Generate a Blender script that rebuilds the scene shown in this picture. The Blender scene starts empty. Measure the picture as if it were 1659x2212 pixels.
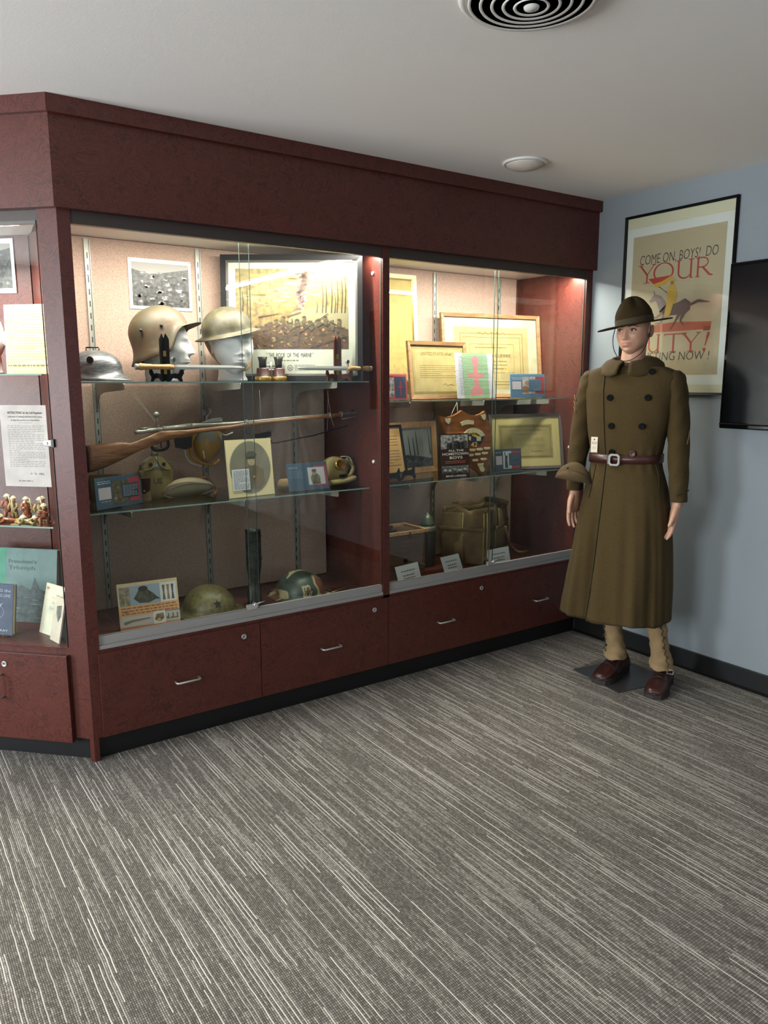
import bpy, bmesh, math, random
import numpy as np
from mathutils import Vector, Matrix

sc = bpy.context.scene
C = sc.collection
rnd = random.Random(7)
PI = math.pi

# ---------------------------------------------------------------- camera
CX, CY, CZ = -0.6491, -2.9561, 1.489
YAW, PITCH, ROLL, FPX = math.radians(34.5888), math.radians(-9.8429), math.radians(-0.0875), 1646.15
WX, H = 2.8006, 2.44                       # right wall, ceiling height
fw = Vector((math.sin(YAW) * math.cos(PITCH), math.cos(YAW) * math.cos(PITCH), math.sin(PITCH)))
rt0 = Vector((math.cos(YAW), -math.sin(YAW), 0))
up0 = rt0.cross(fw)
rt = rt0 * math.cos(ROLL) + up0 * math.sin(ROLL)
up = up0 * math.cos(ROLL) - rt0 * math.sin(ROLL)
cam_data = bpy.data.cameras.new('camera')
cam = bpy.data.objects.new('camera', cam_data)
C.objects.link(cam)
cam.matrix_world = Matrix(((rt.x, up.x, -fw.x, CX), (rt.y, up.y, -fw.y, CY), (rt.z, up.z, -fw.z, CZ), (0, 0, 0, 1)))
cam_data.sensor_fit = 'HORIZONTAL'
cam_data.sensor_width = 36
cam_data.lens = 36 * FPX / 1659
cam_data.clip_start = 0.05
sc.camera = cam

# ---------------------------------------------------------------- world, lights, exposure
sc.view_settings.view_transform = 'Standard'
sc.view_settings.look = 'None'
sc.view_settings.gamma = 1
sc.view_settings.use_curve_mapping = False
sc.view_settings.exposure = 0.0
sc.cycles.use_denoising = True
sc.cycles.max_bounces = 10
sc.cycles.diffuse_bounces = 4
sc.cycles.glossy_bounces = 4
sc.cycles.transparent_max_bounces = 24
sc.cycles.caustics_reflective = False
sc.cycles.caustics_refractive = False

world = bpy.data.worlds.new('sky')
sc.world = world
world.use_nodes = True
wn = world.node_tree.nodes
wn['Background'].inputs[0].default_value = (0.55, 0.72, 1.0, 1)
wn['Background'].inputs[1].default_value = 1.2


def area(name, loc, size, power, col, rot=(0, 0, 0), spread=None, parent=None):
    l = bpy.data.lights.new(name, 'AREA')
    l.shape = 'RECTANGLE'
    l.size, l.size_y = size
    l.energy = power
    l.color = col
    if spread: l.spread = spread
    o = bpy.data.objects.new(name, l)
    C.objects.link(o)
    o.location = loc
    o.rotation_euler = rot
    if parent: o.parent = parent
    return o


# daylight entering by the windows behind and to the left of the camera
DAY = (0.78, 0.89, 1.0)
area('window_daylight', (-4.12, .55, 1.35), (1.6, 1.05), 105, DAY, (0, math.radians(-90), 0))
area('window_daylight', (-4.12, -1.95, 1.35), (1.6, 1.5), 42, DAY, (0, math.radians(-90), 0))
UPFILL = (1.0, 0.98, 0.95)  # tint of two added fill lamps, aimed up from the windows to brighten the ceiling
area('ceiling_fill_uplight', (-4.11, .55, 1.35), (1.6, 1.05), 80, UPFILL, (0, math.radians(-128), 0))
area('ceiling_fill_uplight', (-4.11, -1.95, 1.35), (1.6, 1.5), 120, UPFILL, (0, math.radians(-128), 0))
area('window_daylight', (0.2, -5.92, 1.35), (2.2, 1.6), 8, DAY, (math.radians(90), 0, 0))
# the room's own ceiling troffer behind the camera
area('ceiling_lamp_light', (-0.6, -3.9, 2.425), (1.1, 0.5), 9, (1.0, 0.95, 0.86), (0, 0, 0))
# light strips at the top of the display case, behind the fascia
STRIP = (1.0, 0.93, 0.84)


# ---------------------------------------------------------------- geometry of rays: pixel -> point on a given plane
def RAY(u, v):
    return fw + rt * ((u - 829.5) / FPX) - up * ((v - 1106) / FPX)


CAMP = Vector((CX, CY, CZ))


def PN(u, v, n, c):
    d = RAY(u, v); n = Vector(n)
    return CAMP + d * ((c - n.dot(CAMP)) / n.dot(d))


def PX(u, v, x): return PN(u, v, (1, 0, 0), x)
def PY(u, v, y): return PN(u, v, (0, 1, 0), y)
def PZ(u, v, z): return PN(u, v, (0, 0, 1), z)


# ---------------------------------------------------------------- colours and materials
def lin(c):
    c = c / 255.0
    return c / 12.92 if c <= 0.04045 else ((c + 0.055) / 1.055) ** 2.4


def rgb(r, g, b): return (lin(r), lin(g), lin(b), 1.0)


def new_mat(name):
    m = bpy.data.materials.new(name); m.use_nodes = True
    return m, m.node_tree.nodes, m.node_tree.links, m.node_tree.nodes['Principled BSDF']


def plain(name, col, rough=0.6, metal=0.0, bump=0.0, bscale=200, var=0.0, vscale=8, spec=0.5):
    m, n, l, b = new_mat(name)
    b.inputs['Base Color'].default_value = col
    b.inputs['Roughness'].default_value = rough
    b.inputs['Metallic'].default_value = metal
    b.inputs['Specular IOR Level'].default_value = spec
    if bump or var:
        tc = n.new('ShaderNodeTexCoord')
    if var:
        t = n.new('ShaderNodeTexNoise'); t.inputs['Scale'].default_value = vscale; t.inputs['Detail'].default_value = 5
        l.new(tc.outputs['Object'], t.inputs['Vector'])
        r = n.new('ShaderNodeMapRange')
        r.inputs['From Min'].default_value = 0.3; r.inputs['From Max'].default_value = 0.7
        r.inputs['To Min'].default_value = 1 - var; r.inputs['To Max'].default_value = 1 + var
        l.new(t.outputs['Fac'], r.inputs['Value'])
        mx = n.new('ShaderNodeVectorMath'); mx.operation = 'SCALE'
        mx.inputs[0].default_value = col[:3]
        l.new(r.outputs[0], mx.inputs['Scale'])
        l.new(mx.outputs[0], b.inputs['Base Color'])
    if bump:
        t = n.new('ShaderNodeTexNoise'); t.inputs['Scale'].default_value = bscale; t.inputs['Detail'].default_value = 3
        l.new(tc.outputs['Object'], t.inputs['Vector'])
        bp = n.new('ShaderNodeBump'); bp.inputs['Strength'].default_value = bump; bp.inputs['Distance'].default_value = 0.002
        l.new(t.outputs['Fac'], bp.inputs['Height'])
        l.new(bp.outputs[0], b.inputs['Normal'])
    return m


def two_tone(name, c1, c2, scale, lo=0.45, hi=0.55, rough=0.6, metal=0, detail=4, stretch=(1, 1, 1), bump=0.0, c3=None, distort=0.0, c3at=None):
    m, n, l, b = new_mat(name)
    tc = n.new('ShaderNodeTexCoord'); mp = n.new('ShaderNodeMapping')
    mp.inputs['Scale'].default_value = stretch
    t = n.new('ShaderNodeTexNoise'); t.inputs['Scale'].default_value = scale; t.inputs['Detail'].default_value = detail
    t.inputs['Distortion'].default_value = distort
    r = n.new('ShaderNodeValToRGB')
    r.color_ramp.elements[0].position = lo; r.color_ramp.elements[0].color = c1
    r.color_ramp.elements[1].position = hi; r.color_ramp.elements[1].color = c2
    if c3:
        if c3at:
            e = r.color_ramp.elements.new(c3at - .012); e.color = c2
        e = r.color_ramp.elements.new(c3at or min(0.98, hi + (hi - lo))); e.color = c3
    l.new(tc.outputs['Object'], mp.inputs[0]); l.new(mp.outputs[0], t.inputs['Vector'])
    l.new(t.outputs['Fac'], r.inputs[0]); l.new(r.outputs[0], b.inputs['Base Color'])
    b.inputs['Roughness'].default_value = rough; b.inputs['Metallic'].default_value = metal
    if bump:
        bp = n.new('ShaderNodeBump'); bp.inputs['Strength'].default_value = bump; bp.inputs['Distance'].default_value = 0.002
        l.new(t.outputs['Fac'], bp.inputs['Height']); l.new(bp.outputs[0], b.inputs['Normal'])
    return m


def burl(name, dark, light, rough=0.38):
    m, n, l, b = new_mat(name)
    tc = n.new('ShaderNodeTexCoord')
    t = n.new('ShaderNodeTexNoise'); t.inputs['Scale'].default_value = 10; t.inputs['Detail'].default_value = 3.5; t.inputs['Distortion'].default_value = 1.0
    l.new(tc.outputs['Object'], t.inputs['Vector'])
    mu = n.new('ShaderNodeMath'); mu.operation = 'MULTIPLY'; mu.inputs[1].default_value = 17
    l.new(t.outputs['Fac'], mu.inputs[0])
    pp = n.new('ShaderNodeMath'); pp.operation = 'PINGPONG'; pp.inputs[1].default_value = 0.5
    l.new(mu.outputs[0], pp.inputs[0])
    t2 = n.new('ShaderNodeTexNoise'); t2.inputs['Scale'].default_value = 22; t2.inputs['Detail'].default_value = 6
    l.new(tc.outputs['Object'], t2.inputs['Vector'])
    ad = n.new('ShaderNodeMath'); ad.operation = 'MULTIPLY'
    l.new(pp.outputs[0], ad.inputs[0]); l.new(t2.outputs['Fac'], ad.inputs[1])
    r = n.new('ShaderNodeMapRange'); r.inputs['From Min'].default_value = 0.03; r.inputs['From Max'].default_value = 0.3
    l.new(ad.outputs[0], r.inputs['Value'])
    mx = n.new('ShaderNodeMix'); mx.data_type = 'RGBA'
    mx.inputs['A'].default_value = light; mx.inputs['B'].default_value = dark
    l.new(r.outputs[0], mx.inputs['Factor']); l.new(mx.outputs['Result'], b.inputs['Base Color'])
    b.inputs['Roughness'].default_value = rough
    b.inputs['Specular IOR Level'].default_value = 0.5
    return m


def make_glass(name, tint=(0.97, 0.99, 0.98, 1), f0=0.04):
    m = bpy.data.materials.new(name); m.use_nodes = True
    n, l = m.node_tree.nodes, m.node_tree.links
    n.remove(n['Principled BSDF'])
    g = n.new('ShaderNodeNewGeometry')
    d = n.new('ShaderNodeVectorMath'); d.operation = 'DOT_PRODUCT'
    l.new(g.outputs['Normal'], d.inputs[0]); l.new(g.outputs['Incoming'], d.inputs[1])
    a = n.new('ShaderNodeMath'); a.operation = 'ABSOLUTE'; l.new(d.outputs['Value'], a.inputs[0])
    s = n.new('ShaderNodeMath'); s.operation = 'SUBTRACT'; s.inputs[0].default_value = 1; l.new(a.outputs[0], s.inputs[1])
    p = n.new('ShaderNodeMath'); p.operation = 'POWER'; p.inputs[1].default_value = 5; l.new(s.outputs[0], p.inputs[0])
    f = n.new('ShaderNodeMath'); f.operation = 'MULTIPLY_ADD'; f.inputs[1].default_value = 1 - f0; f.inputs[2].default_value = f0
    l.new(p.outputs[0], f.inputs[0])
    tr = n.new('ShaderNodeBsdfTransparent'); tr.inputs[0].default_value = tint
    gl = n.new('ShaderNodeBsdfGlossy'); gl.inputs['Roughness'].default_value = 0.0
    mx = n.new('ShaderNodeMixShader')
    l.new(f.outputs[0], mx.inputs[0]); l.new(tr.outputs[0], mx.inputs[1]); l.new(gl.outputs[0], mx.inputs[2])
    l.new(mx.outputs[0], n['Material Output'].inputs['Surface'])
    return m


def emis(name, col, strength):
    m, n, l, b = new_mat(name)
    b.inputs['Base Color'].default_value = (0.8, 0.8, 0.8, 1)
    b.inputs['Emission Color'].default_value = col
    b.inputs['Emission Strength'].default_value = strength
    return m


def print_mat(name, rough, noise=0.0, nscale=120):
    m, n, l, b = new_mat(name)
    a = n.new('ShaderNodeAttribute'); a.attribute_name = 'Col'
    if noise:
        tc = n.new('ShaderNodeTexCoord')
        t = n.new('ShaderNodeTexNoise'); t.inputs['Scale'].default_value = nscale; t.inputs['Detail'].default_value = 6
        l.new(tc.outputs['Object'], t.inputs['Vector'])
        r = n.new('ShaderNodeMapRange'); r.inputs['From Min'].default_value = 0.35; r.inputs['From Max'].default_value = 0.65
        r.inputs['To Min'].default_value = 1 - noise; r.inputs['To Max'].default_value = 1 + noise * .8
        l.new(t.outputs['Fac'], r.inputs['Value'])
        v = n.new('ShaderNodeVectorMath'); v.operation = 'SCALE'
        l.new(a.outputs['Color'], v.inputs[0]); l.new(r.outputs[0], v.inputs['Scale'])
        l.new(v.outputs[0], b.inputs['Base Color'])
    else:
        l.new(a.outputs['Color'], b.inputs['Base Color'])
    b.inputs['Roughness'].default_value = rough
    return m


def carpet_mat():
    m, n, l, b = new_mat('striped_loop_carpet')
    tc = n.new('ShaderNodeTexCoord')
    sp = n.new('ShaderNodeSeparateXYZ')
    wv = n.new('ShaderNodeTexNoise'); wv.inputs['Scale'].default_value = 14; wv.inputs['Detail'].default_value = 2
    l.new(tc.outputs['Object'], wv.inputs['Vector'])
    l.new(tc.outputs['Object'], sp.inputs[0])

    def math_(op, a, bv=None, c=None):
        k = n.new('ShaderNodeMath'); k.operation = op
        for i, s in enumerate((a, bv, c)):
            if s is None: continue
            if isinstance(s, (int, float)): k.inputs[i].default_value = s
            else: l.new(s, k.inputs[i])
        return k.outputs[0]
    wob = math_('MULTIPLY_ADD', wv.outputs['Fac'], 0.0055, 0)
    x = math_('ADD', sp.outputs['X'], wob)
    y = sp.outputs['Y']
    # carpet planks, staggered: 0.25 wide, 1.0 long
    pid = math_('FLOOR', math_('DIVIDE', x, 0.5))
    yoff = math_('ADD', y, math_('MULTIPLY', pid, 0.27))
    pjd = math_('FLOOR', math_('DIVIDE', yoff, 0.5))
    rid = math_('FLOOR', math_('DIVIDE', x, 0.0054))           # rib number

    def white(a, c, e=0.0):
        cv = n.new('ShaderNodeCombineXYZ')
        for i, s in enumerate((a, c, e)):
            if isinstance(s, (int, float)): cv.inputs[i].default_value = s
            else: l.new(s, cv.inputs[i])
        w = n.new('ShaderNodeTexWhiteNoise'); w.noise_dimensions = '3D'
        l.new(cv.outputs[0], w.inputs['Vector'])
        return w.outputs['Value']
    r1 = white(rid, 0.0, 3.3)
    seg = math_('FLOOR', math_('ADD', math_('DIVIDE', y, math_('MULTIPLY_ADD', r1, 0.36, 0.13)), math_('MULTIPLY', r1, 9.0)))
    r2 = white(rid, seg, 5.5)
    line = math_('MULTIPLY', math_('MULTIPLY', math_('GREATER_THAN', r2, 0.72), math_('MULTIPLY_ADD', white(rid, seg, 8.1), 0.75, 0.25)), math_('LESS_THAN', math_('FRACT', math_('MULTIPLY_ADD', rid, 0.5, 0.01)), 0.3))
    seg3 = math_('FLOOR', math_('ADD', math_('DIVIDE', y, 0.2), math_('MULTIPLY', r1, 7.0)))
    r3 = white(rid, seg3, 9.5)
    soft = math_('MULTIPLY', math_('GREATER_THAN', r3, 0.72), 0.22)
    fx = math_('FRACT', math_('DIVIDE', x, 0.0054))
    prof = math_('SUBTRACT', 1.0, math_('POWER', math_('MULTIPLY', math_('ABSOLUTE', math_('SUBTRACT', fx, 0.5)), 2.0), 2.2))
    loops = white(rid, math_('FLOOR', math_('DIVIDE', y, 0.0075)), 1.5)
    fy = math_('FRACT', math_('DIVIDE', y, 0.0075))
    lobe = math_('MULTIPLY', math_('SUBTRACT', 1.0, math_('ABSOLUTE', math_('SUBTRACT', math_('MULTIPLY', fy, 2.0), 1.0))), 0.35)
    pt = n.new('ShaderNodeTexNoise'); pt.inputs['Scale'].default_value = 1.4; pt.inputs['Detail'].default_value = 3
    l.new(tc.outputs['Object'], pt.inputs['Vector'])
    base = math_('ADD', math_('MULTIPLY', loops, 0.30), math_('ADD', soft, math_('MULTIPLY', pt.outputs['Fac'], 0.25)))
    base = math_('MULTIPLY', math_('ADD', base, lobe), math_('MULTIPLY_ADD', prof, 0.6, 0.4))
    lines = math_('MULTIPLY', line, math_('MULTIPLY', math_('POWER', prof, 2.0), 0.95))
    rp = n.new('ShaderNodeValToRGB')
    e = rp.color_ramp.elements
    e[0].position = 0.0; e[0].color = rgb(52, 49, 46)
    e[1].position = 1.0; e[1].color = rgb(188, 183, 174)
    k = e.new(0.5); k.color = rgb(114, 109, 103)
    l.new(base, rp.inputs[0])
    mx = n.new('ShaderNodeMix'); mx.data_type = 'RGBA'
    l.new(lines, mx.inputs['Factor']); l.new(rp.outputs[0], mx.inputs['A'])
    mx.inputs['B'].default_value = rgb(216, 213, 204)
    l.new(mx.outputs['Result'], b.inputs['Base Color'])
    b.inputs['Roughness'].default_value = 0.95
    b.inputs['Specular IOR Level'].default_value = 0.1
    bp = n.new('ShaderNodeBump'); bp.inputs['Strength'].default_value = 0.5; bp.inputs['Distance'].default_value = 0.003
    l.new(math_('ADD', prof, loops), bp.inputs['Height']); l.new(bp.outputs[0], b.inputs['Normal'])
    return m


def speckle(name, c1, c2, scale=420, lo=0.3, hi=0.7, rough=0.95):
    return two_tone(name, c1, c2, scale, lo, hi, rough, detail=2, bump=0.25)


M = dict(
    wood=burl('cherry_burl_laminate', rgb(60, 25, 20), rgb(88, 40, 31)),
    edge=plain('cherry_edge_band', rgb(92, 40, 37), 0.35),
    black=plain('black_vinyl', rgb(14, 15, 16), 0.45),
    satin=plain('satin_black', rgb(10, 10, 11), 0.5, spec=.12),
    blade=plain('polished_blade', rgb(206, 206, 200), 0.3, 0.25),
    gloss=plain('gloss_black', rgb(8, 9, 10), 0.07),
    alu=plain('brushed_aluminium', rgb(168, 168, 166), 0.38, 0.4),
    steel=plain('steel', rgb(190, 190, 186), 0.3, 0.6),
    chrome=plain('chrome', rgb(214, 214, 212), 0.2, 0.6),
    zinc=plain('zinc_strip', rgb(150, 150, 140), 0.4, 0.35),
    trackgrey=plain('dark_track', rgb(66, 58, 54), 0.45, 0.2),
    panel=speckle('pinboard_fabric', rgb(126, 102, 90), rgb(196, 170, 152)),
    ceil=plain('ceiling_paint', rgb(238, 234, 230), 0.95, bump=0.15, bscale=140),
    wall=plain('blue_grey_wall_paint', rgb(134, 143, 148), 0.85, bump=0.15, bscale=160),
    panelling=plain('dark_taupe_paint', rgb(84, 76, 70), 0.85),
    carpet=carpet_mat(),
    white=plain('white_paint', rgb(225, 223, 218), 0.45),
    plaster=plain('white_foam_head', rgb(243, 243, 241), 0.7),
    glass=make_glass('clear_glass'),
    shelfglass=make_glass('shelf_glass', (0.85, 0.88, 0.86, 1), 0.05),
    gedge=plain('green_glass_edge', rgb(150, 172, 162), 0.2, spec=0.6),
    dedge=plain('dark_glass_edge', rgb(70, 84, 80), 0.3, spec=0.5),
    acryl=make_glass('acrylic', (0.97, 0.98, 0.99, 1), 0.04),
    prt=print_mat('printed_paper', 0.6),
    prtgloss=print_mat('printed_gloss', 0.3),
    photo=print_mat('photo_print', 0.4, 0.75, 60),
    paint=print_mat('art_print', 0.5, 0.5, 45),
    aged=print_mat('aged_paper', 0.8, 0.12, 14),
    felt=plain('olive_felt', rgb(54, 44, 26), 0.98, bump=0.3, bscale=500, var=0.12, vscale=5, spec=0.1),
    wool=two_tone('olive_wool', rgb(54, 42, 15), rgb(76, 59, 23), 420, 0.35, 0.65, 0.97, detail=3, bump=0.35),
    seam=plain('olive_seam', rgb(48, 39, 18), 0.95),
    leather=plain('brown_leather', rgb(62, 32, 27), 0.35, bump=0.2, bscale=120, var=0.12, vscale=20),
    oxblood=plain('oxblood_leather', rgb(56, 29, 27), 0.3, bump=0.3, bscale=90, var=0.2, vscale=14),
    sole=plain('dark_rubber_sole', rgb(44, 38, 36), 0.7),
    canvas=plain('khaki_canvas', rgb(146, 122, 86), 0.95, bump=0.4, bscale=260, var=0.16, vscale=18),
    canvas2=plain('olive_canvas', rgb(146, 130, 86), 0.95, bump=0.4, bscale=260, var=0.2, vscale=14),
    bagc=plain('olive_canvas_bag', rgb(104, 86, 60), 0.95, bump=0.4, bscale=200, var=0.22, vscale=12),
    button=plain('dark_green_button', rgb(14, 18, 15), 0.8, spec=.1),
    skin=print_mat('mannequin_skin', 0.42),
    stock=two_tone('walnut_stock', rgb(118, 80, 52), rgb(158, 112, 74), 9, 0.35, 0.65, 0.38, stretch=(1.2, 6, 9), distort=1.0),
    gun=plain('worn_gun_steel', rgb(152, 150, 140), 0.33, 0.45, var=0.2, vscale=30),
    gundark=plain('blued_steel', rgb(52, 50, 48), 0.38, 0.7),
    brass=plain('brass', rgb(190, 158, 84), 0.3, 0.9),
    rust=two_tone('rusty_camouflage_steel', rgb(68, 62, 42), rgb(84, 66, 46), 10, 0.40, 0.56, 0.6, c3=rgb(92, 86, 68), distort=1.2),
    olived=two_tone('worn_olive_paint', rgb(56, 52, 34), rgb(76, 70, 48), 26, 0.38, 0.6, 0.6, bump=0.3, c3=rgb(108, 98, 70)),
    olive2=two_tone('textured_olive_paint', rgb(92, 86, 52), rgb(116, 106, 66), 60, 0.4, 0.6, 0.42, bump=0.35),
    greyhelm=two_tone('scratched_grey_steel', rgb(84, 88, 90), rgb(128, 130, 128), 30, 0.4, 0.7, 0.36, 0.5, stretch=(1, 1, 6)),
    camo=two_tone('painted_camouflage', rgb(62, 74, 66), rgb(176, 164, 124), 10, 0.475, 0.485, 0.4, detail=1, c3=rgb(120, 76, 54), distort=0.5, c3at=0.575),
    marble=two_tone('mustard_and_grey_paint', rgb(140, 142, 126), rgb(166, 126, 44), 8, 0.5, 0.52, 0.35, detail=1, distort=0.6),
    shellm=two_tone('dark_shell_patina', rgb(38, 44, 40), rgb(66, 72, 64), 24, 0.4, 0.65, 0.33, 0.7),
    shellblue=plain('dark_painted_shell', rgb(40, 46, 52), 0.4),
    conem=plain('grey_green_fuse', rgb(110, 118, 102), 0.4, 0.5),
    boxwood=two_tone('stained_box_wood', rgb(92, 66, 44), rgb(110, 80, 52), 8, 0.35, 0.65, 0.6, stretch=(1, 1, 8)),
    oak=two_tone('brown_frame_wood', rgb(126, 94, 62), rgb(152, 118, 80), 10, 0.35, 0.65, 0.45, stretch=(1, 1, 5)),
    pine=two_tone('light_pine_frame', rgb(196, 146, 88), rgb(218, 172, 112), 9, 0.35, 0.65, 0.5, stretch=(5, 1, 1)),
    plaque=two_tone('varnished_plaque_wood', rgb(120, 70, 38), rgb(146, 90, 52), 8, 0.3, 0.7, 0.35, stretch=(1, 1, 6)),
    mahog=plain('mahogany_stand', rgb(78, 38, 26), 0.3),
    cream=plain('cream_plate', rgb(206, 198, 160), 0.6),
    cord=plain('white_cord', rgb(205, 200, 184), 0.8),
    darkcord=plain('dark_cord', rgb(34, 26, 22), 0.6),
    tan=plain('tan_webbing', rgb(172, 132, 84), 0.8, var=0.12, vscale=30),
    baseplate=plain('brushed_steel_plate', rgb(112, 112, 112), 0.3, 0.8),
    dome=plain('frosted_dome', rgb(208, 200, 190), 0.35),
    duct=plain('dark_duct', rgb(52, 50, 48), 0.8),
    green=plain('garden_green', rgb(96, 130, 70), 0.9, var=0.4, vscale=2),
    cloth=plain('dress_cotton', rgb(205, 202, 200), 0.9),
    strip=emis('lamp_strip', STRIP + (1,), 9),
    troffer=emis('troffer_diffuser', (1, 0.96, 0.9, 1), 5),
)

# ---------------------------------------------------------------- mesh builder


class MB:
    """Collects shapes; build() links them as ONE mesh object."""

    def __init__(s):
        s.bm = bmesh.new()
        s.col = s.bm.loops.layers.float_color.new('Col')
        s.M = Matrix.Identity(4)

    def _f(s, vs, mi=0, col=None, smooth=False):
        try:
            f = s.bm.faces.new(vs)
        except ValueError:
            return None
        f.material_index = mi; f.smooth = smooth
        c = col or (1, 1, 1, 1)
        for lp in f.loops: lp[s.col] = c
        return f

    def v(s, p): return s.bm.verts.new(s.M @ Vector(p))

    def box(s, x0, y0, z0, x1, y1, z1, mi=0, bev=0.0, col=None, T=None):
        before = set(s.bm.verts) if bev else None
        P = [Vector(p) for p in ((x0, y0, z0), (x1, y0, z0), (x1, y1, z0), (x0, y1, z0), (x0, y0, z1), (x1, y0, z1), (x1, y1, z1), (x0, y1, z1))]
        if T: P = [T @ p for p in P]
        V = [s.v(p) for p in P]
        fs = [s._f([V[i] for i in q], mi, col) for q in ((0, 3, 2, 1), (4, 5, 6, 7), (0, 1, 5, 4), (1, 2, 6, 5), (2, 3, 7, 6), (3, 0, 4, 7))]
        if bev:
            ed = list({e for f in fs for e in f.edges})
            r = bmesh.ops.bevel(s.bm, geom=ed, offset=bev, segments=2, affect='EDGES', profile=0.5)
            for f in r['faces']:
                f.material_index = mi
                for lp in f.loops: lp[s.col] = col or (1, 1, 1, 1)
        return s

    def loft(s, rings, mi=0, cap0=True, cap1=True, smooth=True, col=None, closed=True, colf=None):
        R = [[s.v(p) for p in r] for r in rings]
        n = len(R[0])
        for i in range(len(R) - 1):
            for j in range(n if closed else n - 1):
                k = (j + 1) % n
                c = colf(rings[i][j]) if colf else col
                s._f([R[i][j], R[i][k], R[i + 1][k], R[i + 1][j]], mi, c, smooth)
        if closed and cap0: s._f(list(reversed(R[0])), mi, col)
        if closed and cap1: s._f(R[-1], mi, col)
        return s

    def lathe(s, prof, c=(0, 0, 0), n=32, mi=0, col=None, T=None, smooth=True, sx=1, sy=1):
        rings = []
        for r, z in prof:
            ring = []
            for j in range(n):
                a = 2 * PI * j / n
                p = Vector((c[0] + max(r, 1e-5) * sx * math.cos(a), c[1] + max(r, 1e-5) * sy * math.sin(a), c[2] + z))
                ring.append(T @ p if T else p)
            rings.append(ring)
        return s.loft(rings, mi, prof[0][0] > 1e-4, prof[-1][0] > 1e-4, smooth, col)

    def tube(s, pts, r, n=10, mi=0, col=None, flat=1.0, upv=None):
        pts = [Vector(p) for p in pts]
        rs = r if isinstance(r, (list, tuple)) else [r] * len(pts)
        rings = []; ref = Vector(upv) if upv else None
        prev = None
        for i, p in enumerate(pts):
            d = (pts[min(i + 1, len(pts) - 1)] - pts[max(i - 1, 0)])
            if d.length < 1e-9: d = Vector((0, 0, 1))
            d.normalize()
            if ref is not None: a = ref - d * ref.dot(d)
            elif prev is not None: a = prev - d * prev.dot(d)
            else: a = (Vector((0, 0, 1)) if abs(d.z) < 0.9 else Vector((1, 0, 0))).cross(d)
            if a.length < 1e-6: a = Vector((1, 0, 0)).cross(d)
            a.normalize(); b = d.cross(a); prev = a
            rings.append([p + a * (rs[i] * math.cos(2 * PI * j / n)) + b * (rs[i] * flat * math.sin(2 * PI * j / n)) for j in range(n)])
        return s.loft(rings, mi, True, True, True, col)

    def prism(s, poly, d0, d1, fn, mi=0, col=None, mside=None, smooth=False):
        """poly 2D outline; fn(a, b, depth) -> point."""
        A = [s.v(fn(a, b, d0)) for a, b in poly]; B = [s.v(fn(a, b, d1)) for a, b in poly]
        s._f(A, mi, col); s._f(list(reversed(B)), mi, col)
        for i in range(len(poly)):
            j = (i + 1) % len(poly)
            s._f([A[j], A[i], B[i], B[j]], mi if mside is None else mside, col, smooth)
        return s

    def sphere(s, c, r, mi=0, col=None, n=16, sx=1, sy=1, sz=1, T=None):
        prof = [(math.sin(PI * i / (n // 2)) * r, -math.cos(PI * i / (n // 2)) * r) for i in range(n // 2 + 1)]
        rings = []
        for rr, z in prof:
            ring = []
            for j in range(n):
                a = 2 * PI * j / n
                p = Vector((max(rr, 1e-5) * sx * math.cos(a), max(rr, 1e-5) * sy * math.sin(a), z * sz))
                if T: p = T @ p
                ring.append(Vector(c) + p)
            rings.append(ring)
        return s.loft(rings, mi, False, False, True, col)

    def text(s, body, u, v, width=None, height=None, col=(0, 0, 0, 1), eps=0.0006, bold=0.0, shear=0.0, align='LEFT', mi=0, T=None, depth=0.0):
        cu = bpy.data.curves.new('tmp_text', 'FONT')
        cu.body = body; cu.size = 1; cu.offset = bold; cu.shear = shear; cu.resolution_u = 3
        ob = bpy.data.objects.new('tmp_text', cu)
        me = bpy.data.meshes.new_from_object(ob)
        xs = [q.co.x for q in me.vertices]; ys = [q.co.y for q in me.vertices]
        if xs:
            x0, x1, y0 = min(xs), max(xs), 0.0
            hh = 0.73
            sx = width / (x1 - x0) if width else None
            sy = height / hh if height else None
            sx = sx or sy; sy = sy or sx
            off = {'LEFT': 0, 'CENTER': -(x1 - x0) * sx / 2, 'RIGHT': -(x1 - x0) * sx}[align]
            vs = []
            for q in me.vertices:
                p = Vector((u + off + (q.co.x - x0) * sx, -eps, v + q.co.y * sy))
                if T: p = T(p)
                vs.append(s.v(p))
            for pl in me.polygons:
                s._f([vs[i] for i in pl.vertices], mi, col)
        bpy.data.objects.remove(ob); bpy.data.meshes.remove(me); bpy.data.curves.remove(cu)
        return s

    # flat art on a panel that faces -Y, x = right, z = up
    def rect(s, x0, z0, x1, z1, col, lay=1, mi=0):
        e = -0.0003 * lay
        s._f([s.v((x0, e, z0)), s.v((x1, e, z0)), s.v((x1, e, z1)), s.v((x0, e, z1))], mi, col); return s

    def poly(s, pts, col, lay=1, mi=0):
        e = -0.0003 * lay
        s._f([s.v((a, e, b)) for a, b in pts], mi, col); return s

    def stroke(s, pts, w, col, lay=1, mi=0):
        e0 = -0.0003 * lay
        for i in range(len(pts) - 1):
            s._n = getattr(s, '_n', 0) + 1
            e = e0 - (s._n % 23) * 1.2e-5
            (a, b), (c, d) = pts[i], pts[i + 1]
            w0 = w[i] if isinstance(w, list) else w; w1 = w[i + 1] if isinstance(w, list) else w
            L = math.hypot(c - a, d - b) or 1e-6
            nx, nz = -(d - b) / L / 2, (c - a) / L / 2
            s._f([s.v((a - nx * w0, e, b - nz * w0)), s.v((c - nx * w1, e, d - nz * w1)), s.v((c + nx * w1, e, d + nz * w1)), s.v((a + nx * w0, e, b + nz * w0))], mi, col)
        return s

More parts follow.
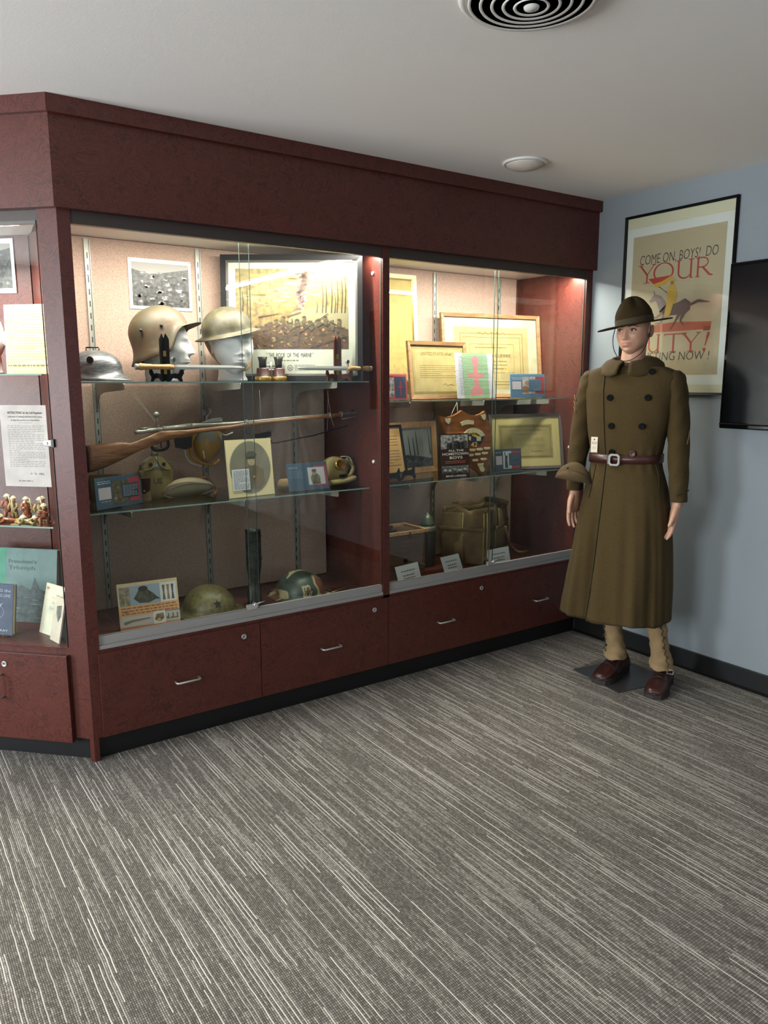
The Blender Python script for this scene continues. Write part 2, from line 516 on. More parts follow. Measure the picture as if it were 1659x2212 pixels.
    def ell(s, cx, cz, rx, rz, col, lay=1, mi=0, n=20):
        return s.poly([(cx + rx * math.cos(2 * PI * i / n), cz + rz * math.sin(2 * PI * i / n)) for i in range(n)], col, lay, mi)

    def words(s, x0, z0, x1, z1, n, col, lay=2, mi=0, fill=0.45, ragged=True, wl=0.012):
        """n lines of print too small to read: rows of short word-length bars."""
        st = (z1 - z0) / n
        for i in range(n):
            z = z1 - st * (i + 0.5)
            x = x0; end = x1 if not ragged or i % 5 != 4 else x0 + (x1 - x0) * rnd.uniform(.3, .8)
            while x < end - wl * .3:
                w = min(rnd.uniform(.5, 1.6) * wl, end - x)
                s.rect(x, z - st * fill / 2, x + w, z + st * fill / 2, col, lay, mi)
                x += w + wl * .3
        return s

    def build(s, name, mats, parent=None, sub=0, solid=None, sub_simple=False, merge=0.0):
        if merge: bmesh.ops.remove_doubles(s.bm, verts=s.bm.verts, dist=merge)
        me = bpy.data.meshes.new(name)
        s.bm.normal_update()
        s.bm.to_mesh(me); s.bm.free()
        if not isinstance(mats, (list, tuple)): mats = [mats]
        for k in mats: me.materials.append(k)
        o = bpy.data.objects.new(name, me)
        C.objects.link(o)
        if solid:
            md = o.modifiers.new('solid', 'SOLIDIFY'); md.thickness = solid; md.offset = 0
        if sub:
            md = o.modifiers.new('sub', 'SUBSURF'); md.levels = sub; md.render_levels = sub
        if parent: o.parent = parent
        return o


def tag(o, label, cat, group=None, kind=None):
    o['label'] = label; o['category'] = cat
    if group: o['group'] = group
    if kind: o['kind'] = kind
    return o


def thing(name, label, cat, loc=(0, 0, 0), rot=(0, 0, 0), group=None):
    o = bpy.data.objects.new(name, None)
    C.objects.link(o)
    o.empty_display_size = 0.05
    o.location = loc; o.rotation_euler = rot
    return tag(o, label, cat, group)


def struct(name, mb, mats):
    o = mb.build(name, mats)
    o['kind'] = 'structure'
    return o


def dup(root, label, loc=None, rot=None, group=None):
    """a copy of a thing together with copies of its parts and sub-parts."""
    r = root.copy(); C.objects.link(r)
    if loc is not None: r.location = loc
    if rot is not None: r.rotation_euler = rot
    r['label'] = label
    if group: r['group'] = group
    for ch in list(root.children):
        c = ch.copy(); C.objects.link(c); c.parent = r
        for g in ch.children:
            d = g.copy(); C.objects.link(d); d.parent = c
    return r


def catmull(pts, k=6):
    pts = [Vector(p) for p in pts]; out = []
    for i in range(len(pts) - 1):
        p0, p1, p2, p3 = pts[max(i - 1, 0)], pts[i], pts[i + 1], pts[min(i + 2, len(pts) - 1)]
        for j in range(k):
            t = j / k
            out.append(0.5 * ((2 * p1) + (p2 - p0) * t + (2 * p0 - 5 * p1 + 4 * p2 - p3) * t * t + (3 * p1 - p0 - 3 * p2 + p3) * t ** 3))
    out.append(pts[-1])
    return out
# ================================================================ THE SETTING
DK = 0.447          # deck of the case
FL = 2.036          # top of the glass opening
X0, X1R, Y0, Y1R = -4.2, WX, -6.0, 0.62

m = MB(); m.box(X0 - .1, Y0 - .1, -0.05, X1R + .1, 2.2, 0.0); struct('floor', m, M['carpet'])
m = MB(); m.box(X0 - .1, Y0 - .1, H, X1R + .1, 2.2, H + 0.05); struct('ceiling', m, M['ceil'])
m = MB(); m.box(X1R, Y0, 0, X1R + 0.1, 2.2, H); struct('wall_right', m, M['wall'])
m = MB(); m.box(X0, 2.1, 0, X1R, 2.2, H); struct('wall_back', m, M['wall'])


def wall_with_holes(name, axis, pos, a0, a1, holes, lo, hi):
    """wall across the room with window openings between the given ends"""
    m = MB()
    def bx(a, b, z0, z1):
        if axis == 'x': m.box(pos - .1, a, z0, pos, b, z1)
        else: m.box(a, pos - .1, z0, b, pos, z1)
    cur = a0
    for h0, h1 in holes:
        bx(cur, h0, 0, H); bx(h0, h1, 0, lo); bx(h0, h1, hi, H); cur = h1
    bx(cur, a1, 0, H)
    return struct(name, m, M['panelling'])


wall_with_holes('wall_left', 'x', X0, Y0, 2.1, [(-2.75, -1.15), (0.0, 1.1)], 0.5, 2.2)
wall_with_holes('wall_front', 'y', Y0, X0, X1R, [(-0.95, 1.35)], 0.5, 2.2)
for nm, a, b in (('window_1', -2.75, -1.15), ('window_2', 0.0, 1.1)):
    m = MB()
    for z in (0.5, 2.16): m.box(X0 - .08, a, z, X0 - .03, b, z + .04)
    for y in (a, (a + b) / 2 - .02, b - .04): m.box(X0 - .08, y, .54, X0 - .03, y + .04, 2.16)
    m.box(X0 - .062, a, .54, X0 - .056, b, 2.16, mi=1)
    struct(nm, m, [M['white'], M['glass']])
m = MB()
for z in (0.5, 2.16): m.box(-0.95, Y0 - .08, z, 1.35, Y0 - .03, z + .04)
for x in (-0.95, .18, 1.31): m.box(x, Y0 - .08, .54, x + .04, Y0 - .03, 2.16)
m.box(-.95, Y0 - .062, .54, 1.35, Y0 - .056, 2.16, mi=1)
w2 = struct('window_3', m, [M['white'], M['glass']])

m = MB()
bt = 0.012
m.box(WX - bt, Y0, 0, WX, 0.02, 0.102, bev=0.002)
m.tube([(WX - bt, Y0, 0.006), (WX - bt, 0.02, 0.006)], 0.008, 8)
struct('baseboard_right', m, M['black'])

# ---- ceiling things
vc = Vector((0.9113, -1.305, 2.44))
vc = PZ(1148, 20, 2.405)
t = thing('ceiling_vent', 'round white ceiling air diffuser of concentric rings', 'vent', (vc.x, vc.y, 2.44))
VR = 0.184
m = MB()
m.lathe([(VR * .93, -0.002), (VR, -0.001), (VR * 1.0, -0.006), (VR * .96, -0.014), (VR * .90, -0.012), (VR * .88, -0.003)], n=72)
m.build('outer_ring', M['white'], t)
for k in range(5):
    r = VR * (0.87 - 0.155 * k)
    m = MB()
    dz = -0.004 - 0.003 * k
    m.lathe([(r, dz - .014), (r - .002, dz - .017), (r - .010, dz - .013), (r - .023, dz), (r - .022, dz + .001), (r - .009, dz - .009), (r, dz - .014)], n=64)
    m.build('cone_ring', M['white'], t)
m = MB(); m.lathe([(0.0, -0.036), (0.018, -0.035), (0.02, -0.03), (0.028, -0.028), (0.03, -0.02), (0.012, -.005), (0, -0.003)], n=32); m.build('center_knob', M['white'], t)
m = MB()
for a in (0.6, 2.7, 4.8):
    m.tube([(0.02 * math.cos(a), .02 * math.sin(a), -.004), (VR * .9 * math.cos(a), VR * .9 * math.sin(a), -.004)], 0.004, 6)
m.build('spoke', M['white'], t)
m = MB(); m.lathe([(0, -0.001), (VR * .9, -0.001), (VR * .9, -.0005), (0, -.0005)], n=48); m.build('duct_opening', M['duct'], t)

dc = PZ(1134, 351, 2.44)
t = thing('ceiling_downlight', 'small round white dome downlight, unlit, near the case crown', 'ceiling light', (dc.x, dc.y, 2.44))
m = MB(); m.lathe([(0.098, 0), (0.1, -0.004), (0.096, -0.009), (0.086, -0.010), (0.084, -.006)], n=56); m.build('trim_ring', M['white'], t)
m = MB(); m.lathe([(0.086, -0.006), (0.08, -0.014), (0.062, -0.024), (0.035, -0.031), (0.0, -0.034)], n=56); m.build('dome', M['dome'], t)

t = thing('ceiling_lamp', 'square lit ceiling troffer behind the viewer', 'ceiling light', (-0.6, -3.9, 2.44))
m = MB(); m.box(-.6, -.3, -.012, .6, .3, 0); m.build('frame', M['white'], t)
m = MB(); m.box(-.56, -.26, -.0135, .56, .26, -.012); m.build('diffuser', M['troffer'], t)

# ---- poster on the blue wall
def frame_mb(w, h, fwid, d, bev=0.002, z0=0.0, inner=None):
    m = MB()
    o = [(-w / 2, z0), (w / 2, z0), (w / 2, z0 + h), (-w / 2, z0 + h)]
    i = [(-w / 2 + fwid, z0 + fwid), (w / 2 - fwid, z0 + fwid), (w / 2 - fwid, z0 + h - fwid), (-w / 2 + fwid, z0 + h - fwid)]
    for k in range(4):
        j = (k + 1) % 4
        A, B, Cc, D = o[k], o[j], i[j], i[k]
        # slightly proud outer lip sloping to the inner lip
        ys = (-d, -d, -d * .72, -d * .72)
        q = [m.v((p[0], y, p[1])) for p, y in zip((A, B, Cc, D), ys)]
        b = [m.v((p[0], 0, p[1])) for p in (A, B, Cc, D)]
        m._f(q); m._f([b[0], b[1], q[1], q[0]]); m._f([q[3], q[2], b[2], b[3]]); m._f(list(reversed(b)))
    return m


R90 = math.radians(-90)       # faces -X (on the right wall)
pTL, pTR = PX(1352, 467, WX - .02), PX(1591, 420, WX - .02)
pBR = PX(1555, 854, WX - .02)
pw = abs(pTL.y - pTR.y); ph = pTR.z - pBR.z
pcy = (pTL.y + pTR.y) / 2 - .004
t = thing('framed_poster', 'framed recruiting poster reading COME ON, BOYS! DO YOUR DUTY! on blue wall', 'poster', (WX - 0.001, pcy, pBR.z), (0, 0, R90))
pw, ph = pw + .012, ph
frame_mb(pw, ph, .012, .02).build('frame', M['satin'], t)
m = MB()
m.box(-pw / 2 + .01, -.008, .01, pw / 2 - .01, -.002, ph - .01, col=rgb(205, 198, 170))
m.M = Matrix.Translation((0, -.008, 0))
mx = .028; mb_, mt_ = .05, .055
m.rect(-pw / 2 + .014, mb_, pw / 2 - .014, ph - mt_ - .01, rgb(212, 212, 206), 1)
Lx, Rx, Bz, Tz = -pw / 2 + .053, pw / 2 - .05, .098, ph - .108
m.rect(Lx, Bz, Rx, Tz, rgb(176, 160, 130), 2)
aw, ah = Rx - Lx, Tz - Bz
def A(a, b): return (Lx + a * aw, Bz + b * ah)
RED, BLK = rgb(158, 52, 38), rgb(46, 38, 36)
# lettering in thick and thin strokes with serifs
def letter(ch, x, z, w, h, col, th, lay=4):
    tn = th * .45
    def S(pts, ww): m.stroke([(x + a * w, z + b * h) for a, b in pts], ww, col, lay)
    def serif(a, b, l=.28):
        S([(a - l / 2, b), (a + l / 2, b)], tn)
    arc = lambda cx, cz, rx, rz, a0, a1, n=20: [(cx + rx * math.cos(math.radians(a0 + (a1 - a0) * i / n)), cz + rz * math.sin(math.radians(a0 + (a1 - a0) * i / n))) for i in range(n + 1)]
    if ch == 'Y': S([(0.05, 1), (.5, .45)], th); S([(.95, 1), (.5, .45)], tn); S([(.5, .47), (.5, 0)], th); serif(.08, 1, .3); serif(.92, 1, .26); serif(.5, 0, .36)
    if ch in 'O0':
        pts = arc(.5, .5, .5, .5, 0, 360, 36); ww = [tn + (th - tn) * abs(math.cos(2 * PI * i / 36)) for i in range(37)]
        S(pts, ww)
    if ch == 'U': S([(.15, 1), (.15, .35)], th); S(arc(.48, .35, .33, .33, 180, 360), [th + (tn - th) * i / 20 for i in range(21)]); S([(.81, .35), (.81, 1)], th); serif(.15, 1); serif(.81, 1); serif(.84, 0.02, .2); S([(.81, .4), (.81, 0)], th)
    if ch == 'R': S([(.15, 0), (.15, 1)], th); S([(.15, 1)] + arc(.42, .75, .36, .25, 90, -90, 14) + [(.15, .5)], tn * 1.4); S([(.45, .5), (.9, .06), (1.12, .02)], [th, th, tn]); serif(.15, 0); serif(.15, 1)
    if ch == 'D': S([(.12, 0), (.12, 1)], th); S([(.12, 1)] + arc(.4, .5, .52, .5, 90, -90, 18) + [(.12, 0)], th * .8)
    if ch == 'T': S([(.5, 0), (.5, 1)], th); S([(0, .98), (1, .98)], tn * 1.3); S([(0, 1), (-.03, .88)], tn); S([(1, 1), (1.03, .88)], tn); serif(.5, 0, .36)
    if ch == '!': S([(.62, 1.0), (.35, .25)], [th * 1.5, tn]); m.ell(x + .3 * w, z + .06 * h, th * .9, th * .9, col, lay)
hx = .095
def row(s_, b, h, col, th, spans):
    for ch, a0, a1 in spans:
        p, q = A(a0, b), A(a1, b); letter(ch, p[0], p[1], q[0] - p[0], h * ah, col, th)
row('', .665, .125, RED, .0095, [('Y', .09, .27), ('O', .26, .47), ('U', .50, .70), ('R', .71, .87)])
row('', .165, .125, RED, .0095, [('D', .04, .20), ('U', .22, .38), ('T', .42, .62), ('Y', .62, .80), ('!', .82, .93)])
p = A(.09, .795); m.text('COME ON, BOYS!  DO', p[0], p[1], width=aw * .84, height=.05, col=BLK, eps=.0014, shear=.12, bold=-.012)
p = A(.05, .105); m.text('ENLISTING NOW !', p[0], p[1], width=aw * .86, height=.044, col=BLK, eps=.0014, shear=.1, bold=-.012)
# plain running horse with a rider and a pennant, red wall under it
m.poly([A(.12, .305), A(.9, .31), A(.91, .36), A(.5, .372), A(.14, .35)], rgb(170, 80, 56), 4)
m.poly([A(.83, .30), A(.9, .30), A(.9, .33), A(.83, .33)], rgb(140, 62, 44), 5)
HB, YL = rgb(78, 58, 54), rgb(190, 150, 52)
m.poly([A(.34, .455), A(.42, .50), A(.54, .505), (A(.62, .53)), A(.68, .50), A(.68, .45), A(.62, .42), A(.5, .42), A(.38, .42)], HB, 5)
m.poly([A(.36, .44), A(.43, .50), A(.36, .56), A(.28, .58), A(.22, .535), A(.24, .52), A(.3, .53)], rgb(128, 108, 108), 5)
m.stroke([A(.28, .575), A(.27, .60)], .004, HB, 5)
m.stroke([A(.67, .48), A(.76, .505), A(.88, .49)], [.012, .016, .003], HB, 6)
m.stroke([A(.62, .44), A(.58, .38), A(.62, .345)], [.022, .01, .004], HB, 6)
m.stroke([A(.57, .43), A(.53, .38), A(.48, .32)], [.02, .009, .004], HB, 6)
m.stroke([A(.38, .44), A(.31, .41), A(.25, .42)], [.018, .009, .004], rgb(128, 108, 108), 6)
m.stroke([A(.40, .43), A(.36, .37), A(.30, .37)], [.018, .008, .004], rgb(128, 108, 108), 6)
m.poly([A(.42, .50), A(.52, .50), A(.53, .57), A(.50, .635), A(.44, .635), A(.42, .57)], YL, 7)
m.poly([A(.42, .51), A(.50, .51), A(.47, .43), A(.42, .40), A(.40, .42)], YL, 8)
m.ell(*A(.47, .65), .010, .013, rgb(150, 104, 70), 8); m.ell(*A(.47, .664), .022, .005, YL, 9); m.ell(*A(.47, .672), .009, .011, YL, 10)
m.stroke([A(.42, .58), A(.21, .685)], .004, HB, 5)
m.poly([A(.2, .69), A(.47, .70), A(.36, .665), A(.26, .65)], rgb(168, 52, 34), 7)
m.poly([A(.26, .65), A(.36, .665), A(.47, .70), A(.40, .64), A(.29, .625)], YL, 7)
m.M = Matrix.Identity(4)
m.build('poster_print', M['prt'], t)
m = MB(); m.box(-pw / 2 + .012, -.0145, .012, pw / 2 - .012, -.0125, ph - .012); m.build('glass', M['glass'], t)

# ---- television
q0, q1, q2 = PX(1583, 569, WX - .06), PX(1559, 923, WX - .06), PX(1659, 934, WX - .06)
tz1, tz0 = q0.z, q1.z - .004
t = thing('television', 'large black flat television mounted on the blue wall', 'television', (WX - 0.03, q0.y - .62 + .002, tz0), (0, 0, R90))
tw, thh = 1.24, tz1 - tz0
m = MB(); m.box(-tw / 2, -.045, 0, tw / 2, 0, thh, bev=.006)
m.box(-tw / 2 + .2, 0, .2, tw / 2 - .2, .028, thh - .2)
m.build('housing', M['gloss'], t)
m = MB(); m.box(-tw / 2 + .016, -.0465, .03, tw / 2 - .016, -.045, thh - .018); m.build('screen', plain('dark_screen', rgb(10, 12, 14), 0.16, spec=0.6), t)
m = MB(); m.tube([(-tw / 2 + .003, -.046, .022), (tw / 2 - .003, -.046, .022)], .004, 8); m.build('lower_trim', M['satin'], t)

# ---- white dress on a stand near the right wall behind the viewer, it shows as a reflection in the case glass
dp = Vector((2.36, -2.75, 0))
t = thing('dress_form', 'white pleated dress on a dress form, reflected in the case glass', 'dress form', dp, (0, 0, math.radians(30)))
m = MB(); rings = []
for z, rx, ry, pl in ((.42, .36, .34, .018), (.60, .31, .29, .017), (.85, .24, .22, .013), (1.02, .17, .15, .006), (1.12, .125, .105, 0), (1.22, .15, .12, 0), (1.34, .165, .125, 0), (1.42, .15, .10, 0), (1.47, .10, .07, 0)):
    rings.append([((rx + pl * math.cos(j * 2 * PI / 6)) * math.cos(2 * PI * j / 120), (ry + pl * math.cos(j * 2 * PI / 6)) * math.sin(2 * PI * j / 120), z) for j in range(120)])
m.loft(rings); m.build('dress', M['cloth'], t)
for s_ in (-1, 1):
    m = MB(); m.tube([(s_ * .13, 0, 1.40), (s_ * .20, 0, 1.28), (s_ * .215, 0, 1.14)], [.055, .062, .058], 20); m.build('sleeve', M['cloth'], t)
m = MB(); m.lathe([(.05, 1.46), (.048, 1.56), (.03, 1.58), (0, 1.585)], n=24); m.build('neck_block', M['black'], t)
m = MB(); m.lathe([(0, 0), (.2, 0), (.2, .015), (.03, .03), (.018, .05), (.018, .5), (0, .5)], n=32); m.build('stand', M['black'], t)
# ================================================================ THE DISPLAY CASE
T8 = math.tan(math.radians(22.5))
XM0, XM1 = 1.385, 1.4214
JX = [0.037, 0.7231, 1.4079, 2.0942, 2.7921]
S1, S2, R1 = 1.483, 0.974, 1.386
case = thing('display_case', 'long cherry wood display case with four glass doors and drawers', 'display case', (0, 0, 0))


def pz(poly, z0, z1, mat, name, parent, m=None):
    m = m or MB()
    m.prism(poly, z0, z1, lambda a, b, d: (a, b, d))
    return m.build(name, mat, parent) if name else m


wd = M['wood']
p = .0292
m = pz([(-p * T8, -p), (WX, -p), (WX, .05), (.05 * T8, .05)], 2.0815, 2.383, wd, 'fascia', case)
p = .0494
m = pz([(-p * T8, -p), (WX, -p), (WX, .05), (.05 * T8, .05)], 2.383, 2.4395, wd, 'crown', case)
e = 1 / math.sqrt(2)
m = MB()
pz([(0, 0), (.045, 0), (.045, .03), (.012, .03), (-.077 * e + .02 * e, .077 * e + .02 * e), (-.077 * e, .077 * e)], .0974, 2.0815, 0, None, None, m)
pz([(0, 0), (.020, 0), (.020, .018), (.008, .03), (-.017 * e + .02, .017 * e + .02), (-.017 * e, .017 * e)], 0, .0974, 0, None, None, m)
m.build('corner_post', wd, case)
m = MB(); m.box(XM0, 0, .4406, XM1, .03, 2.0815); m.build('center_post', wd, case)
m = MB(); m.box(2.753, 0, .4406, WX, .03, 2.0815); m.build('end_post', wd, case)
m = MB(); m.box(.045, .0, .4406, WX, .03, .4538); m.build('bottom_rail', wd, case)
m = MB(); m.box(XM0 + .009, .03, .447, XM1 - .009, .56, 2.1); m.build('divider_panel', wd, case)
m = MB(); m.box(.014, .04, .0, .030, .58, 2.1); m.build('side_panel', wd, case)
m = MB(); m.box(2.778, .03, .0974, WX, .58, 2.1); m.build('side_panel', wd, case)
m = MB(); m.box(.03, .008, .43, 2.778, .58, .447); m.build('deck', wd, case)
m = MB(); m.box(.03, .05, 2.09, 2.778, .58, 2.105); m.build('top_panel', M['white'], case)
m = MB(); m.box(.02, .0269, 0, WX - .012, .04, .0974); m.build('toe_kick', M['black'], case)
m = MB(); m.box(.03, .557, .43, 2.778, .575, 2.1); m.build('back_board', wd, case)
for a, b in ((.034, XM0 - .004), (XM1 + .002, 2.745)):
    m = MB(); m.box(a, .54, .455, b, .556, 2.088, bev=.002); m.build('back_panel', M['panel'], case)

# slotted shelf standards
for i, x in enumerate((.23, .72, 1.20, 1.62, 2.11, 2.60)):
    m = MB()
    w = .0125
    m.box(x - w, .5375, .462, x + w, .5398, 2.08)
    m.box(x - w, .532, .462, x - w + .003, .5375, 2.08); m.box(x + w - .003, .532, .462, x + w, .5375, 2.08)
    z = .50
    while z < 2.05:
        m.box(x - .0022, .5368, z, x + .0022, .5375, z + .024, mi=1)
        z += .05
    for z in (.485, .95, 1.46, 1.93): m.sphere((x, .537, z), .005, 2, n=8)
    m.build('slotted_standard', [M['zinc'], M['black'], M['chrome']], case)

# drawers
hx_ = [.383, 1.075, 1.763, 2.455]
lx_ = [.6446, 1.326, 2.013, None]
for i in range(4):
    a, b = JX[i], JX[i + 1]
    m = MB(); m.box(a + (.0015 if i else 0), -.0101, .0974, b - .0015, .0268, .4406, bev=.0012)
    d = m.build('drawer', wd, case)
    m = MB()
    pts = [(hx_[i] - .05, -.011, .2605), (hx_[i] - .05, -.034, .2605), (hx_[i] - .044, -.04, .2605), (hx_[i] + .044, -.04, .2605), (hx_[i] + .05, -.034, .2605), (hx_[i] + .05, -.011, .2605)]
    m.tube(pts, .0042, 12); m.build('handle', M['steel'], d)
    if lx_[i]:
        m = MB(); Tm = Matrix.Translation((lx_[i], -.0101, .394)) @ Matrix.Rotation(PI / 2, 4, 'X')
        m.lathe([(0, .002), (.0075, .0025), (.0085, .0035), (.0115, .003), (.012, 0)], n=28, T=Tm)
        m.box(-.001, -.004, .0025, .001, .004, .0032, mi=1, T=Tm)
        m.build('lock', [M['steel'], M['black']], d)

# sliding glass doors, tracks, locks
for bi, (a, b, o0, o1) in enumerate(((.0455, XM0 - .0005, .690, .738), (XM1 + .0005, 2.7525, 2.083, 2.118))):
    m = MB()
    m.box(a, .002, .4545, b, .03, .470); m.box(a, .009, .470, b, .03, .505, bev=.001)
    m.build('lower_track', M['alu'], case)
    m = MB(); m.box(a, .004, FL, b, .03, 2.081); m.build('upper_track', M['trackgrey'], case)
    for k, (x0, x1, y) in enumerate(((a + .003, o1, .0215), (o0, b - .003, .0125))):
        m = MB()
        V = [(x0, y, .50), (x1, y, .50), (x1, y, FL + .01), (x0, y, FL + .01)]
        m.box(x0 + .0008, y, .50, x1 - .0008, y + .005, FL + .01, mi=0)
        g = m.build('sliding_glass_door', M['glass'], case)
        m = MB(); m.box(x0, y - .0002, .50, x0 + .0008, y + .0052, FL + .01); m.box(x1 - .0008, y - .0002, .50, x1, y + .0052, FL + .01)
        m.build('polished_edge', M['dedge'], g)
    m = MB()
    lx = o0 + .008
    m.box(lx - .03, -.001, .512, lx + .022, .0115, .528, bev=.002)
    m.tube([(lx + .006, -.018, .527), (lx + .006, .004, .527)], .009, 14)
    m.tube([(lx + .012, -.01, .530), (lx + .052, -.004, .534)], .003, 8)
    m.box(lx - .026, -.0015, .505, lx + .018, .009, .513, bev=.001)
    m.build('door_lock', M['chrome'], case)

# lamp strips behind the fascia
for a, b, pw_ in ((.05, 1.372, 36), (1.434, 2.77, 36)):
    m = MB(); m.box(a, .062, 2.068, b, .118, 2.09); m.build('lamp_housing', M['white'], case)
    m = MB(); m.box(a + .005, .066, 2.060, b - .005, .114, 2.068); m.build('lamp_diffuser', M['strip'], case)
    area('case_lamp', ((a + b) / 2, .10, 2.055), (b - a, .03), pw_, STRIP, (math.radians(8), 0, 0))
# little round clips on the divider and the side
for x, y, z in ((XM0 + .008, .09, 1.975), (XM0 + .008, .09, 1.10)):
    m = MB(); m.tube([(x - .006, y, z), (x + .002, y, z)], .008, 16); m.build('screw_cap', M['white'], case)
m = MB(); m.tube([(2.772, .1, 1.10), (2.78, .1, 1.10)], .008, 16); m.build('screw_cap', M['white'], case)

# ---- glass shelves and their brackets
def shelf(x0, x1, z, lab, y0=.105):
    m = MB(); m.box(x0, y0 + .001, z - .006, x1, .525, z)
    o = m.build('glass_shelf', M['shelfglass'])
    tag(o, lab, 'shelf', 'glass shelves in the case')
    m = MB(); m.box(x0, y0, z - .006, x1, y0 + .0011, z); m.build('front_edge', M['gedge'], o)
    return o


shelf(.05, 1.376, S1, 'glass shelf carrying the three steel helmets and two bayonets')
shelf(.05, 1.376, S2, 'glass shelf beneath the long rifle, carrying the canteen')
shelf(1.432, 2.765, R1, 'glass shelf carrying the framed certificates, upper of the right bay')
shelf(1.432, 2.765, S2, 'glass shelf carrying the wooden shield plaque')


def bracket_mesh():
    m = MB()
    poly = [(0, 0), (-.425, 0), (-.43, -.006), (-.43, -.022), (-.42, -.026), (-.12, -.040), (-.06, -.052), (-.025, -.08), (-.012, -.11), (0, -.12)]
    m.prism([(a, b) for a, b in poly], -.0015, .0015, lambda a, b, d: (d, a, b))
    m.box(-.004, -.422, -.004, .004, -.41, .0, mi=1)
    return m


br = bracket_mesh().build('arm', [M['zinc'], M['chrome']])
t0 = None
words_ = {.23: 'left', .72: 'middle', 1.20: 'right', 1.62: 'left', 2.11: 'middle', 2.60: 'right'}
for z, xs, what in ((S1, (.23, .72, 1.2), 'the helmet shelf'), (S2, (.23, .72, 1.2), 'the rifle bay shelf'), (R1, (1.62, 2.11, 2.6), 'the certificate shelf'), (S2, (1.62, 2.11, 2.6), 'the shield plaque shelf')):
    for x in xs:
        lab = 'steel shelf bracket, %s of the three under %s' % (words_[x], what)
        if t0 is None:
            t0 = thing('shelf_bracket', lab, 'bracket', (x, .535, z - .0062), group='shelf brackets')
            br.parent = t0
            mm = MB(); mm.sphere((.004, -.40, -.016), .006, n=10); mm.build('clip', M['chrome'], t0)
        else:
            dup(t0, lab, (x, .535, z - .0062))

# ================================================================ THE ANGLED WING
RW = math.radians(-45)
wing = thing('angled_display_case', 'cherry wood display case on the angled left side with hinged glass doors', 'display case', (0, 0, 0), (0, 0, RW))
LW = -1.25
p = .0292
m = pz([(LW, -p), (p * T8, -p), (-.05 * T8, .05), (LW, .05)], 2.0815, 2.383, wd, 'fascia', wing)
p = .0494
m = pz([(LW, -p), (p * T8, -p), (-.05 * T8, .05), (LW, .05)], 2.383, 2.4395, wd, 'crown', wing)
m = MB(); m.box(LW, .012, 2.036, -.077, .03, 2.0815); m.build('upper_rail', M['trackgrey'], wing)
m = MB(); m.box(LW, 0, .4406, -.077, .03, .462); m.build('bottom_rail', wd, wing)
m = MB(); pz([(LW, .012), (-.074, .012), (-.19 - .02, .14), (-.415, .45), (LW, .45)], .44, .468, 0, None, None, m); m.build('deck', wd, wing)
m = MB(); m.box(LW, .43, .468, -.413, .45, 2.08); m.build('back_panel', wd, wing)
m = MB(); pz([(LW, .012), (-.074, .012), (-.415, .45), (LW, .45)], 2.082, 2.10, 0, None, None, m); m.build('top_panel', M['white'], wing)
m = MB(); m.box(LW, .0269, 0, -.03, .04, .0974); m.build('toe_kick', M['black'], wing)
for a, b, first in ((-.3985, -.078, 1), (-.72, -.4015, 0), (-1.04, -.7235, 0)):
    m = MB(); m.box(a, -.021, .0835, b, -.001, .4406, bev=.0012); d = m.build('cabinet_door', wd, wing)
    hx2 = a + .035 if first else b - .035
    if a < -1: hx2 = a + .035
    m = MB(); m.tube([(hx2, -.021, .35), (hx2, -.044, .35), (hx2, -.05, .344), (hx2, -.05, .262), (hx2, -.044, .256), (hx2, -.021, .256)], .0042, 12)
    m.build('handle', M['steel'], d)
    if first:
        m = MB(); Tm = Matrix.Translation((a + .05, -.021, .393)) @ Matrix.Rotation(PI / 2, 4, 'X')
        m.lathe([(0, .002), (.0075, .0025), (.0085, .0035), (.0115, .003), (.012, 0)], n=28, T=Tm)
        m.box(-.001, -.004, .0025, .001, .004, .0032, mi=1, T=Tm)
        m.build('lock', [M['steel'], M['black']], d)
for a, b in ((-.66, -.083), (-1.24, -.664)):
    m = MB(); m.box(a, .0, .468, b - .001, .006, 2.045); g = m.build('glass_door', M['glass'], wing)
    m = MB(); m.box(b - .001, -.0002, .468, b, .0062, 2.045); m.build('polished_edge', M['dedge'], g)
    if b > -.1:
        m = MB(); m.box(b - .032, -.006, 1.248, b + .002, -.0005, 1.272, bev=.004)
        m.tube([(b - .02, -.009, 1.26), (b - .02, -.005, 1.26)], .006, 14)
        m.box(b + .002, -.008, 1.245, b + .012, .008, 1.275, mi=1, bev=.001)
        m.build('hinge', [M['chrome'], M['black']], g)
m = MB(); m.box(-1.1, .05, 2.055, -.2, .09, 2.08); m.build('lamp_housing', M['white'], wing)
m = MB(); m.box(-1.09, .052, 2.047, -.21, .088, 2.055); m.build('lamp_diffuser', M['strip'], wing)
area('case_lamp', (-.6, .08, 2.045), (.8, .03), 58, STRIP, (math.radians(-15), 0, 0), parent=wing)


def wshelf(z, lab):
    m = MB(); pz([(LW + .02, .045), (-.135, .045), (-.19, .14), (-.38, .38), (-.45, .42), (LW + .02, .42)], z - .006, z, 0, None, None, m)
    o = m.build('glass_shelf', M['shelfglass']); o.rotation_euler = (0, 0, RW)
    tag(o, lab, 'shelf', 'glass shelves in the case')
    m = MB(); m.box(LW + .02, .044, z - .006, -.135, .0451, z); m.build('front_edge', M['gedge'], o)


wshelf(1.513, 'glass shelf in the angled case under the yellow typed sheet')
wshelf(.934, 'glass shelf in the angled case carrying the toy soldiers')
# ================================================================ FRAMED AND PRINTED THINGS
def flat_pose(bl, br, z, y=None, tilt=10, tl=None):
    """pose of a leaning panel: bottom corners given in the photo on height z (or on depth y)"""
    a = PY(*bl, y) if y is not None else PZ(*bl, z)
    b = PY(*br, y) if y is not None else PZ(*br, z)
    return a, b


INK = rgb(70, 62, 50)


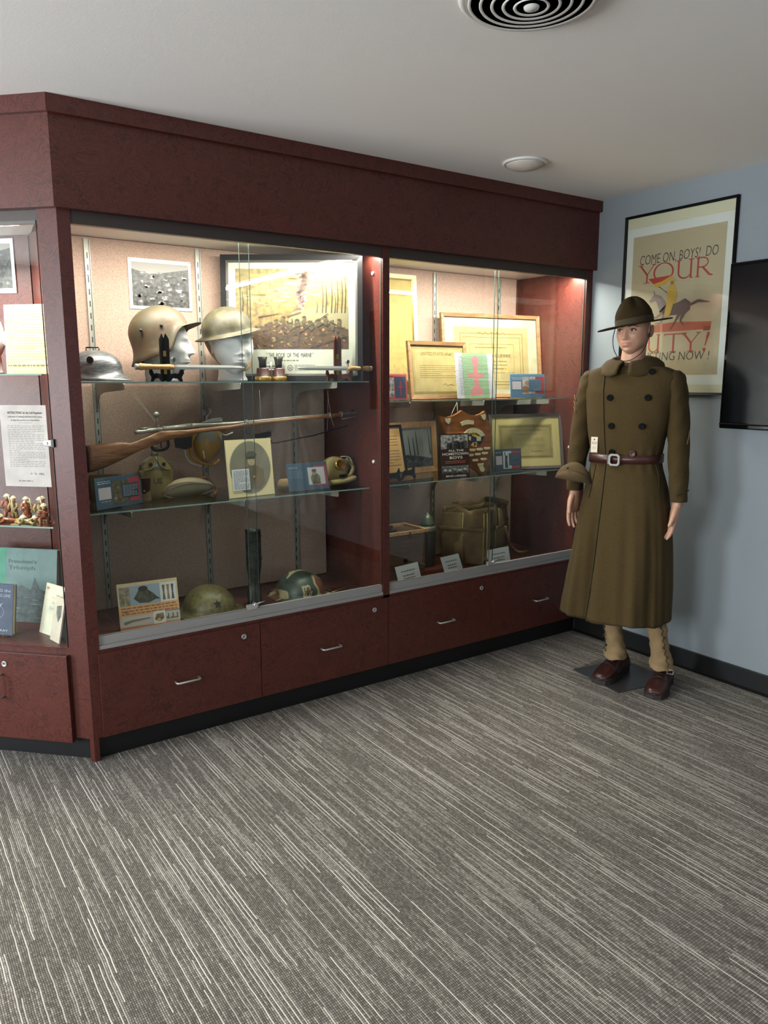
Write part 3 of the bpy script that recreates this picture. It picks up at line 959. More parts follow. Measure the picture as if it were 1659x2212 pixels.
def framed(name, label, cat, cx, y, z, w, h, yaw, tilt, fwid, fd, fmat, art, mat_col=None, mat_w=0.0, glass=True, inner=None, group=None):
    t = thing(name, label, cat, (cx, y, z), (math.radians(-tilt), 0, math.radians(yaw)), group)
    frame_mb(w, h, fwid, fd).build('frame', fmat, t)
    if inner:
        m = frame_mb(w - 2 * fwid, h - 2 * fwid, inner[0], fd * .55, z0=fwid); m.build('inner_fillet', inner[1], t)
    m = MB()
    k = fwid * .9
    m.box(-w / 2 + k, -.005, k, w / 2 - k, -.001, h - k, col=mat_col or rgb(220, 205, 160))
    m.M = Matrix.Translation((0, -.005, 0))
    g = fwid + mat_w
    art(m, -w / 2 + g, g, w / 2 - g, h - g)
    m.M = Matrix.Identity(4)
    m.build('print', [M['prt'], M['paint'], M['photo'], M['aged']], t)
    if glass:
        m = MB(); m.box(-w / 2 + fwid * .9, -fd * .6 - .0015, fwid * .9, w / 2 - fwid * .9, -fd * .6, h - fwid * .9); m.build('glass', M['glass'], t)
    return t


def border(m, x0, z0, x1, z1, w, col, lay=2):
    m.rect(x0, z0, x1, z0 + w, col, lay); m.rect(x0, z1 - w, x1, z1, col, lay)
    m.rect(x0, z0, x0 + w, z1, col, lay); m.rect(x1 - w, z0, x1, z1, col, lay)


def art_painting(m, x0, z0, x1, z1):
    rgb = lambda r, g, b: (lin(r) * .58, lin(g) * .56, lin(b) * .58, 1.0)
    w, h = x1 - x0, z1 - z0
    a0, b0, a1, b1 = x0 + .07 * w, z0 + .235 * h, x0 + .93 * w, z0 + .93 * h
    P = lambda a, b: (a0 + a * (a1 - a0), b0 + b * (b1 - b0))
    R_ = random.Random(3)
    def blob(cx, cz, rx, rz, c, lay, mi=0, n=9):
        m.poly([(cx + rx * R_.uniform(.55, 1.1) * math.cos(2 * PI * i / n), cz + rz * R_.uniform(.55, 1.1) * math.sin(2 * PI * i / n)) for i in range(n)], c, lay, mi)
    m.rect(a0, b0, a1, b1, rgb(176, 150, 84), 1, 1)
    cols = [rgb(190, 164, 110), rgb(196, 176, 84), rgb(150, 140, 116), rgb(178, 142, 100), rgb(170, 160, 128), rgb(204, 186, 130)]
    for k in range(46):                           # streaky evening sky
        cx, cz = R_.random() * .86 + .07, R_.uniform(.56, .985)
        x_, z_ = P(cx, cz); blob(x_, z_, (.04 + .055 * R_.random()) * w, .011 * h * R_.uniform(.6, 1.4), cols[k % 6], 2, 0, 10)
    m.poly([P(0, 0), P(1, 0), P(1, .52), P(.8, .50), P(.6, .52), P(.3, .55), P(.15, .58), P(0, .565)], rgb(168, 132, 66), 3, 1)
    m.poly([P(.45, .30), P(1, .25), P(1, .5), P(.7, .53), P(.5, .46)], rgb(170, 158, 112), 4, 0)
    m.poly([P(0, 0), P(1, 0), P(1, .24), P(.86, .33), P(.7, .30), P(.55, .36), P(.42, .30), P(.3, .34), P(.2, .27), P(0, .22)], rgb(96, 66, 38), 4, 1)
    for k in range(40):                           # smoke column
        f = k / 40; x_, z_ = P(.57 + .05 * f + .035 * R_.uniform(-1, 1), .50 + f * .46)
        blob(x_, z_, (.012 + .03 * f) * w, (.016 + .02 * f) * h, rgb(*[(120, 92, 100), (186, 150, 126), (214, 190, 160), (150, 112, 104)][k % 4]), 5, 0, 8)
    for x, t_, l in ((.77, .86, .008), (.80, .80, .010), (.85, .84, .010), (.90, .88, .008), (.94, .92, .010), (.97, .95, .010), (.72, .62, .007), (.06, .72, .009), (.1, .80, .008), (.88, .70, .008)):
        m.stroke([P(x, .45), P(x + .008, .45 + (t_ - .45) * .5), P(x - .008 + .012 * R_.random(), t_)], [l * .6, l * .45, l * .2], rgb(78, 54, 40), 7)
    for k in range(230):                          # rubble and crouching men
        cx, cz = R_.uniform(.03, .97), R_.uniform(.03, .40) ** 1.1
        if cz > .3 and cx < .3: cz *= .7
        c = R_.choice([(92, 76, 38), (116, 92, 46), (66, 56, 34), (140, 80, 48), (58, 50, 40), (156, 118, 60), (180, 146, 84), (104, 62, 38)])
        x_, z_ = P(cx, cz); blob(x_, z_, .011 * w * R_.uniform(.5, 1.5), .013 * h * R_.uniform(.4, 1.3), rgb(*c), 8 + k % 5, 0, 7)
    for k in range(10):
        cx, cz = .36 + k * .062, .36 + .045 * math.sin(k * 2.1)
        x_, z_ = P(cx, cz); blob(x_, z_ - .035 * h, .022 * w, .035 * h, rgb(96, 80, 44), 13, 0, 8)
        m.ell(x_, z_, .012 * w, .011 * h, rgb(84, 72, 42), 15, 0, 12); m.stroke([(x_ - .018 * w, z_ - .003 * h), (x_ + .016 * w, z_ + .001 * h)], .004, rgb(70, 60, 36), 16); m.ell(x_ - .003, z_ - .014 * h, .006 * w, .010 * h, rgb(170, 104, 76), 14, 0, 10)
    for a, b, c_, d in ((.56, .2, .82, .44), (.2, .40, .38, .44), (.66, .02, .98, .16), (.45, .40, .58, .46)):
        m.stroke([P(a, b), P(c_, d)], .0035, rgb(66, 46, 32), 17)
    cxm = (x0 + x1) / 2 - .02 * w
    m.text('" THE  ROCK  OF  THE  MARNE "', cxm, z0 + .165 * h, width=.36 * w, height=.020, col=rgb(50, 46, 42), eps=.0012, align='CENTER')
    m.words(cxm - .07 * w, z0 + .125 * h, cxm + .07 * w, z0 + .145 * h, 1, rgb(140, 136, 126))
    m.ell(cxm, z0 + .07 * h, .022 * w, .022 * w, rgb(70, 70, 70), 2); m.ell(cxm, z0 + .07 * h, .018 * w, .018 * w, rgb(215, 212, 205), 3)
    m.text('M', cxm, z0 + .055 * h, height=.012, col=rgb(60, 60, 60), eps=.0014, align='CENTER')
    m.words(cxm - .16 * w, z0 + .045 * h, cxm - .035 * w, z0 + .10 * h, 5, rgb(150, 148, 140)); m.words(cxm + .035 * w, z0 + .045 * h, cxm + .2 * w, z0 + .10 * h, 5, rgb(150, 148, 140))


pa = PY(478, 815, .47)
vn = Vector((math.sin(YAW), math.cos(YAW), 0))
pb = PN(779, 822, vn, vn.dot(pa))
framed('framed_painting', 'large black framed battle print titled THE ROCK OF THE MARNE', 'framed print', (pa.x + pb.x) / 2, (pa.y + pb.y) / 2 - .02, S1, (pb - pa).to_2d().length, .575, math.degrees(math.atan2(pb.y - pa.y, pb.x - pa.x)), 5, .024, .02, M['satin'], art_painting, rgb(186, 183, 168), 0.0, inner=(.010, M['trackgrey']))


def bw_picture(m, x0, z0, x1, z1, seed, n=60, sky=True, mi=2):
    R_ = random.Random(seed); w, h = x1 - x0, z1 - z0
    m.rect(x0, z0, x1, z1, rgb(66, 66, 64), 1, mi)
    if sky: m.poly([(x0, z1), (x0, z0 + .84 * h), (x0 + .3 * w, z0 + .74 * h), (x0 + .6 * w, z0 + .80 * h), (x1, z0 + .9 * h), (x1, z1)], rgb(150, 148, 142), 2, 0)
    for k in range(n):
        cx, cz = R_.random(), R_.random() * .8
        rx, rz = R_.uniform(.02, .09) * w, R_.uniform(.02, .07) * h
        cx, cz = x0 + rx * 1.1 + cx * (w - 2.2 * rx), z0 + rz * 1.1 + cz * (h - 2.2 * rz)
        g = R_.choice([24, 34, 50, 70, 96, 120, 144])
        pts = [(cx + rx * R_.uniform(.5, 1) * math.cos(a), cz + rz * R_.uniform(.5, 1) * math.sin(a)) for a in (0, .9, 1.8, 2.7, 3.6, 4.5, 5.4)]
        m.poly(pts, rgb(g, g, g - 3), 3 + k % 4, mi)


def panel(name, label, cat, cx, y, z, w, h, yaw, tilt, art, base=rgb(230, 228, 220), th=.002, acrylic=False, group=None):
    """an unframed sheet or an acrylic sign holder"""
    rot = (math.radians(-tilt), 0, math.radians(yaw))
    if acrylic:
        t = thing(name, label, cat, (cx, y, z), rot, group)
        m = MB(); m.box(-w / 2, 0.0005, .004, w / 2, .0035, h, col=base); art(m, -w / 2, .004, w / 2, h)
        m.build('printed_insert', [M['prt'], M['paint'], M['photo'], M['aged']], t)
        m = MB(); m.box(-w / 2 - .003, -.004, 0, w / 2 + .003, -.002, h + .003)
        m.box(-w / 2 - .003, -.004, 0, w / 2 + .003, .06, .003)
        m.build('clear_holder', M['acryl'], t)
        return t
    m = MB(); m.box(-w / 2, 0, 0, w / 2, th, h, col=base); art(m, -w / 2, 0, w / 2, h)
    o = m.build(name, [M['prt'], M['paint'], M['photo'], M['aged']])
    o.location = (cx, y, z); o.rotation_euler = rot
    return tag(o, label, cat, group)


def a_trench(m, x0, z0, x1, z1):
    bw_picture(m, x0 + .014, z0 + .014, x1 - .012, z1 - .016, 11, 90)
    m.ell(x0 + .008, z1 - .006, .002, .002, rgb(60, 60, 60), 5); m.ell(x1 - .008, z1 - .006, .002, .002, rgb(60, 60, 60), 5)


q = [PY(*c, .536) for c in ((275, 555), (411, 567), (280, 668), (414, 673))]
panel('trench_photo', 'black and white photo of soldiers in a trench, pinned to the back panel', 'photo', (q[0].x + q[1].x) / 2, .536, q[3].z, q[1].x - q[0].x, q[1].z - q[3].z, 0, 0, a_trench, rgb(206, 205, 198))

TEAL, REDC = rgb(62, 88, 104), rgb(176, 62, 70)


def a_sign(title, kind, pic=(96, 90, 66), dark=False):
    bg = rgb(50, 62, 74) if dark else TEAL

    def f(m, x0, z0, x1, z1):
        w, h = x1 - x0, z1 - z0
        P = lambda a, b: (x0 + a * w, z0 + b * h)
        m.rect(x0, z0, x1, z1, bg, 1)
        if kind == 'left':
            m.rect(*P(.72, .12), *P(.96, .9), REDC, 2); m.rect(*P(.36, .1), *P(.72, .85), rgb(*pic), 3, 1)
            R_ = random.Random(5)
            for k in range(14): m.ell(*P(.4 + .28 * R_.random(), .18 + .5 * R_.random()), .03 * w, .05 * h, rgb(*[(130, 112, 80), (112, 84, 70), (160, 146, 100)][k % 3]), 4, 1, 8)
            m.rect(*P(.55, .26), *P(.92, .72), rgb(44, 62, 78), 5)
            m.words(*P(.58, .30), *P(.90, .68), 8, rgb(150, 160, 168), 6, wl=.01)
            m.rect(*P(.06, .3), *P(.32, .68), rgb(206, 196, 196), 4)
            m.words(*P(.05, .78), *P(.32, .9), 2, rgb(190, 200, 206), 4, wl=.012); m.words(*P(.1, .2), *P(.3, .26), 1, rgb(150, 170, 180), 4)
        else:
            m.rect(*P(.66, .14), *P(.98, .88), REDC, 2)
            m.words(*P(.05, .45), *P(.38, .75), 4, rgb(96, 122, 138), 3); m.words(*P(.05, .80), *P(.26, .88), 2, rgb(160, 175, 185), 3)
            m.rect(*P(.5, .18), *P(.92, .82), rgb(200, 198, 192), 4)
            m.ell(*P(.68, .40), .12 * w, .2 * h, rgb(116, 108, 84), 5, 1); m.ell(*P(.66, .62), .055 * w, .1 * h, rgb(160, 140, 116), 6)
            m.ell(*P(.66, .70), .06 * w, .05 * h, rgb(92, 80, 62), 7); m.poly([P(.58, .2), P(.80, .2), P(.78, .46), P(.62, .48)], rgb(104, 98, 74), 6, 1)
    return f


def sheet_at(bl, br, z, y=None):
    a, b = flat_pose(bl, br, z, y)
    return (a + b) / 2, (b - a).to_2d().length, math.degrees(math.atan2((b - a).y, (b - a).x))


def a_card(m, x0, z0, x1, z1):
    w, h = x1 - x0, z1 - z0; P = lambda a, b: (x0 + a * w, z0 + b * h)
    m.rect(*P(.03, .30), *P(.2, .92), rgb(150, 140, 116), 2, 1)
    m.stroke([P(.06, .72), P(.19, .70)], .003, rgb(190, 172, 120), 4); m.stroke([P(.11, .86), P(.12, .42)], .004, rgb(190, 172, 120), 4); m.ell(*P(.125, .40), .012, .008, rgb(206, 196, 160), 4)
    m.rect(*P(.2, .52), *P(.70, .93), rgb(158, 178, 190), 3)
    m.poly([P(.26, .66), P(.34, .82), P(.48, .84), P(.58, .74), P(.66, .62), P(.5, .54), P(.34, .56)], rgb(84, 82, 62), 4, 1); m.ell(*P(.42, .85), .02, .012, rgb(52, 46, 40), 5); m.poly([P(.58, .7), P(.7, .6), P(.58, .6)], rgb(74, 70, 54), 5)
    m.rect(*P(.70, .52), *P(.97, .93), rgb(228, 228, 224), 3)
    for k, c in enumerate(((120, 104, 90), (160, 132, 88), (100, 98, 92))):
        a = .735 + k * .075; m.poly([P(a, .56), P(a + .05, .56), P(a + .035, .72), P(a + .05, .88), P(a, .88), P(a + .012, .72)], rgb(*c), 4)
    m.rect(*P(.0, .30), *P(1, .52), rgb(226, 178, 112), 4)
    m.words(*P(.04, .32), *P(.96, .50), 3, rgb(170, 100, 74), 5, wl=.016)
    m.rect(*P(.03, .08), *P(.55, .30), rgb(206, 200, 188), 3); m.stroke([P(.07, .16), P(.2, .2), P(.5, .22)], [.012, .008, .004], rgb(130, 124, 106), 5)
    m.rect(*P(.55, .07), *P(.75, .34), rgb(232, 230, 224), 5); m.poly([P(.57, .16), P(.6, .28), P(.72, .29), P(.73, .18), P(.66, .11)], rgb(140, 122, 84), 6, 1); m.ell(*P(.64, .15), .008, .008, rgb(206, 180, 90), 7)
    m.rect(*P(.75, .1), *P(1, .33), rgb(200, 196, 186), 4)
    for k in range(8): m.stroke([P(.78 + .025 * k, .14), P(.78 + .025 * k, .2 + .06 * math.sin(k * 2))], .006, rgb(124, 118, 90), 5)
    m.rect(*P(0, 0), *P(1, .075), rgb(200, 128, 92), 4)


c, w, yw = sheet_at((261, 1366), (391, 1346), DK)
panel('exhibit_card', 'cream and orange card picturing helmets, standing on the case floor', 'card', c.x, c.y, DK, w, .200, yw, 12, a_card, rgb(222, 200, 160), .003)


def a_oval(m, x0, z0, x1, z1):
    w, h = x1 - x0, z1 - z0; P = lambda a, b: (x0 + a * w, z0 + b * h)
    m.ell(*P(.5, .51), .455 * w, .465 * h, rgb(150, 146, 124), 2, 3, 40)
    m.ell(*P(.5, .51), .44 * w, .45 * h, rgb(122, 118, 98), 3, 3, 40)
    m.poly([P(.33, .12), P(.68, .12), P(.80, .22), P(.78, .46), (P(.62, .54)), P(.44, .54), P(.32, .44), P(.28, .24)], rgb(108, 94, 66), 4, 3)
    m.ell(*P(.53, .63), .085 * w, .09 * h, rgb(188, 166, 124), 5); m.poly([P(.42, .68), P(.62, .68), P(.66, .73), P(.58, .79), P(.46, .79), P(.41, .74)], rgb(84, 80, 60), 6, 3); m.poly([P(.42, .66), P(.62, .66), P(.61, .70), P(.43, .70)], rgb(58, 54, 42), 7)
    for a in (.49, .56): m.ell(*P(a, .635), .008 * w, .006 * h, rgb(70, 56, 40), 8)
    m.stroke([P(.5, .585), P(.56, .585)], .0015, rgb(110, 80, 60), 8)
    m.ell(*P(.57, .34), .03 * w, .022 * h, rgb(176, 158, 90), 8); m.stroke([P(.55, .52), P(.57, .16)], .002, rgb(70, 62, 44), 7)
    m.rect(*P(.08, .12), *P(.46, .49), rgb(212, 214, 216), 8); m.words(*P(.11, .14), *P(.44, .47), 14, rgb(130, 130, 132), 9, wl=.010)


c, w, yw = sheet_at((495, 1078), (593, 1067), S2)
framed('portrait_in_oval_mat', 'oval brown portrait of a uniformed soldier in a cream mat', 'portrait', c.x, c.y, S2, w, .257, yw, 6, .002, .004, M['cream'], a_oval, rgb(226, 210, 160), 0.0)

c, w, yw = sheet_at((210, 1105), (309, 1087), S2)
panel('exhibit_sign', 'blue and red sign in a clear holder left of the canteen', 'sign', c.x, c.y, S2, w, .130, yw, 3, a_sign('', 'left'), TEAL, acrylic=True)
c, w, yw = sheet_at((626, 1064), (712, 1056), S2)
panel('exhibit_sign', 'blue sign with a soldier photo, in a clear holder left of the gas mask', 'sign', c.x, c.y, S2, w, .133, yw, 14, a_sign('', 'right'), TEAL, acrylic=True)

# ---------------- right bay
def a_certif(lines, head=None, head2=None, deco=True, seal=None, hc=rgb(140, 118, 66)):
    def f(m, x0, z0, x1, z1):
        w, h = x1 - x0, z1 - z0; P = lambda a, b: (x0 + a * w, z0 + b * h)
        m.rect(x0, z0, x1, z1, rgb(172, 150, 98), 1, 3)
        if deco:
            border(m, x0 + .03 * w, z0 + .04 * h, x1 - .03 * w, z1 - .04 * h, .012 * w, hc, 3)
            border(m, x0 + .06 * w, z0 + .07 * h, x1 - .06 * w, z1 - .07 * h, .004 * w, hc, 3)
        if head: m.text(head, *P(.5, .80), width=.62 * w, height=.07 * h, col=hc, eps=.0012, align='CENTER', bold=.01)
        if head2: m.text(head2, *P(.5, .69), width=.42 * w, height=.045 * h, col=rgb(130, 116, 76), eps=.0012, align='CENTER')
        m.words(*P(.16, .34), *P(.84, .62), lines, rgb(140, 122, 74), 3, fill=.25)
        m.stroke([P(.58, .2), P(.63, .24), P(.66, .19), P(.72, .22), P(.8, .2)], .002, rgb(96, 84, 60), 3)
    return f


def a_croix(m, x0, z0, x1, z1):
    w, h = x1 - x0, z1 - z0
    m.rect(x0, z0, x1, z1, rgb(184, 176, 146), 1, 3)
    a0, b0, a1, b1 = x0 + .10 * w, z0 + .06 * h, x1 - .10 * w, z1 - .12 * h
    m.rect(a0, b0, a1, b1, rgb(172, 152, 104), 2, 3)
    G = rgb(128, 102, 52)
    border(m, a0 + .06 * w, b0 + .06 * h, a1 - .06 * w, b1 - .08 * h, .006 * w, G, 4)
    border(m, a0 + .09 * w, b0 + .10 * h, a1 - .09 * w, b1 - .13 * h, .004 * w, G, 4)
    border(m, a0 + .16 * w, b0 + .22 * h, a1 - .16 * w, b1 - .22 * h, .003 * w, G, 4)
    cx = (a0 + a1) / 2
    m.text('CROIX de GUERRE', cx, b0 + .52 * (b1 - b0), width=.40 * w, height=.042 * h, col=rgb(104, 82, 44), eps=.0015, align='CENTER', bold=.01)
    for k in range(18):
        m.ell(cx + (k - 8.5) * .017 * w, b1 - .08 * h + .012 * h * math.sin(k * 1.7), .008 * w, .012 * h, G, 5, 0, 8)
    m.stroke([(cx, b1 - .06 * h), (cx, b1 - .28 * h)], .008 * w, G, 5)
    for z in (.66, .44, .38, .32): m.words(cx - .18 * w, b0 + z * (b1 - b0), cx + .16 * w, b0 + (z + .03) * (b1 - b0), 1, rgb(124, 104, 62), 5)
    m.ell(cx + .15 * w, b0 + .26 * h, .03 * w, .03 * w, rgb(190, 160, 90), 5)


def by_y(corners, y):
    return [PY(*c, y) for c in corners]


q = [PY(958, 857, .44), PY(1168, 852, .335), PY(945, 668, .47)]
wq = (q[1] - q[0]).to_2d().length
framed('framed_certificate', 'large wooden framed CROIX de GUERRE certificate leaning at the back', 'certificate', (q[0].x + q[1].x) / 2, (q[0].y + q[1].y) / 2, R1, wq, q[2].z - R1 - .012, math.degrees(math.atan2(q[1].y - q[0].y, q[1].x - q[0].x)), 7, .020, .02, M['oak'], a_croix, rgb(224, 214, 176), .0)
q = by_y(((885, 861), (1003, 857), (875, 737), (1003, 739)), .33)
framed('framed_certificate', 'small brown framed yellow certificate in front of the CROIX de GUERRE frame', 'certificate', (q[2].x + q[3].x) / 2 + .01, .305, R1, (q[3].x - q[2].x) * 1.0, q[2].z - R1 + .004, 1, 7, .019, .018, M['oak'], a_certif(7, 'UNITED STATES ARMY', None), rgb(206, 178, 104), .0)
q = by_y(((843, 860), (905, 780), (843, 590), (893, 600)), .50)


def a_tall(m, x0, z0, x1, z1):
    w, h = x1 - x0, z1 - z0; P = lambda a, b: (x0 + a * w, z0 + b * h)
    m.rect(x0, z0, x1, z1, rgb(176, 152, 92), 1, 3)
    R_ = random.Random(4)
    m.text('HONOR', *P(.78, .86), width=.3 * w, height=.03 * h, col=rgb(170, 110, 60), eps=.0012, align='CENTER')
    for k in range(10): m.words(*P(.08, .3 + .05 * k), *P(.94, .33 + .05 * k), 1, rgb(176, 150, 84), 3)
    for k in range(90): m.ell(*P(R_.uniform(.1, .92), R_.uniform(.08, .26)), .008 * w, .006 * h, rgb(150, 128, 78), 3, 0, 6)


framed('framed_document', 'tall framed yellowed document half hidden behind the center post', 'document', 1.70, .475, R1, .50, q[2].z - R1 - .0, 0, 3.5, .022, .016, M['cream'], a_tall, rgb(214, 190, 120), .006, inner=(.008, M['brass']))


def a_green(m, x0, z0, x1, z1):
    w, h = x1 - x0, z1 - z0; P = lambda a, b: (x0 + a * w, z0 + b * h)
    m.rect(*P(.18, .0), *P(.84, 1), rgb(146, 186, 132), 2)
    m.poly([P(.52, .97), P(.62, .86), P(.59, .72), P(.56, .58), P(.72, .54), P(.72, .47), P(.58, .46), P(.58, .28), P(.70, .14), P(.64, .06), P(.36, .06), P(.32, .14), P(.46, .28), P(.46, .46), P(.30, .47), P(.30, .54), P(.46, .58), P(.45, .72), P(.42, .86)], rgb(224, 130, 130), 3)
    m.words(*P(.08, .08), *P(.88, .94), 24, rgb(160, 164, 160), 4, fill=.28, wl=.012)


q = by_y(((990, 862), (1072, 858), (987, 764), (1065, 762)), .2)
panel('typed_sheet', 'typed sheet on green with a pink figure shape, in a clear holder', 'document', (q[0].x + q[1].x) / 2 - .004, .2, R1, q[1].x - q[0].x, q[3].z - R1, 1, 8, a_green, rgb(204, 204, 206), acrylic=True)
q = by_y(((1103, 860), (1178, 856), (1104, 808), (1178, 808)), .2)


def a_s5(m, x0, z0, x1, z1):
    w, h = x1 - x0, z1 - z0; P = lambda a, b: (x0 + a * w, z0 + b * h)
    m.rect(x0, z0, x1, z1, rgb(92, 136, 164), 1)
    m.rect(*P(.70, .16), *P(.97, .88), REDC, 2); m.rect(*P(.34, .14), *P(.72, .88), rgb(190, 182, 170), 3, 1)
    m.ell(*P(.42, .34), .03, .02, rgb(140, 106, 76), 4); m.ell(*P(.5, .6), .025, .012, rgb(176, 128, 104), 4)
    m.rect(*P(.52, .26), *P(.88, .76), rgb(84, 128, 154), 5); m.words(*P(.54, .3), *P(.86, .72), 5, rgb(60, 92, 116), 6)
    m.rect(*P(.05, .34), *P(.30, .68), rgb(214, 204, 204), 4); m.words(*P(.05, .74), *P(.32, .86), 2, rgb(206, 216, 222), 4)


panel('exhibit_sign', 'light blue sign below the CROIX de GUERRE frame corner', 'sign', (q[0].x + q[1].x) / 2, .2, R1, q[1].x - q[0].x, q[3].z - R1, 1, 5, a_s5, rgb(92, 136, 164), acrylic=True)
q = by_y(((842, 866), (884, 863), (842, 808), (877, 808)), .2)


def a_s6(m, x0, z0, x1, z1):
    w, h = x1 - x0, z1 - z0; P = lambda a, b: (x0 + a * w, z0 + b * h)
    m.rect(x0, z0, x1, z1, rgb(196, 84, 88), 1); m.rect(*P(.2, .12), *P(.66, .86), rgb(170, 168, 160), 2, 2); m.rect(*P(.68, .06), *P(.97, .9), rgb(62, 72, 96), 2)
    m.stroke([P(.83, .16), P(.83, .74)], .006, REDC, 3); m.stroke([P(.76, .5), P(.9, .5)], .005, REDC, 3); m.words(*P(.2, .88), *P(.66, .95), 1, rgb(160, 40, 44), 3)


panel('exhibit_sign', 'red sign half hidden behind the center post, beside a brown frame', 'sign', 1.555, .2, R1, .24, q[3].z - R1, 1, 5, a_s6, rgb(196, 84, 88), acrylic=True)

# middle shelf of the right bay
def a_letter(m, x0, z0, x1, z1):
    m.rect(x0, z0, x1, z1, rgb(214, 160, 96), 1, 3); m.words(x0 + .02, z0 + .03, x1 - .02, z1 - .04, 11, rgb(120, 86, 56), 3, fill=.22)
def a_dead(m, x0, z0, x1, z1):
    w, h = x1 - x0, z1 - z0; P = lambda a, b: (x0 + a * w, z0 + b * h)
    m.rect(x0, z0, x1, z1, rgb(186, 186, 180), 1, 0)
    m.poly([P(0, 0), P(1, 0), P(1, .2), P(.7, .3), P(.3, .34), P(0, .28)], rgb(70, 70, 66), 2, 2)
    for x, t_ in ((.35, .95), (.45, .8), (.6, .78), (.68, .75), (.97, .95), (.74, .9)): m.stroke([P(x, .3), P(x - .03, t_)], [.01, .004], rgb(46, 46, 44), 3)
    R_ = random.Random(8)
    for k in range(16): m.ell(*P(.3 + .6 * R_.random(), .08 + .22 * R_.random()), .016, .012, rgb(*[(40,) * 3, (96,) * 3, (140,) * 3][k % 3]), 4, 2, 9)


q = by_y(((843, 1012), (952, 1001), (842, 907), (949, 906)), .42)
framed('framed_photo', 'light wood framed black and white photo of dead trees', 'framed photo', (q[2].x + q[3].x) / 2 - .055, .43, S2, (q[3].x - q[2].x) + .12, .285, 4, 6, .032, .018, M['pine'], a_dead, rgb(210, 206, 196), .0)
q = by_y(((842, 1020), (897, 1013), (842, 922), (883, 921)), .27)
framed('framed_letter', 'black framed letter on orange paper, leaning on a black stand', 'framed letter', 1.585, .285, S2 + .022, .32, .262, 6, 13, .011, .014, M['satin'], a_letter, rgb(206, 156, 96), .0)
q = by_y(((1062, 1016), (1219, 1011), (1052, 894), (1213, 893)), .25)
c, w, yw = sheet_at((1062, 1016), (1219, 1011), S2)
framed('framed_certificate', 'grey framed UNITED STATES ARMY certificate, right of the shield plaque', 'certificate', 2.552, .212, S2, .458, .322, -20.6, 12, .016, .016, plain('dark_grey_frame', rgb(84, 76, 74), .4), a_certif(8, 'UNITED STATES ARMY', 'IN MEMORY OF'), rgb(214, 190, 128), .045)
c, w, yw = sheet_at((1068, 1020), (1130, 1017), S2)


def a_s4(m, x0, z0, x1, z1):
    w, h = x1 - x0, z1 - z0; P = lambda a, b: (x0 + a * w, z0 + b * h)
    m.rect(x0, z0, x1, z1, rgb(50, 66, 82), 1); m.rect(*P(.3, .1), *P(.62, .9), rgb(196, 200, 204), 2); m.rect(*P(.62, .1), *P(.95, .9), REDC, 2)
    m.rect(*P(.52, .24), *P(.94, .8), rgb(52, 74, 92), 3); m.words(*P(.54, .28), *P(.92, .76), 7, rgb(90, 112, 126), 4)
    m.poly([P(.36, .14), P(.48, .14), P(.46, .5), P(.48, .7), P(.38, .7), P(.37, .5)], rgb(70, 58, 44), 4); m.stroke([P(.4, .66), P(.36, .86)], .006, rgb(70, 58, 44), 4)
    m.rect(*P(.03, .3), *P(.26, .7), rgb(196, 180, 182), 3); m.words(*P(.03, .8), *P(.26, .9), 1, rgb(150, 160, 170), 3)


panel('exhibit_sign', 'dark blue sign in front of the grey framed army certificate', 'sign', c.x, c.y, S2, w, .128, -6, 7, a_s4, rgb(50, 66, 82), acrylic=True)

# three white label cards on the case floor
def a_lab(m, x0, z0, x1, z1):
    w, h = x1 - x0, z1 - z0
    m.words(x0 + .2 * w, z0 + .58 * h, x1 - .2 * w, z0 + .72 * h, 1, rgb(110, 110, 108), 2); m.words(x0 + .25 * w, z0 + .14 * h, x1 - .25 * w, z0 + .48 * h, 2, rgb(120, 118, 114), 2)
for (bl, br, h_, tl_, lab) in (((862, 1263), (911, 1250), .092, 20, 'white label card in front of the wooden box'), ((961, 1238), (1000, 1228), .088, 24, 'white label card in front of the left side of the canvas bag'), ((1056, 1222), (1103, 1212), .088, 14, 'white label card behind the glass door lock, right of the canvas bag')):
    c, w, yw = sheet_at(bl, br, DK)
    t = thing('label_card', lab, 'card', (c.x, c.y, DK), (math.radians(-tl_), 0, math.radians(yw)), 'white label cards')
    m = MB(); m.box(-w / 2, 0, 0, w / 2, .0015, h_, col=rgb(222, 222, 218)); a_lab(m, -w / 2, 0, w / 2, h_); m.build('card', M['prt'], t)
    m = MB(); m.box(-w / 2 - .002, -.003, 0, w / 2 + .002, -.0015, h_ + .004); m.build('clear_holder', M['acryl'], t)

# small white name card behind the binoculars
m = MB(); m.box(-.05, 0, 0, .05, .001, .032, col=rgb(226, 224, 216)); m.words(-.045, .014, .04, .022, 1, rgb(150, 148, 140), 2)
o = m.build('name_card', M['prt']); o.location = (1.06, .33, S1); o.rotation_euler = (math.radians(-20), 0, 0)
tag(o, 'small white card behind the binoculars on the top left shelf', 'card')

# ---------------- papers and books in the angled wing (built in the wing's own frame)
Wm = Matrix.Rotation(RW, 4, 'Z')
def wp(x, y, z): return Wm @ Vector((x, y, z))
def wflat(name, label, cat, cx, yl, z, w, h, tilt, art, base, th=.001, yaw=0):
    p_ = wp(cx, yl, z)
    return panel(name, label, cat, p_.x, p_.y, z, w, h, math.degrees(RW) + yaw, tilt, art, base, th)


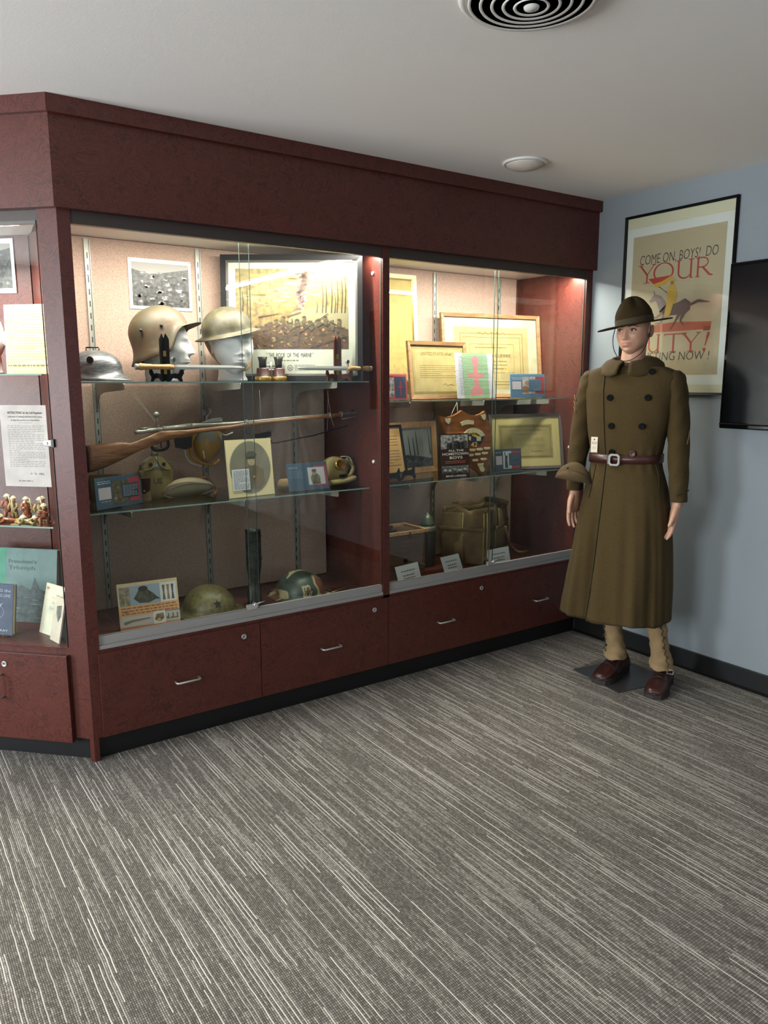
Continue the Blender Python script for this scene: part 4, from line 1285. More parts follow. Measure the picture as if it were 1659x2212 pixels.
def a_typed(m, x0, z0, x1, z1):
    w, h = x1 - x0, z1 - z0
    m.rect(x0, z0, x1, z1, rgb(222, 208, 158), 1, 3); m.words(x0 + .04 * w, z0 + .16 * h, x1 - .05 * w, z1 - .08 * h, 20, rgb(160, 148, 110), 3, fill=.25)
    m.words(x0 + .04 * w, z0 + .10 * h, x1 - .05 * w, z0 + .15 * h, 1, rgb(120, 110, 84), 3)
wflat('typed_sheet', 'yellowed typed sheet standing on the upper shelf of the angled case', 'document', -.253, .14, 1.513, .19, .262, 3, a_typed, rgb(222, 208, 158))


def a_notice(m, x0, z0, x1, z1):
    w, h = x1 - x0, z1 - z0; P = lambda a, b: (x0 + a * w, z0 + b * h)
    m.rect(x0, z0, x1, z1, rgb(214, 200, 196), 1, 3)
    K = rgb(70, 62, 62)
    m.text('INSTRUCTIONS  for the Civil Population', *P(.54, .895), width=.74 * w, height=.03 * h, col=K, eps=.001, align='CENTER', bold=.012)
    m.text('in the event of a landing by the Enemy in the Country,', *P(.54, .85), width=.74 * w, height=.026 * h, col=K, eps=.001, align='CENTER')
    m.text('or near this position, the rules will be:', *P(.54, .81), width=.62 * w, height=.022 * h, col=K, eps=.001, align='CENTER')
    m.words(*P(.14, .24), *P(.92, .76), 24, rgb(150, 138, 138), 3, fill=.3); m.rect(*P(.4, .785), *P(.68, .788), K, 3)
    m.text('V.  D.  HILL', *P(.72, .15), width=.3 * w, height=.024 * h, col=K, eps=.001, align='CENTER')
    m.words(*P(.3, .05), *P(.6, .09), 1, rgb(150, 138, 138), 3)
wflat('instructions_notice', 'printed INSTRUCTIONS notice hung inside the angled case glass', 'notice', -.208, .02, 1.093, .192, .305, 0, a_notice, rgb(214, 200, 196))


def a_sol(m, x0, z0, x1, z1):
    bw_picture(m, x0 + .015, z0 + .02, x1 - .015, z1 - .02, 21, 40)
wflat('mounted_photo', 'black and white photo with white border at the far left edge', 'photo', -.60, .425, 1.85, .24, .22, 0, a_sol, rgb(235, 235, 235))
# ================================================================ SOLID EXHIBITS
def gs(x, s): return np.exp(-(x / s) ** 2)


def head_rings(n=112, k=88, soft=1.0):
    """A head: face towards -Y, origin between the eyes, chin at z=-0.115."""
    th = np.linspace(0, 2 * PI, n, endpoint=False)
    out = []
    for i in range(k + 1):
        f = i / k
        el = -PI / 2 + PI * f
        z0 = math.sin(el); r0 = math.cos(el)
        x = np.sin(th) * r0; y = -np.cos(th) * r0; z = np.full(n, z0)
        X = x * .0755; Z = np.where(z > 0, z * .122, z * .118)
        Y = np.where(y < 0, y * .088, y * .104)
        low = np.clip(-Z / .118, 0, 1)
        X = X * (1 - .27 * low ** 2.2) * (1 + .10 * low * (1 - low) * 2.2)
        r = np.where(Y > 0, np.clip(low * 1.25, 0, 1), 0)
        Y = Y * (1 - .42 * r)                           # nape
        Y = Y - .014 * low ** 1.5 * (Y < .02)           # jaw forward
        Y = np.where((Y < 0) & (Z < 0), Y * (1 + .10 * low), Y)
        wf = np.clip(-y * 1.6, 0, 1) ** 1.0             # weight of the front
        ax = np.abs(X)
        d = np.zeros(n)
        d += .025 * gs(X, .0090 + .004 * np.clip(-Z / .04, 0, 1)) * np.clip((.012 - Z) / .05, 0, 1) ** .8 * np.clip((Z + .047) / .010, 0, 1)
        d += .006 * gs(X, .009) * gs(Z - .008, .012)
        d += .005 * gs(ax - .012, .006) * gs(Z + .037, .006)          # nostril wings
        d += .0070 * gs(ax - .026, .022) * gs(Z - .018, .008)          # brow
        d -= .0125 * gs(ax - .031, .015) * gs(Z - .001, .011)          # sockets
        d += .0075 * gs(ax - .031, .0105) * gs(Z + .000, .0058)        # eyeball
        d += .0022 * gs(ax - .031, .013) * gs(Z - .0075, .0022)        # upper lid
        d += .0055 * gs(ax - .047, .018) * gs(Z + .026, .014)          # cheekbone
        d -= .004 * gs(ax - .040, .014) * gs(Z + .062, .018)
        d += .009 * gs(X, .026) * gs(Z + .064, .016)                   # muzzle
        d += .0040 * gs(X, .021) * gs(Z + .0590, .0034)
        d += .0044 * gs(X, .017) * gs(Z + .0690, .0038)
        d -= .0050 * gs(X, .022) * gs(Z + .0640, .0018)
        d -= .0020 * gs(X, .003) * gs(Z + .050, .006)
        d -= .0055 * gs(X, .020) * gs(Z + .081, .005)
        d += .0095 * gs(X, .018) * gs(Z + .098, .013)                  # chin
        d += .0050 * gs(ax - .045, .014) * gs(Z + .088, .02)
        Y = Y - d * wf * soft
        out.append([Vector((a, b, c)) for a, b, c in zip(X, Y, Z)])
    return out


HEAD = head_rings()


def ear(m, s_, T, mi=0, col=None):
    prof = [(0, -.030), (.010, -.026), (.013, -.012), (.017, .006), (.018, .020), (.012, .030), (0, .033)]
    for rr, dx in ((1.0, 0), (.66, .004)):
        rings = []
        for j in range(15):
            a = 2 * PI * j / 14
            y = .013 + .016 * math.cos(a) * rr + .004 * math.sin(a); z = -.006 + .030 * math.sin(a) * rr
            rings.append((y, z))
        A_ = [T @ Vector((s_ * (.070 + .013 * (1 if rr == 1 else .55) + .006 * max(0, (y - .005) / .02)), y, z)) for y, z in rings[:-1]]
        B_ = [T @ Vector((s_ * .064, y * .9, z * .92)) for y, z in rings[:-1]]
        m.loft([B_, A_], mi, True, True, True, col)


def white_head(name, lab, x, y, zeye, ang, base, tilt=0, sc_=1.0):
    m = MB()
    T = Matrix.Translation((x, y, zeye)) @ Matrix.Rotation(ang, 4, 'Z') @ Matrix.Rotation(tilt, 4, 'X') @ Matrix.Scale(sc_, 4)
    m.loft([[T @ p for p in r] for r in HEAD])
    for s_ in (-1, 1): ear(m, s_, T)
    rr = []
    for z, rx, ry, oy in ((-.045, .048, .05, .03), (-.085, .050, .052, .028), (-.12, .053, .055, .026), ((base - zeye) / sc_ + .010, .058, .060, .018), ((base - zeye) / sc_, .060, .062, .018)):
        rr.append([T @ Vector((rx * math.cos(2 * PI * j / 40), oy + ry * math.sin(2 * PI * j / 40), z)) for j in range(40)])
    m.loft(rr)
    o = m.build(name, M['plaster'])
    return tag(o, lab, 'head form')


def helmet_mesh(m, a, b, h, dfn, ffn, n=72, pw=.5, mi=0, T=None, thick=True, k=12, noise=0, gp=2.0):
    """a: half length (Y), b: half width, h: dome height; rim drop dfn(phi), flare ffn(phi); phi = 0 in front (-Y)."""
    rings = []
    for i in range(k + 1):
        t = i / k
        rr = math.sin(t * PI / 2); zz = h * math.cos(t * PI / 2) ** .92
        rings.append([(b * rr * math.sin(p), -a * rr * math.cos(p), zz) for p in [2 * PI * j / n for j in range(n)]])
    for t in (.25, .5, .75, 1.0):
        ring = []
        for j in range(n):
            p = 2 * PI * j / n; q_ = p if p <= PI else 2 * PI - p
            d, f = dfn(q_), ffn(q_)
            g = t ** gp
            ring.append(((b + f * g) * math.sin(p), -(a + f * g) * math.cos(p), -d * t ** .8))
        rings.append(ring)
    inner = [[(x * .985, y * .985, z - .002) for x, y, z in r] for r in reversed(rings)]
    R_ = [[Vector(p) for p in r] for r in rings + inner]
    if T: R_ = [[T @ p for p in r] for r in R_]
    m.loft(R_, mi, False, False, True)


def smooth(a, b, x):
    t = max(0, min(1, (x - a) / (b - a))); return t * t * (3 - 2 * t)


# head and steel helmet facing right
h1a = math.atan2(.80, .60)          # turn of the face from -Y towards +X
hx1 = PY(352, 740, .28); fa = math.radians(62)
hd1 = white_head('display_bust', 'white foam head in right-facing profile, wearing the rusty steel helmet', .462, .285, 1.641, fa, S1, 0, 1.10)
t = thing('steel_helmet', 'rusty steel helmet with flared neck guard on the right-facing white head', 'helmet', (.440, .292, 1.686), (0, 0, 0))
T = Matrix.Rotation(fa, 4, 'Z') @ Matrix.Rotation(math.radians(-19), 4, 'X')
m = MB()
helmet_mesh(m, .125, .108, .110, lambda q: .016 + .080 * smooth(.75, 1.35, q), lambda q: .044 * (1 - smooth(.3, 1.2, q)) + .014 + .018 * smooth(1.9, 3.0, q), T=T)
m.build('shell', M['rust'], t)
for s_ in (-1, 1):
    for yy, zz in ((-.035, .012), (.05, .02)):
        m = MB(); m.sphere(T @ Vector((s_ * .1065, yy, zz)), .007, n=10); m.build('vent_lug', M['gundark'], t)
# head and brodie helmet facing the front
hd2 = white_head('display_bust', 'white foam head facing forward under the brimmed olive helmet', .768, .285, 1.643, math.radians(-8), S1, 0, 1.13)
t = thing('brodie_helmet', 'olive brimmed steel helmet worn tilted on the front-facing white head', 'helmet', (.746, .290, 1.704), (0, 0, 0))
T = Matrix.Rotation(math.radians(-8), 4, 'Z') @ Matrix.Rotation(math.radians(-13), 4, 'Y') @ Matrix.Rotation(math.radians(4), 4, 'X')
m = MB(); helmet_mesh(m, .120, .111, .104, lambda q: .018, lambda q: .036, T=T); m.build('shell', M['olived'], t)
m = MB()
pts = catmull([T @ Vector(p) for p in ((-.104, .012, -.01), (-.085, .0, -.09), (-.05, -.045, -.150), (.02, -.068, -.172), (.07, -.03, -.14), (.1, .012, -.07), (.104, .012, -.01))], 8)
m.tube(pts, .0085, 8, flat=.25, upv=(0, 0, 1)); m.build('chin_strap', M['tan'], t)

# grey helmet at the far left
t = thing('steel_helmet', 'scratched grey steel helmet with badge at the left end of the top shelf', 'helmet', (.165, .27, S1), (0, 0, math.radians(58)))
m = MB(); T = Matrix.Translation((0, 0, .052))
helmet_mesh(m, .105, .088, .073, lambda q: .047, lambda q: .034 * (1 - smooth(.5, 1.6, q)) + .012 + .014 * smooth(2.2, 3.1, q), T=T); m.build('shell', M['greyhelm'], t)
m = MB(); m.tube([(-.087, -.01, .085), (-.080, -.01, .085)], .013, 18); m.build('badge', M['gundark'], t)
m = MB(); m.tube([(0, -.02, .122), (0, -.02, .135), (0, .03, .135), (0, .03, .122)], .003, 8); m.build('crest_wire', M['gundark'], t)


# bayonets and their folding stands
def stand_and_bayonet(x, y, mat_, hinge, bl_from, bl_to, lab_s, lab_b, flip, hiltc, top=.225):
    t = thing('knife_stand', lab_s, 'stand', (x, y, S1))
    for s_ in (-1, 1):
        m = MB()
        poly = [(0, .004), (0, top - .022), (s_ * .008, top), (s_ * .020, top - .022), (s_ * .020, .03), (s_ * .04, .034), (s_ * .052, .03), (s_ * .060, .045), (s_ * .058, .062), (s_ * .072, .05), (s_ * .074, .034), (s_ * .064, .018), (s_ * .068, 0), (s_ * .058, 0), (s_ * .048, .012), (s_ * .03, .014), (s_ * .018, 0), (s_ * .008, 0)]
        if s_ < 0: poly = poly[::-1]
        a_ = math.radians(16 * s_)
        m.prism(poly, -.004, .004, lambda a, b, d: (a * math.cos(a_), d - abs(a) * math.sin(abs(a_)), b))
        m.build('hinged_panel', mat_, t)
    for zz in (.03, .10):
        m = MB(); m.box(-.006, -.0075, zz, .006, -.0045, zz + .022); m.build('hinge', hinge, t)
    t2 = thing('bayonet', lab_b, 'bayonet', (x, y - .024, S1 + .058))
    s_ = -1 if flip else 1
    L0, L1 = bl_from, bl_to       # handle end and tip, relative x
    mid = L0 + (L1 - L0) * .32
    m = MB()
    rr = []
    for f, hgt in ((0, .010), (.05, .011), (.8, .010), (.95, .006), (1.0, .0008)):
        xx = mid + (L1 - mid) * f
        rr.append([(xx, -.002, -hgt * .9), (xx, -.0035, 0), (xx, -.002, hgt * .9), (xx, .002, hgt * .9), (xx, .0035, 0), (xx, .002, -hgt * .9)])
    m.loft(rr, smooth=False); m.build('blade', M['blade'], t2)
    m = MB(); rr = []
    for f, hgt, w_ in ((0, .010, .009), (.06, .014, .010), (.18, .012, .009), (.5, .0095, .009), (.85, .011, .009), (1, .011, .009)):
        xx = L0 + (mid - L0) * f
        rr.append([(xx, w_ * math.cos(2 * PI * j / 12), hgt * math.sin(2 * PI * j / 12)) for j in range(12)])
    m.loft(rr); m.build('grip', hiltc, t2)
    m = MB(); m.box(mid - .003, -.006, -.024, mid + .003, .006, .034, bev=.001); m.tube([(mid, -.006, .03), (mid, .006, .03)], .009, 12); m.build('crossguard', M['gun'], t2)
    m = MB(); d_ = 1 if L1 < L0 else -1; m.tube([(L0 + d_ * .012, 0, 0), (L0, 0, 0)], .012, 12); m.build('pommel', M['gun'], t2)
    return t2


stand_and_bayonet(.402, .128, M['satin'], M['brass'], -.115, .335, 'black folding knife stand under the long bayonet beneath the helmets', 'long bayonet pointing right, cradled below the rusty helmet', False, M['tan'], .19)
stand_and_bayonet(1.20, .105, M['mahog'], M['brass'], .165, -.22, 'mahogany folding knife stand at the right end of the top shelf', 'bayonet pointing left on the mahogany stand by the divider', True, M['tan'], .205)

# field glasses
t = thing('field_glasses', 'small brass and grey field glasses standing below the battle print', 'binoculars', (.93, .24, S1), (0, 0, .1))
for s_ in (-1, 1):
    m = MB(); m.lathe([(0, 0), (.034, 0), (.036, .006), (.036, .018), (.030, .022), (.028, .055), (.024, .060)], (s_ * .042, 0, 0), 28); m.build('barrel', M['leather'], t)
    m = MB(); m.lathe([(.034, 0), (.0372, .002), (.0372, .02), (.034, .022)], (s_ * .042, 0, 0), 28); m.build('objective_ring', M['brass'], t)
    m = MB(); m.lathe([(.016, .058), (.017, .08), (.016, .084), (.022, .108), (.018, .109), (.010, .1)], (s_ * .042, 0, 0), 24); m.build('eyecup', M['gundark'], t)
m = MB(); m.tube([(-.042, 0, .05), (.042, 0, .05)], .006, 10); m.tube([(0, 0, .02), (0, 0, .085)], .006, 12); m.tube([(-.04, 0, .07), (.04, 0, .07)], .004, 10); m.build('bridge', M['gun'], t)

# ---------------- rifle hung over the middle shelf
RY = .25
t = thing('rifle', 'long wooden bolt-action rifle hung by wires above the middle shelf', 'rifle', (0, RY, 0))
def RP(u, v): p_ = PY(u, v, RY); return p_.x, p_.z
def rloft(m, sec, n=16, mi=0, ex=.75):
    rings = []
    for u, vt, vb, hw in sec:
        x, zt = RP(u, vt); x2, zb = RP(u, vb)
        c_, hh = (zt + zb) / 2, (zt - zb) / 2
        ring = []
        for j in range(n):
            a = 2 * PI * j / n
            ca, sa = math.cos(a), math.sin(a)
            ring.append((x, hw * math.copysign(abs(ca) ** ex, ca), c_ + hh * math.copysign(abs(sa) ** ex, sa)))
        rings.append(ring)
    m.loft(rings, mi)
m = MB()
rloft(m, [(187, 963, 1021, .020), (196, 961, 1020, .021), (225, 958, 1010, .021), (262, 953, 993, .020), (280, 957, 984, .017), (300, 949, 974, .016), (322, 940, 966, .017), (345, 929, 957, .019), (363, 928, 951, .021), (400, 927, 942, .021), (430, 924, 935, .020), (500, 917, 928, .018), (534, 911, 921, .016), (634, 902, 909, .013), (712, 894, 903, .012), (742, 892, 899, .011)])
m.build('wooden_stock', M['stock'], t)
m = MB()
rloft(m, [(186, 963, 1022, .020), (188, 962.5, 1021.5, .0215)]); m.build('butt_plate', M['gundark'], t)
m = MB()
rloft(m, [(410, 914, 926, .013), (420, 914, 924, .0125), (500, 911, 919, .011), (534, 908, 915, .010), (634, 899, 905, .0085), (712, 893, 899, .0075), (773, 888.5, 893.5, .0065)], ex=1)
m.build('barrel', M['gun'], t)
m = MB()
rloft(m, [(350, 921, 931, .014), (380, 918, 929, .016), (412, 914, 927, .015)], ex=.9)
rloft(m, [(291, 930, 938, .008), (296, 929, 938, .010), (316, 927, 935, .010), (318, 925, 936, .011), (352, 923, 932, .011), (375, 921, 928, .009), (410, 917, 925, .009)], ex=1)
rloft(m, [(303, 924, 928, .005), (326, 922, 926, .005)], ex=1)
m.build('receiver', M['gun'], t)
m = MB()
k0 = RP(334, 922); k1 = RP(333, 898); k2 = RP(340, 920)
m.tube([(k2[0], -.01, k2[1]), (k0[0] + .002, -.024, k0[1] + .005), (k1[0], -.03, k1[1])], .0045, 10)
m.sphere((k1[0], -.031, k1[1] + .006), .0125, n=14)
m.build('bolt_handle', M['gun'], t)
m = MB()
a_ = [RP(*c) for c in ((327, 962), (333, 972), (350, 972), (362, 966), (363, 954), (359, 950))]
m.tube(catmull([(x, 0, z) for x, z in a_], 5), .003, 8, flat=2.2); m.build('trigger_guard', M['gundark'], t)
m = MB(); a_ = [RP(*c) for c in ((350, 952), (347, 960), (349, 968))]; m.tube(catmull([(x, 0, z) for x, z in a_], 4), .0025, 8); m.build('trigger', M['gundark'], t)
m = MB(); pts = [RP(*c) for c in ((377, 948), (414, 942), (413, 966), (399, 971), (380, 967))]; m.prism(pts, -.009, .009, lambda a, b, d: (a, d, b)); m.build('magazine', M['gundark'], t)
m = MB(); pts = [RP(*c) for c in ((436, 913), (460, 904), (478, 902), (480, 910))]; m.prism(pts, -.007, .007, lambda a, b, d: (a, d, b))
m.build('rear_sight', M['gun'], t)
m = MB(); pts = [RP(*c) for c in ((758, 889), (760, 885), (764, 885), (765, 889))]; m.prism(pts, -.002, .002, lambda a, b, d: (a, d, b)); m.build('front_sight', M['gundark'], t)
for u, vt, vb in ((531, 906, 923), (711, 891, 904), (737, 889, 901)):
    m = MB(); rloft(m, [(u - 2, vt, vb, .0165 if u < 600 else .013), (u + 3, vt, vb, .0165 if u < 600 else .013)], ex=1); m.build('barrel_band', M['gun'], t)
m = MB(); p1, p2 = RP(738, 905), RP(768, 900); m.tube([(p1[0], 0, p1[1]), (p2[0], 0, p2[1])], .002, 8); m.build('cleaning_rod_tip', M['gun'], t)
m = MB(); a_ = [RP(*c) for c in ((533, 922), (530, 934), (537, 938), (541, 932), (538, 923))]; m.tube([(x, 0, z) for x, z in a_], .0018, 6); m.build('sling_swivel', M['gundark'], t)
for wi, (a0, b0) in enumerate((((288, 846), (362, 948)), ((283, 848), (345, 925)), ((706, 842), (712, 900)))):
    m = MB(); pa_, pb_ = RP(*a0), RP(*b0)
    m.tube([(pa_[0], 0, pa_[1]), (pb_[0], -.015, pb_[1])], .0006, 5)
    if wi == 2: m.tube(catmull([(pb_[0], -.014, pb_[1]), (pb_[0] + .004, -.016, pb_[1] - .02), (pb_[0] + .016, -.012, pb_[1] - .045)], 5), .0006, 5)
    m.build('hanging_wire', M['cord'], t)
# hanging strap clamp on the standard
# cleaning rod with black handle below the rifle
t = thing('spike_bayonet', 'thin steel rod with black fitting hanging under the rifle barrel', 'bayonet', (0, .33, 0))
def RQ(u, v, yy=.33): p_ = PY(u, v, yy); return p_.x, p_.z
m = MB(); a_ = [RQ(*c) for c in ((585, 950), (587, 957), (600, 956), (680, 940), (757, 917))]; m.tube([(x, 0, z) for x, z in a_], .0035, 8); m.build('spike', M['gundark'], t)
m = MB(); pts = [RQ(*c) for c in ((549, 939), (583, 932), (584, 942), (575, 944), (570, 947), (553, 947))]; m.prism(pts, -.012, .012, lambda a, b, d: (a, d, b)); m.build('socket', M['gundark'], t)
m = MB(); pa_, pb_ = RQ(566, 933), RQ(560, 842); m.tube([(pa_[0], 0, pa_[1]), (pb_[0], 0, pb_[1])], .0006, 5); pa_, pb_ = RQ(707, 931), RQ(709, 842); m.tube([(pa_[0], 0, pa_[1]), (pb_[0], 0, pb_[1])], .0006, 5); m.build('hanging_wire', M['cord'], t)

# mustard and grey hanging object with white cord (canteen-like gourd)
hc_ = PY(449, 957, .42)
t = thing('painted_gourd_flask', 'grey and mustard painted round flask with white cord, hung below the rifle', 'flask', hc_)
m = MB()
rings = []
for i in range(15):
    f = i / 14; el = -PI / 2 + PI * f
    rings.append([(.068 * math.cos(el) * math.cos(2 * PI * j / 32) * (1 + .1 * math.sin(el)), .05 * math.cos(el) * math.sin(2 * PI * j / 32), .086 * math.sin(el) + .01 * math.cos(el) * math.cos(2 * PI * j / 32)) for j in range(32)])
m.loft(rings, cap0=False, cap1=False); m.build('body', M['marble'], t)
m = MB(); m.tube(catmull([(-.035, -.02, .075), (-.075, -.01, .02), (-.085, 0, -.05), (-.04, -.01, -.088), (.02, 0, -.10), (.05, 0, -.08)], 7), .011, 9, flat=.6); m.tube(catmull([(.03, -.02, .075), (.065, -.02, .062), (.10, -.01, .075)], 6), .010, 8); m.build('padded_strap', plain('mustard_strap', rgb(176, 130, 44), .6), t)
m = MB(); m.tube(catmull([(-.085, -.02, .02), (-.115, -.01, -.02), (-.095, 0, -.08), (-.04, -.01, -.105)], 7), .004, 8); m.tube(catmull([(.04, -.05, .05), (.07, -.04, .035), (.115, -.02, .045)], 6), .004, 8)
m.tube([(-.045, -.055, -.03), (-.04, -.053, -.065)], .0035, 8); m.build('white_cord', M['cord'], t)
m = MB(); m.tube([(.105, -.02, .075), (.105, .01, .08)], .012, 14); m.tube(catmull([(-.01, 0, .085), (0, 0, .12), (.03, .03, .14), (.045, .10, .16)], 6), .009, 8, flat=.5); m.build('buckle_and_hanger', M['gun'], t)

# canteen in khaki cover
cc = PZ(343, 1076, S2)
t = thing('canteen', 'metal canteen in a khaki canvas cover stamped US', 'canteen', (cc.x, cc.y + .03, S2), (0, 0, math.radians(-6)))
m = MB()
rings = []
for z, rx, ry in ((0, .048, .028), (.006, .066, .038), (.03, .072, .043), (.08, .075, .045), (.12, .076, .044), (.128, .070, .040)):
    rings.append([(rx * math.copysign(abs(math.cos(a)) ** .8, math.cos(a)), ry * math.copysign(abs(math.sin(a)) ** .85, math.sin(a)), z + .002 * math.sin(a * 5)) for a in [2 * PI * j / 40 for j in range(40)]])
m.loft(rings); m.build('canvas_pouch', M['canvas2'], t)
m = MB()
rings = []
for z, rx, ry in ((.12, .070, .040), (.145, .069, .040), (.165, .058, .036), (.178, .036, .026), (.184, .020, .018)):
    rings.append([(rx * math.cos(a), ry * math.sin(a), z) for a in [2 * PI * j / 32 for j in range(32)]])
m.loft(rings); m.build('inner_flask', M['gun'], t)
for s_ in (-1, 1):
    m = MB(); pts2 = [(s_ * .004, .188), (s_ * .030, .180), (s_ * .066, .142), (s_ * .070, .128), (s_ * .030, .130), (s_ * .010, .148)]
    R_ = []
    top = [m.v((a, -.022 - .028 * (1 - abs(b - .15) / .08), b)) for a, b in (pts2 if s_ > 0 else pts2[::-1])]
    m._f(top, smooth=False)
    m.tube(catmull([(s_ * .006, -.034, .186), (s_ * .012, -.048, .150), (s_ * .035, -.050, .131), (s_ * .068, -.038, .130)], 5), .003, 6)
    m.build('flap', M['canvas2'], t, solid=.003)
    m = MB(); m.tube([(s_ * .028, -.040, .152), (s_ * .028, -.054, .152)], .008, 16); m.tube([(s_ * .028, -.054, .152), (s_ * .028, -.056, .152)], .004, 10); m.build('snap_button', M['gundark'], t)
m = MB(); m.lathe([(.016, .182), (.016, .206), (.013, .209), (.013, .222), (.016, .223), (.016, .229), (0, .230)], n=24); m.build('cap', M['gun'], t)
m = MB(); m.text('US', 0, .066, width=.038, height=.026, col=rgb(84, 76, 50), align='CENTER', eps=0.0475, bold=.02); m.build('stamp', M['prt'], t)

# small pouches
def pouch(lab, loc, w, d, h, yaw, mat_, mflap):
    t = thing('ammunition_pouch', lab, 'pouch', loc, (0, 0, yaw))
    m = MB(); rings = []
    for z, k in ((0, .85), (h * .1, 1), (h * .7, 1.02), (h, .9)):
        rings.append([(w / 2 * k * math.copysign(abs(math.cos(a)) ** .5, math.cos(a)), d / 2 * k * math.copysign(abs(math.sin(a)) ** .5, math.sin(a)), z) for a in [2 * PI * j / 24 for j in range(24)]])
    m.loft(rings); m.build('body', mat_, t)
    m = MB(); m.prism([(-w * .5, h * 1.02), (w * .5, h * 1.02), (w * .46, h * .5), (0, h * .34), (-w * .46, h * .5)], -d * .56, -d * .50, lambda a, b, dd: (a, dd, b)); m.build('flap', mflap, t)
    m = MB(); m.sphere((0, -d * .6, h * .48), .005, n=10); m.build('stud', M['brass'], t)
    return t
p_ = PY(322, 1050, .30)
pouch('brown leather pouch leaning between the blue sign and the canteen', (p_.x - .018, .30, S2), .055, .035, .10, -.5, M['canvas'], M['leather'])
p_ = PY(225, 1030, .36)
pouch('khaki cloth pouch behind the blue and red sign, under the rifle butt', (.205, .40, S2), .13, .05, .115, 0, M['canvas'], M['canvas'])

# overseas cap lying down
def garrison(name, lab, loc, yaw, mat_, L=.29, hgt=.11, roll=0, flat=.55):
    t = thing(name, lab, 'cap', loc, (roll, 0, yaw))
    m = MB(); rings = []
    for i in range(17):
        f = i / 16; x = -L / 2 + L * f
        h_ = hgt * (math.sin(PI * min(1, f * 1.02 + .02)) ** .45) * (flat + (1 - flat) * math.sin(PI * f))
        w_ = .034 * math.sin(PI * (f * .96 + .02)) ** .6
        rings.append([(x, -w_, 0), (x, -w_ * 1.05, h_ * .35), (x, -w_ * .6, h_ * .8), (x, -.004, h_), (x, .004, h_), (x, w_ * .6, h_ * .8), (x, w_ * 1.05, h_ * .35), (x, w_, 0)])
    m.loft(rings); m.build('crown', mat_, t)
    for s_ in (-1, 1):
        m = MB(); lo, hi = [], []
        for i in range(17):
            f = i / 16; x = -L / 2 + L * f
            w_ = .034 * math.sin(PI * (f * .96 + .02)) ** .6 + .004
            hh = hgt * .55 * math.sin(PI * (f * .98 + .01)) ** .5 * (1 - .25 * f)
            lo.append((x, s_ * w_ * 1.08, -.002)); hi.append((x, s_ * (w_ * 1.12), hh))
        m.loft([lo, hi], closed=False); m.build('turned_up_curtain', mat_, t, solid=.003)
    return t
p_ = PZ(405, 1078, S2)
cp = garrison('garrison_cap', 'grey khaki cloth cap lying flat between the canteen and the portrait', (.560, .335, S2 + .025), math.radians(12), plain('grey_khaki_cloth', rgb(178, 166, 136), .95, bump=.3, bscale=300, var=.1), L=.25, hgt=.085, roll=math.radians(-58))
m = MB(); m.tube(catmull([(-.02, -.01, .01), (.06, -.03, .04), (.12, -.02, .05), (.15, .02, .01), (.11, .04, -.01), (.03, .03, 0)], 7), .009, 8, flat=.4, upv=(0, 0, 1)); m.build('leather_sweatband', plain('tan_leather', rgb(150, 104, 60), .5), cp)

# gas mask with bag
mk = PY(745, 1020, .24)
t = thing('gas_mask', 'folded khaki gas mask with brass eyepiece beside the right blue sign', 'gas mask', (1.285, .28, S2), (0, 0, .15))
m = MB(); R_ = random.Random(2); rings = []
for i in range(13):
    f = i / 12; el = -PI / 2 + PI * f
    rings.append([((.078 + .012 * math.sin(3 * a + f * 5)) * math.cos(el) ** .7 * math.cos(a), (.06 + .01 * math.sin(4 * a)) * math.cos(el) ** .7 * math.sin(a), .075 + .068 * math.sin(el) + .012 * math.sin(2 * a + f * 7) * math.cos(el)) for a in [2 * PI * j / 28 for j in range(28)]])
m.loft(rings, cap0=False, cap1=False); m.build('facepiece', M['canvas2'], t, sub=1)
m = MB(); T = Matrix.Translation((-.02, -.068, .105)) @ Matrix.Rotation(math.radians(70), 4, 'X') @ Matrix.Rotation(.25, 4, 'Y')
m.lathe([(.030, -.012), (.034, 0), (.036, .006), (.030, .008), (.026, .002), (0, .001)], n=28, T=T, sx=1.15, sy=.75); m.build('eyepiece', M['brass'], t)
m = MB()
m.tube(catmull([(.05, -.03, .13), (.075, -.05, .085), (.05, -.06, .05), (.02, -.055, .035)], 7), .017, 10, flat=.6); m.tube(catmull([(-.07, -.05, .02), (0, -.075, .028), (.06, -.07, .035), (.08, -.02, .03)], 7), .019, 10, flat=.7)
m.build('hose', M['canvas2'], t)
m = MB(); m.sphere((.085, .01, .07), .03, sx=.8, sz=1.5); m.box(-.03, -.085, .045, .012, -.07, .06, bev=.003); m.build('canister', M['satin'], t)
m = MB(); m.tube(catmull([(.0, -.05, .145), (.045, -.055, .14), (.07, -.05, .11), (.085, -.045, .06)], 7), .006, 8, flat=.3); m.build('strap', M['cord'], t)
m = MB()
m.lathe([(.0, 0), (.03, .004), (.034, .02), (.028, .04), (.02, .05), (.0, .052)], n=20, sx=1.2)
o = m.build('gas_mask_pouch', M['canvas']); o.location = (1.008, .28, S2); tag(o, 'rolled tan cloth piece peeking out left of the blue soldier sign', 'cloth')

# ---------------- floor of the left bay
def brodie(name, lab, loc, mat_, yaw, dome=.112, star=False):
    t = thing(name, lab, 'helmet', loc, (0, 0, yaw))
    m = MB(); helmet_mesh(m, .125, .113, dome, lambda q: .009, lambda q: .042, T=Matrix.Translation((0, 0, .011)), gp=1.0); m.build('shell', mat_, t)
    m = MB(); rim = []
    for j in range(73):
        p = 2 * PI * j / 72; rim.append((.155 * math.sin(p), -.167 * math.cos(p), .0025))
    m.tube(rim, .002, 6); m.build('rolled_rim', mat_, t)
    return t
b1_ = brodie('brodie_helmet', 'olive brimmed steel helmet with a dark star, on the case floor', (.600, .262, DK), M['olive2'], math.radians(25))
